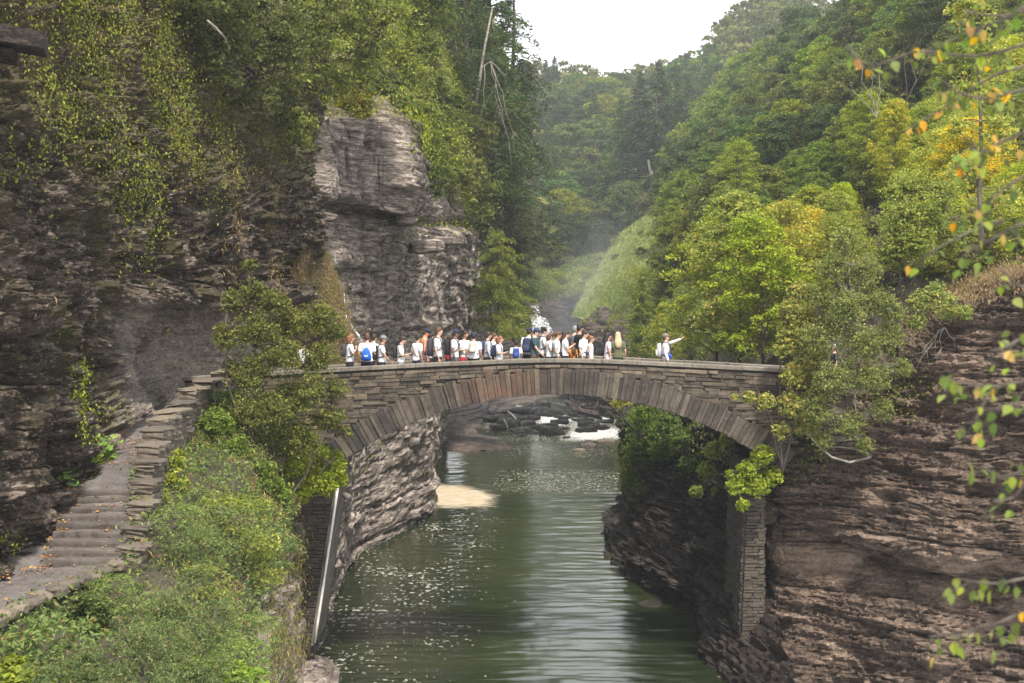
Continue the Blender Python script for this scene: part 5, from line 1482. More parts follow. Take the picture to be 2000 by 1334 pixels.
person(1122, 636, 48.0, 60, 'grey-haired hiker glimpsed behind the one in black', hair='grey', shirt=(.1, .1, .11))
person(1131, 633, 47.2, 20, 'tallest hiker, in a black tee, behind the white tee with khaki shorts', hair='black', shirt=BLK, sk='tan', build=1.08, low=(.02, .02, .02))
person(1140, 645, 46.0, -25, 'heavy-set hiker in white tee and khaki shorts with a crossbody strap', hair='dark', style='bun', shirt=(.7, .75, .82), low=(.17, .135, .09), build=1.16, look=20, sk='fair', ra='down', slingl=((.03, .05, .09), 'thin crossbody bag of the hiker in khaki shorts'))
person(1153, 656, 46.5, -10, 'ginger hiker in a white tank top and lavender leggings', hair='ginger', style='bun', shirt=WH, sleeve='tank', low=(.22, .2, .5), legs='long', build=.92)
person(1186, 649, 46.3, 20, 'hiker with long black hair and pinkish white tee wearing a black pack', hair='black', style='long', shirt=(.72, .6, .66), low=(.6, .55, .6), sk='fair', bag={'c': BLK, 's': 1.0}, baglabel='black backpack on the hiker with long black hair')
person(1207, 648, 46.3, 92, 'hiker with long blonde hair in an olive tee seen from behind', hair='blonde', style='long', shirt=(.10, .11, .055), low=(.02, .022, .02), build=.98)
person(1300, 651, 45.9, 0, 'hiker alone on the right pointing up the gorge', hair='brown', cap=(.16, .13, .10), shirt=(.72, .68, .66), sleeve='long', low=(.42, .37, .31), legs='long', la='point', ra='down', look=-5, sk='fair', bag={'c': (.45, .43, .43), 's': .95, 'sc': (.04, .04, .16)}, baglabel='pale grey backpack on the pointing hiker', slingl=((.03, .08, .4), 'blue pouch slung on the pointing hiker'))
person(1630, 672, 46.9, 180, 'hiker in a white cap almost hidden by the birch on the right', hair='brown', cap=(.75, .75, .75), shirt=(.03, .03, .035))
def run_jobs():
    tmp = []
    for mb, vx, nm, mat, o, extra in JOBS:
        me = mb.mesh(nm, mat, True)
        ob = bpy.data.objects.new('tmp', me); COL.objects.link(ob)
        md = ob.modifiers.new('r', 'REMESH'); md.mode = 'VOXEL'; md.voxel_size = vx; md.use_smooth_shade = True
        sm = ob.modifiers.new('s', 'SMOOTH'); sm.iterations = 2 if nm != 'hair' else 1; sm.factor = 0.5
        tmp.append(ob)
    bpy.context.view_layer.update()
    dg = bpy.context.evaluated_depsgraph_get()
    res = [bpy.data.meshes.new_from_object(ob.evaluated_get(dg)) for ob in tmp]
    for (mb, vx, nm, mat, o, extra), me, ob in zip(JOBS, res, tmp):
        if extra is not None and extra.n:
            n = len(me.vertices); co = np.zeros(n * 3, np.float32); me.vertices.foreach_get('co', co)
            fs = [tuple(p.vertices) for p in me.polygons]
            me = mesh_np(nm, np.concatenate([co.reshape(-1, 3), np.concatenate(extra.v)]), fs + [tuple(i + n for i in f) for f in extra.f], [mat], True)
        if not me.materials: me.materials.append(mat)
        me.polygons.foreach_set('use_smooth', np.ones(len(me.polygons), bool))
        me.name = nm
        part(nm, me, o)
        old = ob.data
        bpy.data.objects.remove(ob); bpy.data.meshes.remove(old)
run_jobs()
M['lf_birch'] = leaf_mat('cliff_birch_leaf', (0.09, 0.12, 0.018), (0.2, 0.235, 0.032), (0.35, 0.37, 0.055), odd=(0.45, 0.4, 0.12), hue=0.005, val=0.1)
M['lf_tree'] = leaf_mat('tree_leaf', (0.055, 0.085, 0.018), (0.125, 0.16, 0.03), (0.24, 0.27, 0.055))
# ------------------------------------------------------------------ VEGETATION
# protos shared by many trees
FARJ = [joined('far_tree', broad_proto(120 + i, 15, 5.4 + 0.4 * (i % 3), 0.1, 75, 105, 0.5, mat=('lf_mid', 'lf_dark', 'lf_mid', 'lf_dark', 'lf_mid')[i], crad=0.27)) for i in range(5)]
FARH = [joined('far_hemlock', conifer_proto(140 + i, 19, 4.6, 0.1, 34, 34, 0.6, droop=0.3)) for i in range(3)]
MID = [two('mid_broad', broad_proto(160 + i, 11, 3.7 + 0.3 * (i % 3), 0.12, 170, 110, 0.23, mat=('lf_mid', 'lf_mid', 'lf_dark', 'lf_lime')[i], crad=0.19, flat=0.75)) for i in range(4)]
YEL = [two('sapling', broad_proto(180 + i, 6.2, 1.45 + 0.25 * i, 0.06, 190, 62, 0.105, mat=('lf_yel', 'lf_lime', 'lf_yel', 'lf_gold')[i], crad=0.21, flat=0.8, trunk_r=0.05, upb=0.3, egg=0.3)) for i in range(4)]
HEM = [two('hemlock', conifer_proto(200 + i, 18, 3.4 + 0.4 * i, 0.06, 46, 110, 0.22, droop=0.42)) for i in range(3)]
PINE = [two('pine', conifer_proto(220 + i, 9, 2.2, 0.08, 30, 90, 0.24, mat='lf_lime' if i else 'lf_mid', droop=0.1, upb=0.3, power=0.6)) for i in range(2)]
SHR = [two('shrub', broad_proto(240 + i, 1.5, 0.85, 0.05, 52, 44, (0.07, 0.1, 0.085, 0.13)[i], mat=('lf_shrub', 'lf_shrub', 'lf_birch', 'lf_mid')[i], crad=0.3, trunk_r=0.015, flat=0.9, aspect=(0.3, 0.4, 0.5, 0.7)[i])) for i in range(4)]

def spread(net, rng, n, dmin, ok, tries=24000):
    """points on the sheet at least dmin(Y) apart, where ok(px, py, p) allows"""
    w = net.area.ravel() / net.area.sum()
    ks = rng.choice(len(w), tries, p=w); pts = net.g.reshape(-1, 3)[ks]
    px, py = proj(pts); good = ok(px, py, pts)
    out = []
    for p in pts[good]:
        if len(out) >= n: break
        if out:
            q_ = np.array(out); d = np.min(np.linalg.norm(q_ - p, axis=1))
            if d < dmin(p[1]): continue
        out.append(p)
    return out

# --- far wood
r1 = np.random.default_rng(300)
pts = spread(netC, r1, 400, lambda Y: 6.2 + 0.004 * Y, lambda px, py, p: (px > 860) & (px < 1600) & (py < 640) & (p[:, 1] < 545) & ~((px > 1185) & (px < 1340) & (py > 300) & (py < 400)))
# the largest in view are trees of their own; the rest behind and between them is one wood
pts.sort(key=lambda p: (not (1030 < proj(p)[0] < 1430 and proj(p)[1] > 150), p[1]))
n_far = 96
def side_words(px, names=((1100, 'near the left hemlocks'), (1180, 'above the waterfall'), (1260, 'left of the dead trunk'), (1340, 'above the grassy bank'), (9999, 'beside the right hillside'))):
    return [w for a, w in names if px < a][0]
for i, p in enumerate(pts[:n_far]):
    px, py = proj(p)
    hem = (i % 9 == 4)
    o = link('hemlock_tree' if hem else 'broadleaf_tree', FARH[i % 3] if hem else FARJ[i % 5], loc=(p[0], p[1], p[2] - 0.8))
    sc = r1.uniform(0.8, 1.25) * (0.9 if not hem else 0.95); wx = r1.uniform(.9, 1.2)
    o.scale = (sc * wx, sc * r1.uniform(.9, 1.2), sc); o.rotation_euler = (0, 0, r1.uniform(0, 6.28))
    kd = 'hemlock' if hem else ('dark leafy tree' if (i % 5) % 2 == 0 else 'green broadleaf tree')
    szw = 'large' if sc > 1.08 else ('small' if sc < 0.92 else 'medium')
    zn = 'at the foot of the far slope' if py > 430 else ('halfway up the far slope' if py > 290 else 'high on the far slope')
    lab = '%s hazy %s %s %s' % (szw, kd, zn.replace('of the far slope', 'of far slope').replace('the far slope', 'far slope'), side_words(px))
    tag(o, lab, 'tree', 'far trees: ' + lab)
rest_v, rest_f, rest_a, nv_ = [], [], [], 0
mini = broad_proto(150, 15, 5.6, 0.1, 22, 12, 1.5, crad=0.3)
mv = np.concatenate(mini[1].v); mf = np.concatenate(mini[1].f); ma = np.concatenate(mini[1].a)
for p in pts[n_far:]:
    sc = r1.uniform(.8, 1.25); a_ = r1.uniform(0, 6.28); c_, s_ = math.cos(a_), math.sin(a_)
    v_ = mv @ np.array([[c_, s_, 0], [-s_, c_, 0], [0, 0, 1]]) * sc + p - np.array([0, 0, .8])
    rest_v.append(v_); rest_f.append(mf + nv_); rest_a.append(np.clip(ma + r1.uniform(-.25, .25), 0, 1)); nv_ += len(mv)
tag(link('far_wood', mesh_np('far_wood', np.concatenate(rest_v), np.concatenate(rest_f), [M['lf_mid']], False, face_attr={'v': np.concatenate(rest_a)})), 'distant wood covering the crest of the far hill', 'wood', kind='stuff')
for i, (px, py, Y, s_, w) in enumerate([(1215, 400, 320, 1.25, 'leftmost'), (1250, 395, 318, 1.5, 'second'), (1285, 392, 316, 1.6, 'middle'), (1318, 380, 322, 1.45, 'fourth'), (1345, 350, 326, 1.2, 'rightmost')]):
    p = P(px, py, Y); o = link('hemlock_tree', FARH[i % 3], loc=tuple(p)); o.scale = (s_ * 1.2, s_ * 1.2, s_); o.rotation_euler = (0, 0, i)
    tag(o, 'dark grey-green hemlock, %s in the tall clump on the far slope' % w, 'tree', 'dark hemlock clump on the far slope')
mb = MB(); mb.tube([P(1278, 376, 312), P(1272, 340, 312), P(1266, 312, 312)], [0.55, 0.42, 0.28], 7)
_t = thing('dead_tree', tuple(P(1278, 376, 312)), 'pale bare trunk standing before the dark hemlocks on the far slope', 'tree'); part_w('trunk', mb.mesh('dead_trunk', M['bark_pale'], True), _t)
pt, nn = netC.scatter(r1, 60000, lambda p, n: ((proj(p)[0] > 860) & (proj(p)[0] < 1650)) * 1.0, 0.6)
lv = LV(); lv.add(leaves(r1, pt, 0.75, normal=nn, jit=0.7)); tag(link('undergrowth', lv.mesh('undergrowth', M['lf_dark'])), 'dark undergrowth between the trees of the far slope', 'undergrowth', kind='stuff')

# --- right hillside
r2 = np.random.default_rng(310)
def okH(px, py, p):
    return (px > 1225) & (px < 2150) & (py < 600) & (p[:, 1] > 84) & (p[:, 1] < 330) & ~((px < 1335) & (py > 360)) & (py > -420)
pts = spread(netH, r2, 180, lambda Y: 3.3 + 0.012 * Y, okH)
for i, p in enumerate(pts):
    px, py = proj(p); Y = p[1]
    k = (1, 0, 2, 1, 0, 3)[i % 6] if Y < 170 else (0, 2, 1, 0, 2, 1)[i % 6]
    sc = r2.uniform(0.75, 1.15) * np.interp(Y, [84, 130, 250], [0.5, 0.85, 1.15])
    far = Y > 190
    zone = 'low on' if py > 380 else ('halfway up' if py > 180 else 'high on')
    sdw = 'left edge' if px < 1420 else ('left part' if px < 1520 else ('middle' if px < 1640 else ('right part' if px < 1800 else ('far right' if px < 1930 else 'edge of frame'))))
    kd = ('green', 'green', 'dark green', 'light green')[k]
    if far:
        o = link('broadleaf_tree', FARJ[i % 5], loc=(p[0], p[1], p[2] - 0.5)); sc *= 0.75
        o.scale = (sc, sc, sc); o.rotation_euler = (0, 0, r2.uniform(0, 6.28))
        szw = 'large' if sc > 0.8 else 'small'
        lab = '%s %s tree %s the far right hillside %s' % (szw, ('dark', 'mid-green')[i % 5 % 2], zone, sdw)
        tag(o, lab, 'tree', 'far flank: ' + lab)
    else:
        place_tree('broadleaf_tree', MID[k], (p[0], p[1], p[2] - 0.3), r2.uniform(0, 6.28), sc, '%s %s leafy tree %s the right hillside, %s' % ('large' if sc > 0.85 else 'small', kd, zone, sdw), 'hillside: %s %s %s %s' % ('large' if sc > 0.85 else 'small', kd, zone, sdw), sxy=r2.uniform(0.95, 1.2))
def szn(p, i): return 'far' if p[1] > 72 else ('near' if p[1] < 63 else 'middle')
def zn2(px, py):
    a = 'behind the bridge' if px < 1560 else ('above the bridge end' if px < 1680 else ('right of the bare shale' if px < 1850 else ('behind the dark trunk' if px < 1960 else 'at the right edge')))
    return a + (', high up' if py < 430 else ', low down')
pts = spread(netH, r2, 90, lambda Y: 1.9, lambda px, py, p: (px > 1380) & (px < 2080) & (py < 660) & (p[:, 1] > 56) & (p[:, 1] < 90) & ~((np.abs(px - 1720) < 55) & (py > 400)))
for i, p in enumerate(pts):
    px, py = proj(p)
    k = (1, 0, 1, 2, 1, 0, 1)[i % 7]
    place_tree('sapling', YEL[k], (p[0], p[1], p[2] - 0.2), r2.uniform(0, 6.28), r2.uniform(0.45, 0.85), '%s %s sapling on the near right slope, %s' % (szn(p, i), ('yellow-green', 'light green', 'yellowing', 'golden')[k], zn2(px, py)), 'saplings: %s %s %s' % (szn(p, i), ('yellow-green', 'light green', 'yellowing', 'golden')[k], zn2(px, py)), sxy=1.25)
pts = spread(netH, r2, 34, lambda Y: 1.1, lambda px, py, p: (px > 1760) & (px < 2090) & (py < 545) & (p[:, 1] > 47) & (p[:, 1] < 58))
for i, p in enumerate(pts):
    px, py = proj(p); k = (0, 1, 0, 2)[i % 4]
    place_tree('sapling', YEL[k], (p[0], p[1], p[2] - 0.15), r2.uniform(0, 6.28), r2.uniform(0.3, 0.52), '%s bush on the cliff top above the brown grass, %s' % (('yellow-green', 'light green', 'yellowing')[k], 'left of the dark trunk' if px < 1912 else 'right of the dark trunk'), 'cliff top bushes: %s %s' % (k, px < 1912), sxy=1.5)
# a few told apart by place and colour (base px, base py, Y, height m, proto, label)
named = [(1400, 708, 66, 7.2, YEL[1], 'tall light green sapling rising behind the bridge right of the pointing hiker'), (1445, 712, 62, 7.6, YEL[0], 'slim yellow-green sapling whose tip stands highest behind the bridge'),
 (1490, 716, 58, 6.3, YEL[1], 'bushy light green sapling behind the right half of the bridge'), (1545, 700, 60, 6.6, YEL[2], 'yellow sapling behind the right end of the bridge'),
 (1585, 600, 66, 4.6, YEL[3], 'golden-leaved sapling above the right end of the bridge'), (1440, 420, 96, 5.2, YEL[1], 'pale feathery sapling before the dark trees of the right hillside'),
 (1350, 712, 74, 4.2, YEL[1], 'low green sapling right behind the pointing hiker'), (1300, 712, 82, 3.6, YEL[0], 'low yellowish bush-like sapling behind the pointing hiker'),
 (1690, 330, 74, 4.0, YEL[1], 'bright lime green young tree standing in the upper right thicket'), (1745, 360, 70, 4.2, YEL[0], 'bright yellow-green young tree right of the lime one'),
 (1640, 520, 64, 3.4, YEL[0], 'yellow-green sapling leaning over the bare shale'), (1840, 470, 56, 4.4, YEL[2], 'yellowing tree behind the foreground birch leaves'), (1900, 440, 55, 4.2, YEL[3], 'golden small tree behind the foreground birch leaves')]
for k, (px, py, Y, h_, pr_, lab) in enumerate(named):
    place_tree('sapling', pr_, P(px, py, Y), k * 1.3, h_ / 6.2, lab, None, sxy=1.15)
for k, (px, py, Y, h_, pr_, lab) in enumerate([(1335, 600, 150, 11, PINE[0], 'soft green pine at the edge of the grassy bank, the taller one'), (1372, 610, 140, 8.5, PINE[1], 'light green pine just right of the taller one by the grassy bank'), (1255, 690, 140, 8, PINE[1], 'small light green pine low behind the crowd on the right bank'),
                                          (1298, 640, 145, 7.5, PINE[0], 'young green pine between grassy bank and bridge'), (1565, 350, 120, 6, PINE[0], 'small pale-tipped pine among the trees of the right hillside')]):
    place_tree('pine_tree', pr_, P(px, py, Y), k, h_ / 9, lab)
pts = spread(netH, r2, 46, lambda Y: 2.6, lambda px, py, p: (px > 1190) & (px < 1420) & (py < 730) & (py > 560) & (p[:, 1] > 78) & (p[:, 1] < 200))
for i, p in enumerate(pts):
    k = (2, 3, 0, 2)[i % 4]; sc = r2.uniform(1.6, 3.0)
    px, py = proj(p); w_ = '%s %s shrub behind the bridge %s' % ('tall' if sc > 2.3 else 'low', ('light green', 'dark green', 'grey-green', 'light green')[i % 4], 'left of the pointing hiker' if px < 1300 else 'right of the pointing hiker')
    place_tree('shrub', SHR[k], (p[0], p[1], p[2] - 0.2), i, sc, w_, 'bank shrubs: ' + w_)
pt, nn = netH.scatter(r2, 95000, lambda p, n: ((proj(p)[0] > 1180) & (proj(p)[0] < 2100)) * (0.4 + 0.6 * fbm(p[:, 0] * .2, p[:, 1] * .2, p[:, 2] * .2, 3, 3)), 0.25)
lv = LV(); lv.add(leaves(r2, pt, 0.10 + 0.0016 * pt[:, 1], normal=nn, jit=0.8)); tag(link('undergrowth', lv.mesh('undergrowth', M['lf_lime'])), 'leafy undergrowth covering the right hillside', 'undergrowth', kind='stuff')
pt, nn = netGr.scatter(r2, 30000, None, 0.15)
lv = LV(); lv.add(leaves(r2, pt, 0.7, axis=np.tile([0.1, 0, 1.0], (len(pt), 1)), aspect=0.16, up=0.2)); tag(link('grass', lv.mesh('grass', leaf_mat('bank_grass', (0.1, 0.15, 0.03), (0.22, 0.27, 0.07), (0.32, 0.33, 0.1), hue=0.01, odd=(0.36, 0.25, 0.14)))), 'long green grass on the open bank by the falls', 'grass', kind='stuff')
pt, nn = netE.scatter(r2, 9000, lambda p, n: (proj(p)[1] < 665) * sstep(0.0, 0.4, fbm(p[:, 0] * .2, p[:, 1] * .2, p[:, 2] * .3, 8, 3)), 0.2)
lv = LV(); lv.add(leaves(r2, pt, 0.35, normal=nn)); tag(link('ledge_plants', lv.mesh('ledge_plants', M['lf_mid'])), 'green plants growing over the ledges beside the pool', 'plants', kind='stuff')

pts = spread(netGr, r2, 9, lambda Y: 3.0, lambda px, py, p: py > 395)
for i, p in enumerate(pts):
    px, py = proj(p)
    place_tree('shrub', SHR[(2, 0, 3)[i % 3]], (p[0], p[1], p[2] - 0.3), i, r2.uniform(.7, 1.9), 'low shrub on the open grassy bank, %s' % ('near its top' if py < 470 else ('half way down' if py < 540 else 'near its foot')), 'shrubs on the grassy bank %d' % (0 if py < 470 else (1 if py < 540 else 2)))
pts = spread(netF, r2, 22, lambda Y: 2.6, lambda px, py, p: (py < 592) & (px > 1010))
for i, p in enumerate(pts):
    place_tree('shrub', SHR[(3, 0, 2)[i % 3]], (p[0], p[1], p[2] - 0.3), i, r2.uniform(1.5, 3.6), 'hazy %s shrub on the rocks %s' % (('dark', 'grey-green', 'light green')[i % 3], 'above the waterfall' if proj(p)[0] < 1090 else 'right of the waterfall'), 'shrubs above the falls %d %d' % (i % 3, proj(p)[0] < 1090))
# --- left side: hemlocks and slope beyond the cliff
r3 = np.random.default_rng(320)
for k, (px, py, Y, h_, pr_, lab, sx) in enumerate([
 (905, 330, 124, 25, HEM[1], 'tall dark hemlock on the cliff top nearest the beech trees', 1.0), (960, 420, 134, 31, HEM[0], 'tall dark hemlock with drooping boughs left of the sky', 1.0),
 (1000, 520, 146, 33, HEM[2], 'hemlock whose boughs reach out against the sky', 0.85), (985, 600, 150, 19, HEM[1], 'mid-height hemlock below the bare dead branches', 1.0),
 (860, 250, 118, 20, HEM[2], 'dark hemlock behind the yellow-green beech branches', 1.0), (935, 470, 140, 17, HEM[0], 'dark hemlock filling the corner behind the cliff edge', 0.9), (1010, 640, 165, 24, HEM[0], 'greyish hemlock farthest right on the left bank', 0.8)]):
    place_tree('hemlock_tree', pr_, P(px, py, Y), k * 2.1, h_ / 18, lab, None, sxy=sx)
GH = two('green_hemlock', conifer_proto(260, 9, 3.4, 0.02, 24, 190, 0.17, mat='lf_lime', droop=0.3, power=0.45, sparse=0.25))
GH2 = two('green_hemlock', conifer_proto(261, 9, 3.5, 0.02, 26, 240, 0.19, mat='lf_lime', droop=0.3, power=0.45, sparse=0.28))
place_tree('hemlock_tree', GH2, P(972, 655, 118), 0.4, 1.0, 'bright green young hemlock left of the waterfall, the larger one')
place_tree('hemlock_tree', GH, P(958, 650, 121), 2.4, 0.6, 'small bright green hemlock at the foot of the larger one')
place_tree('hemlock_tree', GH2, P(1002, 668, 128), 1.4, 0.5, 'low green hemlock nearest the waterfall')
mb = MB(); mb.tube([P(926, 225, 120), P(936, 160, 120), P(946, 95, 120), P(962, 15, 120)], [0.17, 0.14, 0.11, 0.06], 7)
dt = thing('dead_tree', tuple(P(926, 225, 120)), 'pale dead trunk leaning among the hemlocks left of the sky', 'tree')
part_w('trunk', mb.mesh('dead_trunk', M['bark_pale'], True), dt)
def bare(name, base, tips, r0, seed, mat, lab, n2=3, cat='tree'):
    rng = np.random.default_rng(seed); mb = MB(); b = np.asarray(base, float)
    for t_ in tips:
        p_ = limb_poly(rng, b, np.asarray(t_, float), 6, 0.08); mb.tube(p_, np.linspace(r0, r0 * 0.15, 6), 5, cap=False)
        for k in range(n2):
            i = rng.integers(2, 5); L = np.linalg.norm(p_[-1] - p_[0]) * 0.35
            e = p_[i] + rng.normal(0, 1, 3) * L * 0.5 + (p_[-1] - p_[0]) * 0.25
            mb.tube(limb_poly(rng, p_[i], e, 4, 0.05), np.linspace(r0 * 0.35, r0 * 0.06, 4), 4, cap=False)
    o = thing(name, tuple(b), lab, cat); part_w('branches', mb.mesh(name, M[mat], True), o); return o
bare('bare_branches', P(958, 120, 119), [P(1000, 330, 118), P(985, 250, 118), P(1005, 300, 118), P(940, 230, 118), P(990, 160, 118)], 0.05, 1, 'bark_pale', 'pale bare dead branches hanging before the hemlocks')
bare('bare_branches', P(1712, 230, 60), [P(1670, 90, 60), P(1690, 130, 60), P(1640, 160, 60), P(1722, 120, 60)], 0.025, 2, 'bark_pale', 'bare pale twigs sticking out of the right hillside thicket')
bare('bare_branches', P(1770, 200, 55), [P(1800, 40, 55), P(1760, 60, 55), P(1830, 90, 55)], 0.022, 3, 'bark', 'bare grey branches high in the right thicket')
bare('bare_branches', P(1845, 640, 44), [P(1790, 720, 43.6), P(1830, 715, 43.6), P(1800, 690, 43.6), P(1870, 690, 43.6)], 0.02, 4, 'bark_pale', 'tangle of pale dead roots hanging over the right cliff edge', 6, 'roots')
bare('bare_branches', P(405, 40, 43), [P(445, 85, 43), P(430, 70, 43.4)], 0.03, 5, 'bark_pale', 'single pale dead branch high on the left cliff')

# cliff-top trees on the left, leaning over the edge
custom_tree('beech_tree', 'yellow-green beech leaning over the cliff above the pale buttress', 'tree', P(640, 60, 72),
  [[P(640, 60, 72), P(650, -60, 68), P(660, -200, 66)], [P(640, 60, 72), P(700, 40, 68), P(740, 60, 66)], [P(640, 60, 72), P(590, 40, 66), P(560, 60, 64)]],
  [(P(560, 30, 63), 2.0), (P(610, 90, 62), 1.9), (P(640, 10, 63), 2.3), (P(690, 60, 64), 2.0), (P(700, 130, 66), 1.6), (P(740, 20, 66), 2.2), (P(655, 160, 64), 1.1), (P(740, 100, 68), 1.5), (P(590, -60, 62), 2.4), (P(680, -70, 63), 2.6), (P(600, 150, 61.5), 0.8)],
  30000, 0.16, 'lf_lime', seed=1, sub=16, flat=0.4, stem_r=0.16)
custom_tree('beech_tree', 'dark green beech overhanging the left cliff at the top of the frame', 'tree', P(520, -60, 54),
  [[P(520, -60, 56), P(470, 0, 52), P(430, 60, 50)], [P(520, -60, 56), P(520, 60, 52), P(500, 150, 51)], [P(520, -60, 56), P(560, 60, 54), P(570, 180, 54)]],
  [(P(420, 20, 48), 1.6), (P(455, 80, 48.5), 1.3), (P(495, 20, 50), 1.6), (P(530, 110, 51), 1.3), (P(500, 190, 50.5), 0.9), (P(560, 190, 53.5), 0.9), (P(570, 60, 52), 1.5), (P(410, -40, 47), 1.8), (P(430, 140, 47.5), 0.8), (P(555, 235, 54), 0.6)],
  26000, 0.13, 'lf_mid', seed=2, sub=14, flat=0.45, stem_r=0.12)
custom_tree('beech_tree', 'green tree behind the leaning beech, top of the left cliff', 'tree', P(800, 150, 98),
  [[P(800, 170, 98), P(800, 60, 96), P(795, -60, 95)], [P(800, 170, 98), P(830, 80, 96), P(850, 10, 95)]],
  [(P(790, 60, 93), 2.2), (P(830, 110, 93), 2.0), (P(780, 150, 92), 1.8), (P(840, 20, 95), 2.3), (P(800, -30, 94), 2.6), (P(755, 190, 86), 1.3)],
  20000, 0.2, 'lf_mid', seed=3, sub=14, flat=0.45, stem_r=0.14)
shr_l = [(P(800, 240, 92), 2.2, 'lf_lime', 'lime green shrub mass at the top right of the pale buttress'), (P(845, 290, 98), 2.3, 'lf_lime', 'arching yellow-green shrub on the slope right of the buttress'), (P(880, 345, 104), 2.3, 'lf_yel', 'yellowing shrub lower on the slope right of the buttress'),
         (P(925, 385, 112), 2.0, 'lf_lime', 'shrub hanging over the right edge of the far cliff'), (P(830, 350, 92), 1.5, 'lf_mid', 'dark green shrub in the recess beside the buttress'), (P(760, 215, 80), 1.3, 'lf_shrub', 'small shrub fringe on top of the pale buttress'), (P(690, 215, 72), 1.0, 'lf_vine', 'olive fringe of plants on the left top of the pale buttress'),
         (P(735, 175, 77), 1.5, 'lf_mid', 'green shrub crowning the middle of the pale buttress'), (P(785, 165, 84), 1.7, 'lf_lime', 'light green shrub crowning the right of the pale buttress'), (P(690, 165, 73), 1.2, 'lf_mid', 'green shrub crowning the left of the pale buttress'), (P(760, 110, 84), 1.9, 'lf_mid', 'dark green bush high above the pale buttress'), (P(860, 215, 100), 2.2, 'lf_mid', 'green shrub high on the slope below the hemlocks'), (P(900, 280, 110), 2.4, 'lf_mid', 'green shrub in the middle of the slope below the hemlocks'), (P(575, 255, 56), 0.8, 'lf_lime', 'bright green shrub tucked into the corner left of the buttress')]
for k, (c, r, m_, lab) in enumerate(shr_l):
    off = lambda a, b, s_: c + np.array([a * r, -0.2 * r, b * r])
    custom_tree('shrub', lab, 'shrub', c + np.array([0.2, 0.6, -r * 0.8]), [[c + np.array([0.2, .6, -r * .8]), c, c + np.array([-.2, 0, r * .6])]],
      [(off(0, 0, 1), r * .75), (off(.6, .3, 1), r * .6), (off(-.6, .25, 1), r * .6), (off(.45, -.5, 1), r * .55), (off(-.3, -.45, 1), r * .5), (off(0.05, .7, 1), r * .5)], int(4200 * r ** 1.1), 0.09 + 0.0008 * c[1], m_, seed=30 + k, sub=9, flat=0.45, stem_r=0.04)

# vines, moss and grasses clinging to the cliffs
def cling(net, rng, n, mask, size, mat, label, name='hanging_plants', off=0.05, per=7, spr=0.12, down=0.6, aspect=0.55):
    p, nn = net.scatter(rng, n, mask, off)
    p = np.repeat(p, per, axis=0) + rng.normal(0, spr, (len(p) * per, 3)) * np.array([1, 0.6, 1.4]); nn = np.repeat(nn, per, axis=0)
    lv = LV(); lv.add(leaves(rng, p, size, axis=np.tile([0, -0.2, -1.0 * down], (len(p), 1)), normal=nn + np.array([0, 0, 0.5]), jit=0.6, aspect=aspect, v=np.clip(np.repeat(rng.uniform(0.1, 0.9, len(p) // per), per) * 0.5 + rng.random(len(p)) * 0.5, 0, 1)))
    return tag(link(name, lv.mesh(name, M[mat])), label, 'plants', kind='stuff')
def band(px, py, x0, y0, x1, y1, w):
    dx, dy = x1 - x0, y1 - y0; L = math.hypot(dx, dy)
    t = np.clip(((px - x0) * dx + (py - y0) * dy) / L ** 2, 0, 1)
    return np.exp(-(((px - x0 - t * dx) ** 2 + (py - y0 - t * dy) ** 2) / w ** 2))
def mA(p, n):
    px, py = proj(p); k = fbm(p[:, 0] * .6, p[:, 1] * .6, p[:, 2] * .35, 5, 4)
    m = 1.1 * band(px, py, 140, -60, 250, 170, 95) + 0.9 * band(px, py, 200, 150, 300, 260, 95) + 0.55 * band(px, py, 160, 200, 240, 330, 60) + 0.8 * band(px, py, 350, 130, 400, 260, 90) + .5 * band(px, py, 10, 180, 40, 300, 40) + .35 * band(px, py, 230, 330, 270, 470, 50)
    m += 0.7 * band(px, py, 360, -60, 560, -60, 130) + .25 * band(px, py, 450, 250, 560, 260, 60)
    return np.clip(m * 1.3, 0, 1.2) * sstep(-0.28, 0.22, k)
cling(netA, r3, 24000, mA, 0.078, 'lf_vine', 'olive and yellow-green plants draped over the upper left cliff', per=20, spr=0.24)
def mA2(p, n):
    px, py = proj(p); k = fbm(p[:, 0] * .9, p[:, 1] * .9, p[:, 2] * .5, 6, 4)
    return (0.9 * band(px, py, 430, 180, 600, 260, 70) + 0.9 * band(px, py, 380, 60, 520, 40, 90) + 0.5 * band(px, py, 200, 270, 200, 330, 25)) * sstep(-0.1, 0.3, k)
cling(netA, r3, 14000, mA2, 0.10, 'lf_mid', 'green leafy plants on the shaded part of the left cliff', per=7)
def mA3(p, n):
    px, py = proj(p); k = fbm(p[:, 0] * 1.2, p[:, 1] * 1.2, p[:, 2] * .25, 7, 4)
    return (0.8 * band(px, py, 420, 330, 500, 520, 70) + 0.6 * band(px, py, 60, 420, 100, 640, 60) + 0.55 * band(px, py, 330, 250, 420, 420, 60) + .4 * band(px, py, 20, 700, 60, 1000, 50) + .35 * band(px, py, 130, 10, 300, 120, 80)) * sstep(0.0, 0.4, k)
cling(netA, r3, 40000, mA3, 0.13, 'lf_dry', 'brown hanging grasses and dead vines on the left cliff', per=7, down=1.5, aspect=0.16)
def mA4(p, n):
    px, py = proj(p)
    return 1.3 * band(px, py, 150, 720, 165, 860, 16) + 0.7 * band(px, py, 190, 790, 235, 810, 14) + .6 * band(px, py, 10, 1060, 20, 1100, 20)
cling(netA, r3, 60000, mA4, 0.07, 'lf_lime', 'bright green creeper running down to the broad-leaved plants', per=5, spr=0.08)
def mA5(p, n):
    px, py = proj(p); return .55 * sstep(0.25, 0.5, fbm(p[:, 0] * .8, p[:, 1] * .8, p[:, 2] * .8, 17, 4)) * (px < 600) * (py > 250) * (py < 620 + (px < 200) * 400)
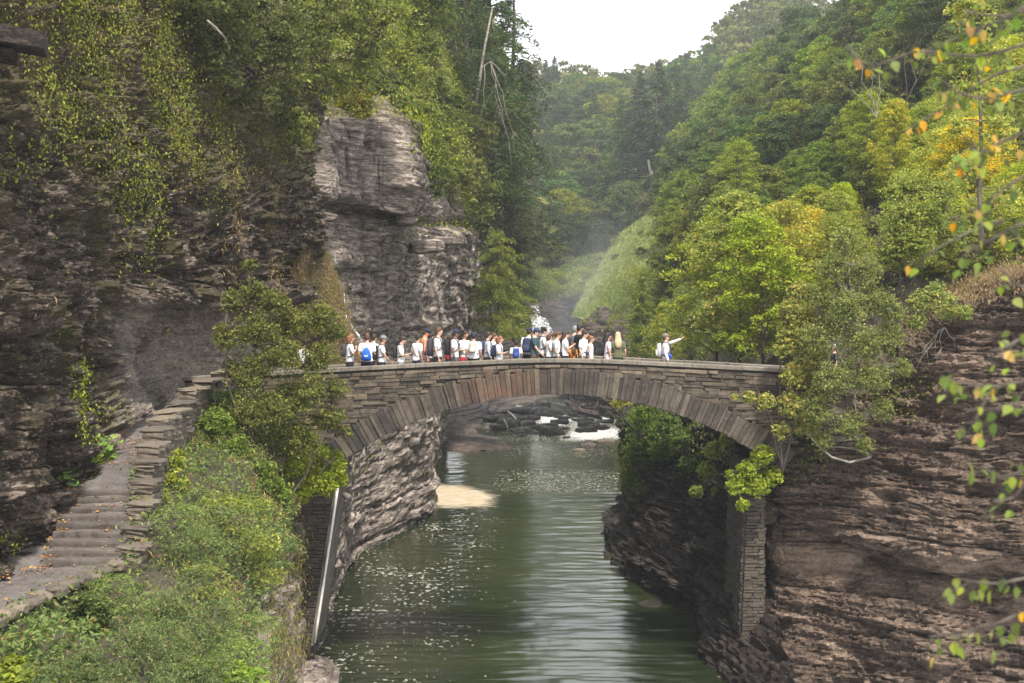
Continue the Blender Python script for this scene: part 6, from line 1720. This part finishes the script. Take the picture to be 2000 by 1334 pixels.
cling(netA, r3, 30000, mA5, 0.07, 'lf_vine', 'scattered small tufts on the bare part of the left cliff', per=5)
# slope of dry grass in the corner left of the pale cliff
cK = [[P(560, 745, 55), P(560, 640, 54.5), P(565, 560, 54.2), P(590, 500, 55)], [P(610, 745, 55.5), P(610, 640, 56), P(600, 540, 57), P(600, 480, 58.5)], [P(690, 750, 57), P(668, 650, 58), P(645, 560, 60), P(615, 490, 61)], [P(720, 760, 60), P(690, 680, 61), P(655, 560, 63), P(620, 480, 64)]]
netK = Net(cK, 6, 120, 120, disp=lambda g, n: 0.15 * fbm(g[..., 0], g[..., 1], g[..., 2], 5, 4))
netK.build('grassy_scree', M['ground'])
cling(netK, r3, 7000, None, 0.15, 'lf_dry', 'rusty dry grass on the scree left of the pale cliff', 'dry_grass', per=6, down=-1.0, aspect=0.14, off=0.06)
cling(netK, r3, 3500, lambda p, n: sstep(-.1, .3, fbm(p[:, 0] * .5, p[:, 1] * .5, p[:, 2] * .5, 8, 3)), 0.09, 'lf_vine', 'low green plants on the scree left of the pale cliff', 'scree_plants', per=6)
def mB(p, n):
    px, py = proj(p)
    top = np.interp(px, [600, 640, 760, 800, 840, 905, 940, 1000], [200, 232, 222, 236, 330, 405, 400, 330])
    return sstep(18, -25, py - top) * 1.0 + 0.25 * np.exp(-((py - 440) / 14) ** 2) * (px > 780) + .25 * band(px, py, 740, 240, 800, 300, 14)
cling(netB, r3, 52000, mB, 0.16, 'lf_lime', 'green growth over the slope above the pale cliff', per=4, spr=0.3)
def mB2(p, n):
    px, py = proj(p); return (band(px, py, 690, 900, 720, 860, 30) * .8 + band(px, py, 810, 870, 830, 930, 14) * .5 + .5 * band(px, py, 700, 960, 700, 1010, 14)) * sstep(0, .35, fbm(p[:, 0], p[:, 1], p[:, 2], 9, 3))
cling(netB, r3, 26000, mB2, 0.11, 'lf_vine', 'olive moss and tufts on the left bank under the arch', per=5)

# undergrowth on the near left slope
def mS(p, n):
    px, py = proj(p); return np.where(py > 1500, 0.1, 0.55 + 0.6 * fbm(p[:, 0] * .7, p[:, 1] * .7, p[:, 2], 4, 3))
p_, n_ = netSlope.scatter(r3, 9000, mS, 0.03)
p_ = np.repeat(p_, 8, axis=0) + r3.normal(0, 0.13, (len(p_) * 8, 3)) * np.array([1, 1, 0.8]) + np.array([0, 0, 0.12])
lv = LV(); lv.add(leaves(r3, p_, 0.105, up=0.5, aspect=0.45)); tag(link('undergrowth', lv.mesh('undergrowth', M['lf_shrub'])), 'low leafy undergrowth on the bank below the path', 'undergrowth', kind='stuff')
p_, n_ = netSlope.scatter(r3, 3500, lambda p, n: sstep(0, .3, fbm(p[:, 0] * .6, p[:, 1] * .6, p[:, 2] * .6, 14, 3)), 0.05)
p_ = np.repeat(p_, 7, axis=0) + r3.normal(0, 0.1, (len(p_) * 7, 3)) + np.array([0, 0, 0.15])
lv = LV(); lv.add(leaves(r3, p_, 0.16, axis=np.tile([0.1, 0, 1.0], (len(p_), 1)), aspect=0.13, up=0.1)); tag(link('dry_stalks', lv.mesh('dry_stalks', M['lf_dry'])), 'dry brown stalks among the undergrowth below the path', 'plants', kind='stuff')
def mD(p, n):
    px, py = proj(p); return (0.9 * band(px, py, 500, 1050, 560, 1100, 50) + .9 * band(px, py, 490, 1180, 540, 1300, 36) + .35) * sstep(-.15, .3, fbm(p[:, 0], p[:, 1], p[:, 2], 19, 3)) * sstep(0.6, 2.0, p[:, 2])
cling(netDrop, r3, 6000, mD, 0.09, 'lf_vine', 'yellow-green plants hanging down the near left bank', per=8, spr=.14)
cling(netDrop, r3, 5000, mD, 0.15, 'lf_dry', 'dry grass hanging down the near left bank', 'dry_grass', per=5, down=1.2, aspect=0.14)

# shrubs on the near left slope: each its own
words_w = ['feathery', 'dense', 'sprawling', 'tall', 'low', 'loose', 'rounded', 'leggy']
pts = spread(netSlope, r3, 46, lambda Y: 0.62, lambda px, py, p: (px > -60) & (px < 560) & (py > 1080) & (p[:, 1] > 15) & (p[:, 1] < 36))
cnt = 0
for i, p in enumerate(pts):
    px, py = proj(p)
    xr_ = np.interp(p[1], [20, 25, 28], [-8.9, -8.3, -7.75])
    lim = 0.35 + 0.55 * max(0, p[0] - xr_)
    sc = min(r3.uniform(0.45, 1.0), lim)
    k = (0, 1, 0, 2, 0, 3)[i % 6]
    zone = 'at the bottom left corner' if px < 200 and py > 1250 else ('beside the stone kerb' if px < 260 else ('on the rim of the bank above the river' if px > 420 else 'in the middle of the bank below the steps'))
    place_tree('shrub', SHR[k], (p[0], p[1], p[2] - 0.08), r3.uniform(0, 6.28), sc, '%s %s' % ({0: 'grey-green shrub', 2: 'light green shrub', 3: 'dark green shrub'}.get(k, 'grey-green shrub'), zone), '%ss %s' % ({0: 'grey-green shrub', 2: 'light green shrub', 3: 'dark green shrub'}.get(k, 'grey-green shrub'), zone), sxy=1.25)
# dense fresh-green bush low in the foreground
custom_tree('shrub', 'large fresh green bush in the left foreground below the steps', 'shrub', W(340, 1420, 4.6),
  [[W(340, 1420, 4.6), P(330, 1250, 23), P(320, 1150, 23)], [W(340, 1420, 4.6), P(400, 1260, 23), P(420, 1200, 23)], [W(340, 1420, 4.6), P(250, 1260, 22), P(230, 1200, 22)]],
  [(P(330, 1190, 23), .55), (P(400, 1240, 23), .5), (P(420, 1310, 22), .5), (P(270, 1240, 22), .5), (P(340, 1290, 22), .55), (P(230, 1310, 21.5), .5), (P(440, 1190, 23.5), .35), (P(150, 1300, 21), .4), (P(300, 1340, 21), .5), (P(80, 1320, 20.5), .35), (P(380, 1130, 25), .3)],
  15000, 0.062, 'lf_shrub', seed=50, sub=14, flat=0.7, stem_r=0.02, aspect=0.38)
# tree in front of the bridge's left end
custom_tree('sapling_tree', 'slender green tree in front of the left end of the bridge', 'tree', P(545, 1010, 41.5),
  [[P(545, 1010, 41.5), P(530, 850, 41.2), P(500, 680, 41), P(488, 500, 41)], [P(545, 1010, 41.5), P(560, 850, 41.6), P(595, 720, 41.8), P(610, 590, 42)], [P(545, 1010, 41.5), P(500, 880, 40.6), P(450, 760, 40.4), P(440, 640, 40.4)], [P(545, 1010, 41.5), P(620, 880, 42), P(650, 800, 42.4)]],
  [(P(489, 520, 41), .25), (P(492, 570, 41), .42), (P(535, 590, 41), .45), (P(455, 590, 40.8), .38), (P(500, 640, 40.8), .6), (P(450, 660, 40.5), .5), (P(570, 630, 41.6), .6), (P(620, 625, 42), .55), (P(655, 650, 42.4), .35), (P(545, 690, 41), .7), (P(620, 700, 42), .6), (P(480, 730, 40.8), .65), (P(590, 770, 41.6), .75), (P(655, 760, 42.6), .4), (P(530, 800, 41), .75), (P(640, 820, 42.5), .5), (P(470, 810, 40.5), .6), (P(575, 860, 41.6), .7), (P(672, 845, 43), .25)],
  46000, 0.085, 'lf_tree', seed=51, sub=38, flat=0.75, stem_r=0.045)
custom_tree('shrub', 'lime green leafy bush below the left end of the bridge', 'shrub', P(600, 985, 43),
  [[P(600, 985, 43), P(620, 930, 42.6), P(650, 900, 42.6)], [P(600, 985, 43), P(570, 930, 42.6), P(550, 880, 42.4)]],
  [(P(650, 905, 43.4), .42), (P(615, 935, 43), .5), (P(660, 935, 43.6), .3), (P(570, 900, 42.6), .5), (P(590, 960, 42.8), .35), (P(640, 950, 43.2), .3), (P(610, 880, 42.6), .45)],
  20000, 0.1, 'lf_lime', seed=52, sub=26, flat=0.5, stem_r=0.03)
custom_tree('shrub', 'dark green bush on the bank under the slender tree', 'shrub', P(500, 1020, 40),
  [[P(500, 1020, 40), P(480, 950, 39.6), P(450, 880, 39.6)], [P(500, 1020, 40), P(530, 960, 40), P(540, 900, 40)]],
  [(P(450, 880, 39.4), .6), (P(500, 930, 39.8), .65), (P(430, 940, 38.8), .45), (P(540, 970, 40.6), .55), (P(480, 1000, 39), .5), (P(540, 1030, 40.8), .4), (P(420, 830, 39.5), .5)],
  20000, 0.095, 'lf_tree', seed=53, sub=28, flat=0.5, stem_r=0.03)
custom_tree('shrub', 'yellowish drying bush at the rim below the left pier', 'shrub', P(540, 1150, 40),
  [[P(540, 1150, 40), P(520, 1090, 39), P(500, 1050, 38.6)]],
  [(P(500, 1060, 37.6), .4), (P(540, 1100, 39.6), .35), (P(480, 1120, 36), .35), (P(530, 1180, 39.4), .3), (P(570, 1060, 42.4), .3), (P(510, 1240, 36.5), .25)],
  7000, 0.08, 'lf_vine', seed=54, sub=12, flat=0.5, stem_r=0.02)
custom_tree('shrub', 'small yellow-green plant growing from the stepped wall', 'shrub', P(345, 960, 34),
  [[P(345, 960, 34), P(345, 930, 33.8), P(348, 900, 33.8)]], [(P(345, 905, 33.6), .22), (P(335, 935, 33), .2), (P(355, 945, 33.4), .2), (P(345, 975, 32.8), .2), (P(350, 885, 34), .15), (P(322, 968, 32), .14)],
  2200, 0.085, 'lf_lime', seed=55, sub=10, flat=0.5, stem_r=0.015)
custom_tree('shrub', 'leafy bush crowding the upper end of the stepped wall', 'shrub', P(430, 860, 41),
  [[P(430, 860, 41), P(420, 810, 41), P(420, 780, 41)]], [(P(420, 790, 41.5), .42), (P(400, 830, 40.4), .38), (P(440, 840, 41), .45), (P(390, 880, 38.8), .4), (P(375, 920, 37.4), .3), (P(450, 780, 42.5), .4)],
  8000, 0.085, 'lf_tree', seed=56, sub=12, flat=0.5, stem_r=0.02)

# broad-leaved plants at the foot of the left cliff: every leaf a part
def big_leaf(seed, n=9):
    r_ = random.Random(seed); V = [(0, 0, 0)]
    for i in range(n):
        a = -2.6 + 5.2 * i / (n - 1)
        k = 0.5 * (1 + 0.1 * math.sin(i * 2.7)) * (1 if abs(a) < 2.3 else 0.8)
        V.append((k * math.cos(a) + 0.1, k * math.sin(a), 0.07 * math.sin(i * 1.9) - 0.1 * abs(math.sin(a)) + 0.05))
    V.append((-0.05, 0, -0.03))
    F_ = [(0, i, i + 1) for i in range(1, n)]
    F_ += [(0, n, n + 1), (0, n + 1, 1)]
    return mesh_np('leaf', V, F_, [M['lf_big']], True, face_attr={'v': [r_.uniform(.2, .9)] * len(F_)})
BL = [big_leaf(i) for i in range(6)]
for kk, (lab, spots) in enumerate([('clump of broad round leaves at the cliff foot beside the top of the steps', [(150, 905, 32.6, 34, 26), (200, 875, 34.8, 24, 18)]), ('smaller clump of broad leaves just above the steps', [(130, 935, 31.6, 16, 14)])]):
    c0 = P(spots[0][0], spots[0][1] + 25, spots[0][2])
    pl_ = thing('leafy_plant', tuple(c0), lab, 'plant')
    rr = np.random.default_rng(70 + kk)
    stems = MB()
    for (px, py, Y, sx, sy) in spots:
        for j in range(60 if kk == 0 else 26):
            q_ = P(px + rr.normal(0, sx * .62), py + rr.normal(0, sy * .75), Y + rr.uniform(-.35, .35))
            o = part('leaf', BL[j % 6], pl_, tuple(q_ - c0)); s_ = rr.uniform(.14, .25)
            o.scale = (s_, s_, s_); o.rotation_euler = (rr.uniform(-.5, .5), rr.uniform(.1, .8), rr.uniform(-2.6, -0.5))
            stems.tube([q_, (q_ + c0) / 2 + rr.normal(0, .05, 3), np.array([q_[0] * .6 + c0[0] * .4, q_[1] + .2, q_[2] - .35])], [.006, .008, .01], 3)
    part_w('stems', stems.mesh('stems', M['lf_lime']), pl_)

# fallen leaves on the path and the steps
rl = np.random.default_rng(90)
n = 900
Yl = rl.uniform(22, 42, n); side = rl.random(n) < 0.7
xl_ = np.interp(Yl, [20, 25, 28, 31.3, 34.5, 39, 43], [-12, -10.6, -9.45, -9.95, -10.2, -10.7, -10.9]) + 0.12
xr_ = np.interp(Yl, [20, 25, 28, 31.3, 34.5, 39, 43], [-8.9, -8.3, -7.75, -8.38, -8.95, -9.5, -9.4]) - 0.3
u = np.where(side, rl.random(n) ** 2 * 0.35, rl.random(n)); u = np.where(rl.random(n) < .12, 1 - rl.random(n) * .1, u)
xl2 = xl_ + (xr_ - xl_) * u
zl = np.interp(Yl, [20, 25, 28, 31.3, 34.5, 39, 43], [6.3, 6.45, 6.52, 7.62, 7.95, 8.35, 8.8])
onst = (Yl > 27.95) & (Yl < 31.25); zl = np.where(onst, 6.52 + (np.floor((Yl - 27.95) / (3.3 / 9)) + 1) * (1.10 / 9) , zl) + 0.03
lv = LV(); lv.add(leaves(rl, np.stack([xl2, Yl, zl], 1), 0.075, up=0.85, aspect=.7)); tag(link('fallen_leaves', lv.mesh('fallen_leaves', M['lf_litter'])), 'orange and yellow fallen leaves along the path and steps', 'leaves', kind='stuff')
rl2 = np.random.default_rng(91)
p_, n_ = netPath.scatter(rl2, 5000, lambda p, n: np.clip(np.interp(p[:, 1], [20, 45], [1, .3]), 0, 1) * .0 + .25, .02)
lv = LV(); lv.add(leaves(rl2, p_, 0.045, up=0.6, aspect=.8)); tag(link('gravel_litter', lv.mesh('gravel_litter', M['lf_dry'])), 'brown grit and leaf crumbs on the path', 'litter', kind='stuff')

# --- right side, near
custom_tree('maple_tree', 'yellow-green maple sapling in front of the right end of the bridge', 'tree', P(1530, 920, 44.2),
  [[P(1530, 920, 44.2), P(1520, 800, 43.8), P(1525, 680, 43.6), P(1540, 560, 43.6)], [P(1530, 920, 44.2), P(1500, 800, 43.6), P(1460, 730, 43.4)], [P(1530, 920, 44.2), P(1560, 780, 43.8), P(1580, 680, 43.8)]],
  [(P(1560, 570, 43.6), .35), (P(1545, 610, 43.5), .4), (P(1585, 630, 43.7), .5), (P(1550, 655, 43.5), .5), (P(1530, 680, 43.4), .3), (P(1585, 700, 43.6), .5), (P(1550, 735, 43.5), .4), (P(1462, 775, 43.2), .2), (P(1495, 785, 43.3), .3), (P(1545, 790, 43.6), .42), (P(1590, 750, 43.8), .5), (P(1525, 840, 43.8), .3), (P(1575, 830, 44), .4), (P(1435, 776, 43), .11), (P(1540, 600, 43.4), .3)],
  28000, 0.105, 'lf_yel', seed=61, sub=34, flat=0.45, stem_r=0.035, spread=0.3)
custom_tree('birch_tree', 'birch with pale curved trunk rooted on the right cliff ledge', 'tree', P(1700, 893, 43.6),
  [[P(1700, 893, 43.6), P(1675, 850, 43.2), P(1668, 740, 43), P(1662, 600, 43), P(1655, 470, 43.2)], [P(1670, 760, 43), P(1720, 690, 43), P(1750, 620, 43)], [P(1668, 740, 43), P(1630, 680, 43), P(1600, 620, 43.2)]],
  [(P(1650, 470, 43.2), .45), (P(1625, 520, 43), .5), (P(1690, 530, 43), .55), (P(1600, 580, 43.2), .5), (P(1650, 600, 42.8), .65), (P(1715, 590, 43), .5), (P(1600, 660, 43), .6), (P(1680, 670, 42.8), .65), (P(1735, 660, 43), .5), (P(1630, 740, 42.8), .65), (P(1700, 740, 42.8), .6), (P(1760, 720, 43), .35), (P(1600, 800, 43), .55), (P(1660, 830, 42.8), .5), (P(1720, 800, 43), .4), (P(1610, 860, 43.2), .4), (P(1690, 870, 43), .3), (P(1745, 610, 43), .4)],
  62000, 0.07, 'lf_birch', seed=62, sub=44, flat=0.8, stem_r=0.05, bark='bark_birch', twigr=0.16)
mb = MB(); mb.tube([P(1700, 893, 43.4), P(1660, 903, 43.0), P(1625, 893, 43.0), P(1600, 872, 43.2), P(1575, 845, 43.4)], [.035, .04, .035, .03, .02], 6)
tag(link('birch_root', mb.mesh('birch_root', M['bark_birch'], True)), 'pale birch root running along the ledge of the right cliff', 'root')
custom_tree('shrub', 'orange tinged shrub hanging over the right cliff edge', 'shrub', P(1840, 640, 44), [[P(1840, 640, 44), P(1850, 600, 43.6), P(1860, 590, 43.2)]],
  [(P(1800, 590, 44), .4), (P(1850, 600, 43.4), .4), (P(1885, 610, 43), .25), (P(1830, 570, 44), .35), (P(1790, 630, 44), .3)], 12000, 0.085, 'lf_yel', seed=63, sub=11, flat=0.4, stem_r=0.02)
custom_tree('shrub', 'yellow-green bush on the cliff top left of the brown grass', 'shrub', P(1760, 600, 47), [[P(1760, 600, 47), P(1760, 520, 47), P(1770, 440, 47)], [P(1760, 600, 47), P(1810, 500, 47), P(1850, 430, 47)]],
  [(P(1760, 430, 47), .8), (P(1820, 420, 47), .8), (P(1790, 480, 46.5), .7), (P(1740, 490, 47), .6), (P(1860, 470, 47), .6), (P(1840, 370, 48), .8), (P(1770, 370, 48), .7)], 26000, 0.1, 'lf_lime', seed=64, sub=14, flat=0.35, stem_r=0.05)
custom_tree('young_tree', 'young tree with straight dark trunk behind the foreground leaves', 'tree', P(1918, 470, 30), [[P(1918, 470, 30), P(1916, 300, 30), P(1914, 120, 30), P(1912, -60, 30)]],
  [(P(1930, 100, 30), .45), (P(1890, 180, 30), .4), (P(1940, 260, 30), .45), (P(1890, 330, 30), .4), (P(1900, 20, 30), .5), (P(1960, 380, 30), .45), (P(1870, 250, 30), .3)], 9000, 0.08, 'lf_yel', seed=65, sub=11, flat=0.4, stem_r=0.055, bark='bark')
cling(netH, r3, 9000, lambda p, n: (lambda a: 1.4 * band(a[0], a[1], 1850, 550, 1980, 500, 34))(proj(p)), 0.22, 'lf_dry', 'brown dry grass fringing the top of the right cliff', 'dry_grass', per=7, down=1.0, aspect=0.12, off=0.1)
cling(netR, r3, 60000, lambda p, n: (lambda a: 1.2 * band(a[0], a[1], 1850, 585, 1990, 545, 20) + .25 * band(a[0], a[1], 1750, 660, 1800, 640, 30))(proj(p)), 0.18, 'lf_dry', 'rusty grass tufts drooping over the right cliff edge', 'dry_grass', per=4, down=1.2, aspect=0.14, off=0.1)
cling(netO, r3, 2500, lambda p, n: sstep(0, .3, fbm(p[:, 0] * .6, p[:, 1] * .6, p[:, 2] * .6, 4, 3)), 0.12, 'lf_yel', 'yellow-green tufts on the bare shale outcrop', 'outcrop_plants', per=6)
# plants on the right bank under the arch
for k, (blobs, m_, lab, nl) in enumerate([
 ([(P(1245, 830, 66), .7), (P(1240, 880, 66), .7), (P(1262, 810, 64), .7), (P(1232, 930, 67), .5), (P(1255, 950, 66), .5), (P(1280, 850, 63), .6), (P(1236, 985, 68), .35)], 'lf_mid', 'dark green bush edging the right bank under the arch', 9000),
 ([(P(1300, 830, 58), .6), (P(1330, 860, 57), .55), (P(1360, 850, 56), .5), (P(1290, 880, 59), .5), (P(1345, 905, 56), .35)], 'lf_mid', 'broad-leaved green bush just under the right side of the arch', 8000),
 ([(P(1395, 880, 50), .35), (P(1380, 920, 50), .35), (P(1420, 860, 49), .25), (P(1360, 960, 52), .25), (P(1400, 960, 50), .2)], 'lf_lime', 'light green plant on the rock face right of the arch opening', 3500),
 ([(P(1460, 920, 44.3), .35), (P(1490, 890, 44.3), .35), (P(1440, 950, 44.3), .3), (P(1480, 950, 44.2), .35), (P(1510, 930, 44.4), .3), (P(1450, 985, 44.2), .2), (P(1425, 925, 44.4), .15)], 'lf_lime', 'yellow-green bush hanging over the top of the right pier', 6500),
 ([(P(1215, 788, 150), 1.1), (P(1240, 800, 140), 1.2), (P(1195, 795, 155), .7), (P(1268, 800, 120), 1.2)], 'lf_yel', 'yellow-green bush by the water beyond the arch', 4000)]):
    b0 = blobs[0][0]
    custom_tree('shrub', lab, 'shrub', b0 + np.array([.3, .6, -.8]), [[b0 + np.array([.3, .6, -.8]), b0, blobs[1][0]]], blobs, int(nl * 1.6), .11 if b0[1] < 80 else .22, m_, seed=80 + k, sub=26, flat=.5, stem_r=.025)
def mR2(p, n):
    px, py = proj(p); return (1.0 * band(px, py, 1230, 830, 1235, 960, 20) + .7 * band(px, py, 1270, 800, 1420, 850, 40) + .35 * band(px, py, 1290, 900, 1400, 930, 40)) * sstep(-.2, .3, fbm(p[:, 0] * .6, p[:, 1] * .6, p[:, 2] * .6, 29, 3))
cling(netR2, r3, 16000, mR2, 0.11, 'lf_mid', 'green plants clinging to the right bank under the arch', per=5, spr=.16)
cling(netR, r3, 26000, lambda p, n: (lambda a: 1.0 * band(a[0], a[1], 1540, 880, 1590, 900, 30) + .8 * band(a[0], a[1], 1560, 760, 1760, 760, 50))(proj(p)), 0.09, 'lf_vine', 'green plants clinging to the rock round the birch', per=4, spr=.14)
mb = MB(); mb.tube([P(1160, 762, 54), P(1190, 790, 55), P(1230, 830, 57), P(1262, 862, 58)], [.02, .03, .035, .04], 5)
tag(link('bare_branch', mb.mesh('bare_branch', M['bark'], True)), 'bare leaning stem reaching out over the water under the arch', 'branch')

# --- birch twigs close to the camera on the right: every leaf its own part
fr = np.random.default_rng(500)
def ovate(seed, mat):
    r_ = random.Random(seed); V, F_ = [], []
    prof = [(0, .02), (.12, .24), (.3, .36), (.52, .33), (.75, .2), (.9, .08), (1.0, 0.005)]
    for t_, w_ in prof:
        z = -0.18 * t_ * t_
        V += [(t_, -w_, z + .08 * w_ * 2), (t_, 0, z), (t_, w_, z + .08 * w_ * 2)]
    for i in range(len(prof) - 1):
        a, b = 3 * i, 3 * i + 3
        F_ += [(a, a + 1, b + 1, b), (a + 1, a + 2, b + 2, b + 1)]
    return mesh_np('leaf', V, F_, [M[mat]], True, face_attr={'v': [r_.uniform(.05, .95)] * len(F_)})
FL = [ovate(i, 'lf_front') for i in range(8)] + [ovate(20 + i, 'lf_orange') for i in range(3)]
birch = thing('birch_branch', (2.6, 5.4, 12.0), 'blurred birch twigs with green and orange leaves close to the camera on the right', 'branch')
L0 = np.array(birch.location)
tw = MB()
twigs = [  # polylines in px with depth, and leaves per twig
 ([(2080, -60), (1990, 20), (1900, 60), (1830, 90)], 5.6, 20), ([(2080, 60), (1990, 90), (1900, 110), (1790, 100), (1700, 130), (1655, 85)], 6.0, 22), ([(2080, 150), (1980, 180), (1900, 190), (1830, 150)], 5.5, 18),
 ([(2100, 240), (2000, 260), (1930, 290), (1860, 330)], 5.3, 18), ([(2080, 330), (1990, 350), (1920, 400), (1850, 430)], 5.6, 16), ([(2060, 420), (1990, 440), (1930, 470), (1880, 500)], 5.2, 13), ([(1960, 430), (1900, 450), (1840, 480), (1790, 510)], 6.0, 5),
 ([(2080, 640), (2000, 660), (1960, 680), (1925, 690)], 5.0, 9), ([(2090, 730), (2000, 745), (1930, 755), (1850, 740)], 5.1, 16), ([(2050, 800), (1985, 790), (1935, 800), (1880, 800)], 5.2, 9), ([(1925, 780), (1900, 830), (1880, 860)], 5.4, 5),
 ([(2070, 900), (2000, 920), (1950, 930), (1915, 905)], 5.1, 12), ([(2010, 930), (1980, 970), (1940, 980)], 5.2, 4), ([(2080, 1120), (2000, 1130), (1940, 1140), (1870, 1130)], 4.9, 9), ([(2060, 1180), (1990, 1200), (1940, 1220), (1850, 1240), (1815, 1243)], 5.0, 13),
 ([(2080, 0), (1960, 30), (1880, 20)], 6.4, 10), ([(2080, 120), (1960, 140), (1860, 200), (1760, 260)], 6.2, 12), ([(2080, 520), (2000, 560), (1950, 520)], 5.4, 5)]
nl = 0
for pl2, Yt, cnt_ in twigs:
    pts_ = cr(np.array([P(x, y, Yt + 0.15 * math.sin(x)) for x, y in pl2]), 14)
    tw.tube(pts_, np.linspace(.008, .0022, 14), 5)
    for j in range(int(cnt_ * 1.4)):
        t_ = fr.uniform(0.15, 1.0) ** 0.75; q_ = np.array([np.interp(t_ * 13, np.arange(14), pts_[:, k]) for k in range(3)])
        q2 = q_ + fr.normal(0, .028, 3) + np.array([0, 0, -.018])
        tw.tube([q_, q2], [.0018, .0014], 3, cap=False)
        orange = fr.random() < (.24 if pl2[0][1] < 330 else .10)
        o = part('leaf', FL[8 + fr.integers(0, 3)] if orange else FL[fr.integers(0, 8)], birch, tuple(q2 - L0)); s_ = fr.uniform(.032, .055)
        o.scale = (s_, s_, s_); o.rotation_euler = (fr.uniform(-1.0, 1.0), fr.uniform(.3, 1.5), fr.uniform(0, 6.28)); nl += 1
part_w('twigs', tw.mesh('twigs', M['bark'], True), birch)['kind'] = 'stuff'

# ------------------------------------------------------------------ air
def volume_box(name, lo, hi, dens, col, noise_=False, aniso=0.2, label=None, z0=None):
    mb = MB(); c = (np.array(lo) + np.array(hi)) / 2; d = np.array(hi) - np.array(lo); mb.box(tuple(c), tuple(d))
    t = NT(name + '_air')
    pv = t.n('VolumePrincipled', {'Color': (*col, 1), 'Density': dens, 'Anisotropy': aniso})
    t.t.links.new(pv.outputs[0], t.out.inputs[1])
    o = link(name, mb.mesh(name, t.m)); o['kind'] = 'stuff'; o['category'] = name
    if label: o['label'] = label
    return o, t, pv
volume_box('haze', (-330, -12, -2.5), (520, 640, 210), 0.0003, (0.82, 0.88, 0.95), label='thin pale haze filling the gorge')

# spray hanging in the air above the falls
def mist():
    mb = MB(); mb.ball((0, 0, 0), (1, 1, 1), 24, 16)
    t = NT('spray')
    tc = t.n('TexCoord').outputs['Object']
    ln = t.n('VectorMath', {0: tc}, operation='LENGTH').outputs['Value']
    base = t.mr(ln, 1.0, 0.15, 0, 1)
    nz = t.noise(t.n('Mapping', {'Vector': tc, 'Scale': (1, 1, 1)}).outputs[0], 1.6, 3, 0.6)
    d = t.math('MULTIPLY', t.math('MULTIPLY', base, base), t.mr(nz, 0.35, 0.65, 0.15, 1))
    pv = t.n('VolumePrincipled', {'Color': (0.86, 0.9, 0.96, 1), 'Density': t.math('MULTIPLY', d, 0.032), 'Anisotropy': 0.2})
    t.t.links.new(pv.outputs[0], t.out.inputs[1])
    me = mb.mesh('mist', t.m, True)
    for (px, py, Y, r, rot, lab) in [(1112, 650, 212, (9, 9, 9), 0, 'white spray drifting at the foot of the falls'), (1150, 540, 212, (7, 9, 15), 0.42, 'bluish spray plume rising above the falls')]:
        p = P(px, py, Y); o = link('mist', me, loc=tuple(p)); o.scale = r; o.rotation_euler = (0, rot, 0)
        tag(o, lab, 'mist', kind='stuff')
mist()

# things that would otherwise read alike are told apart by their place in the row
ORD = ['leftmost', 'second from left', 'third from left', 'fourth from left', 'fifth from left', 'sixth from left', 'seventh from left', 'eighth from left', 'ninth from left', 'tenth from left', 'eleventh from left', 'twelfth from left']
by = {}
for o in COL.objects:
    if o.parent is None and o.get('category') and o.get('label'): by.setdefault(o['label'], []).append(o)
for lab, os_ in by.items():
    if 1 < len(os_) <= 24:
        os_.sort(key=lambda o: float(proj(np.array(o.location))[0]))
        for k, o in enumerate(os_):
            n_ = len(os_); w = 'rightmost' if k == n_ - 1 else (ORD[k] if k < 12 else ORD[n_ - 1 - k].replace('left', 'right'))
            o['label'] = ' '.join(lab.replace(',', '').split()[:13]) + ', ' + w
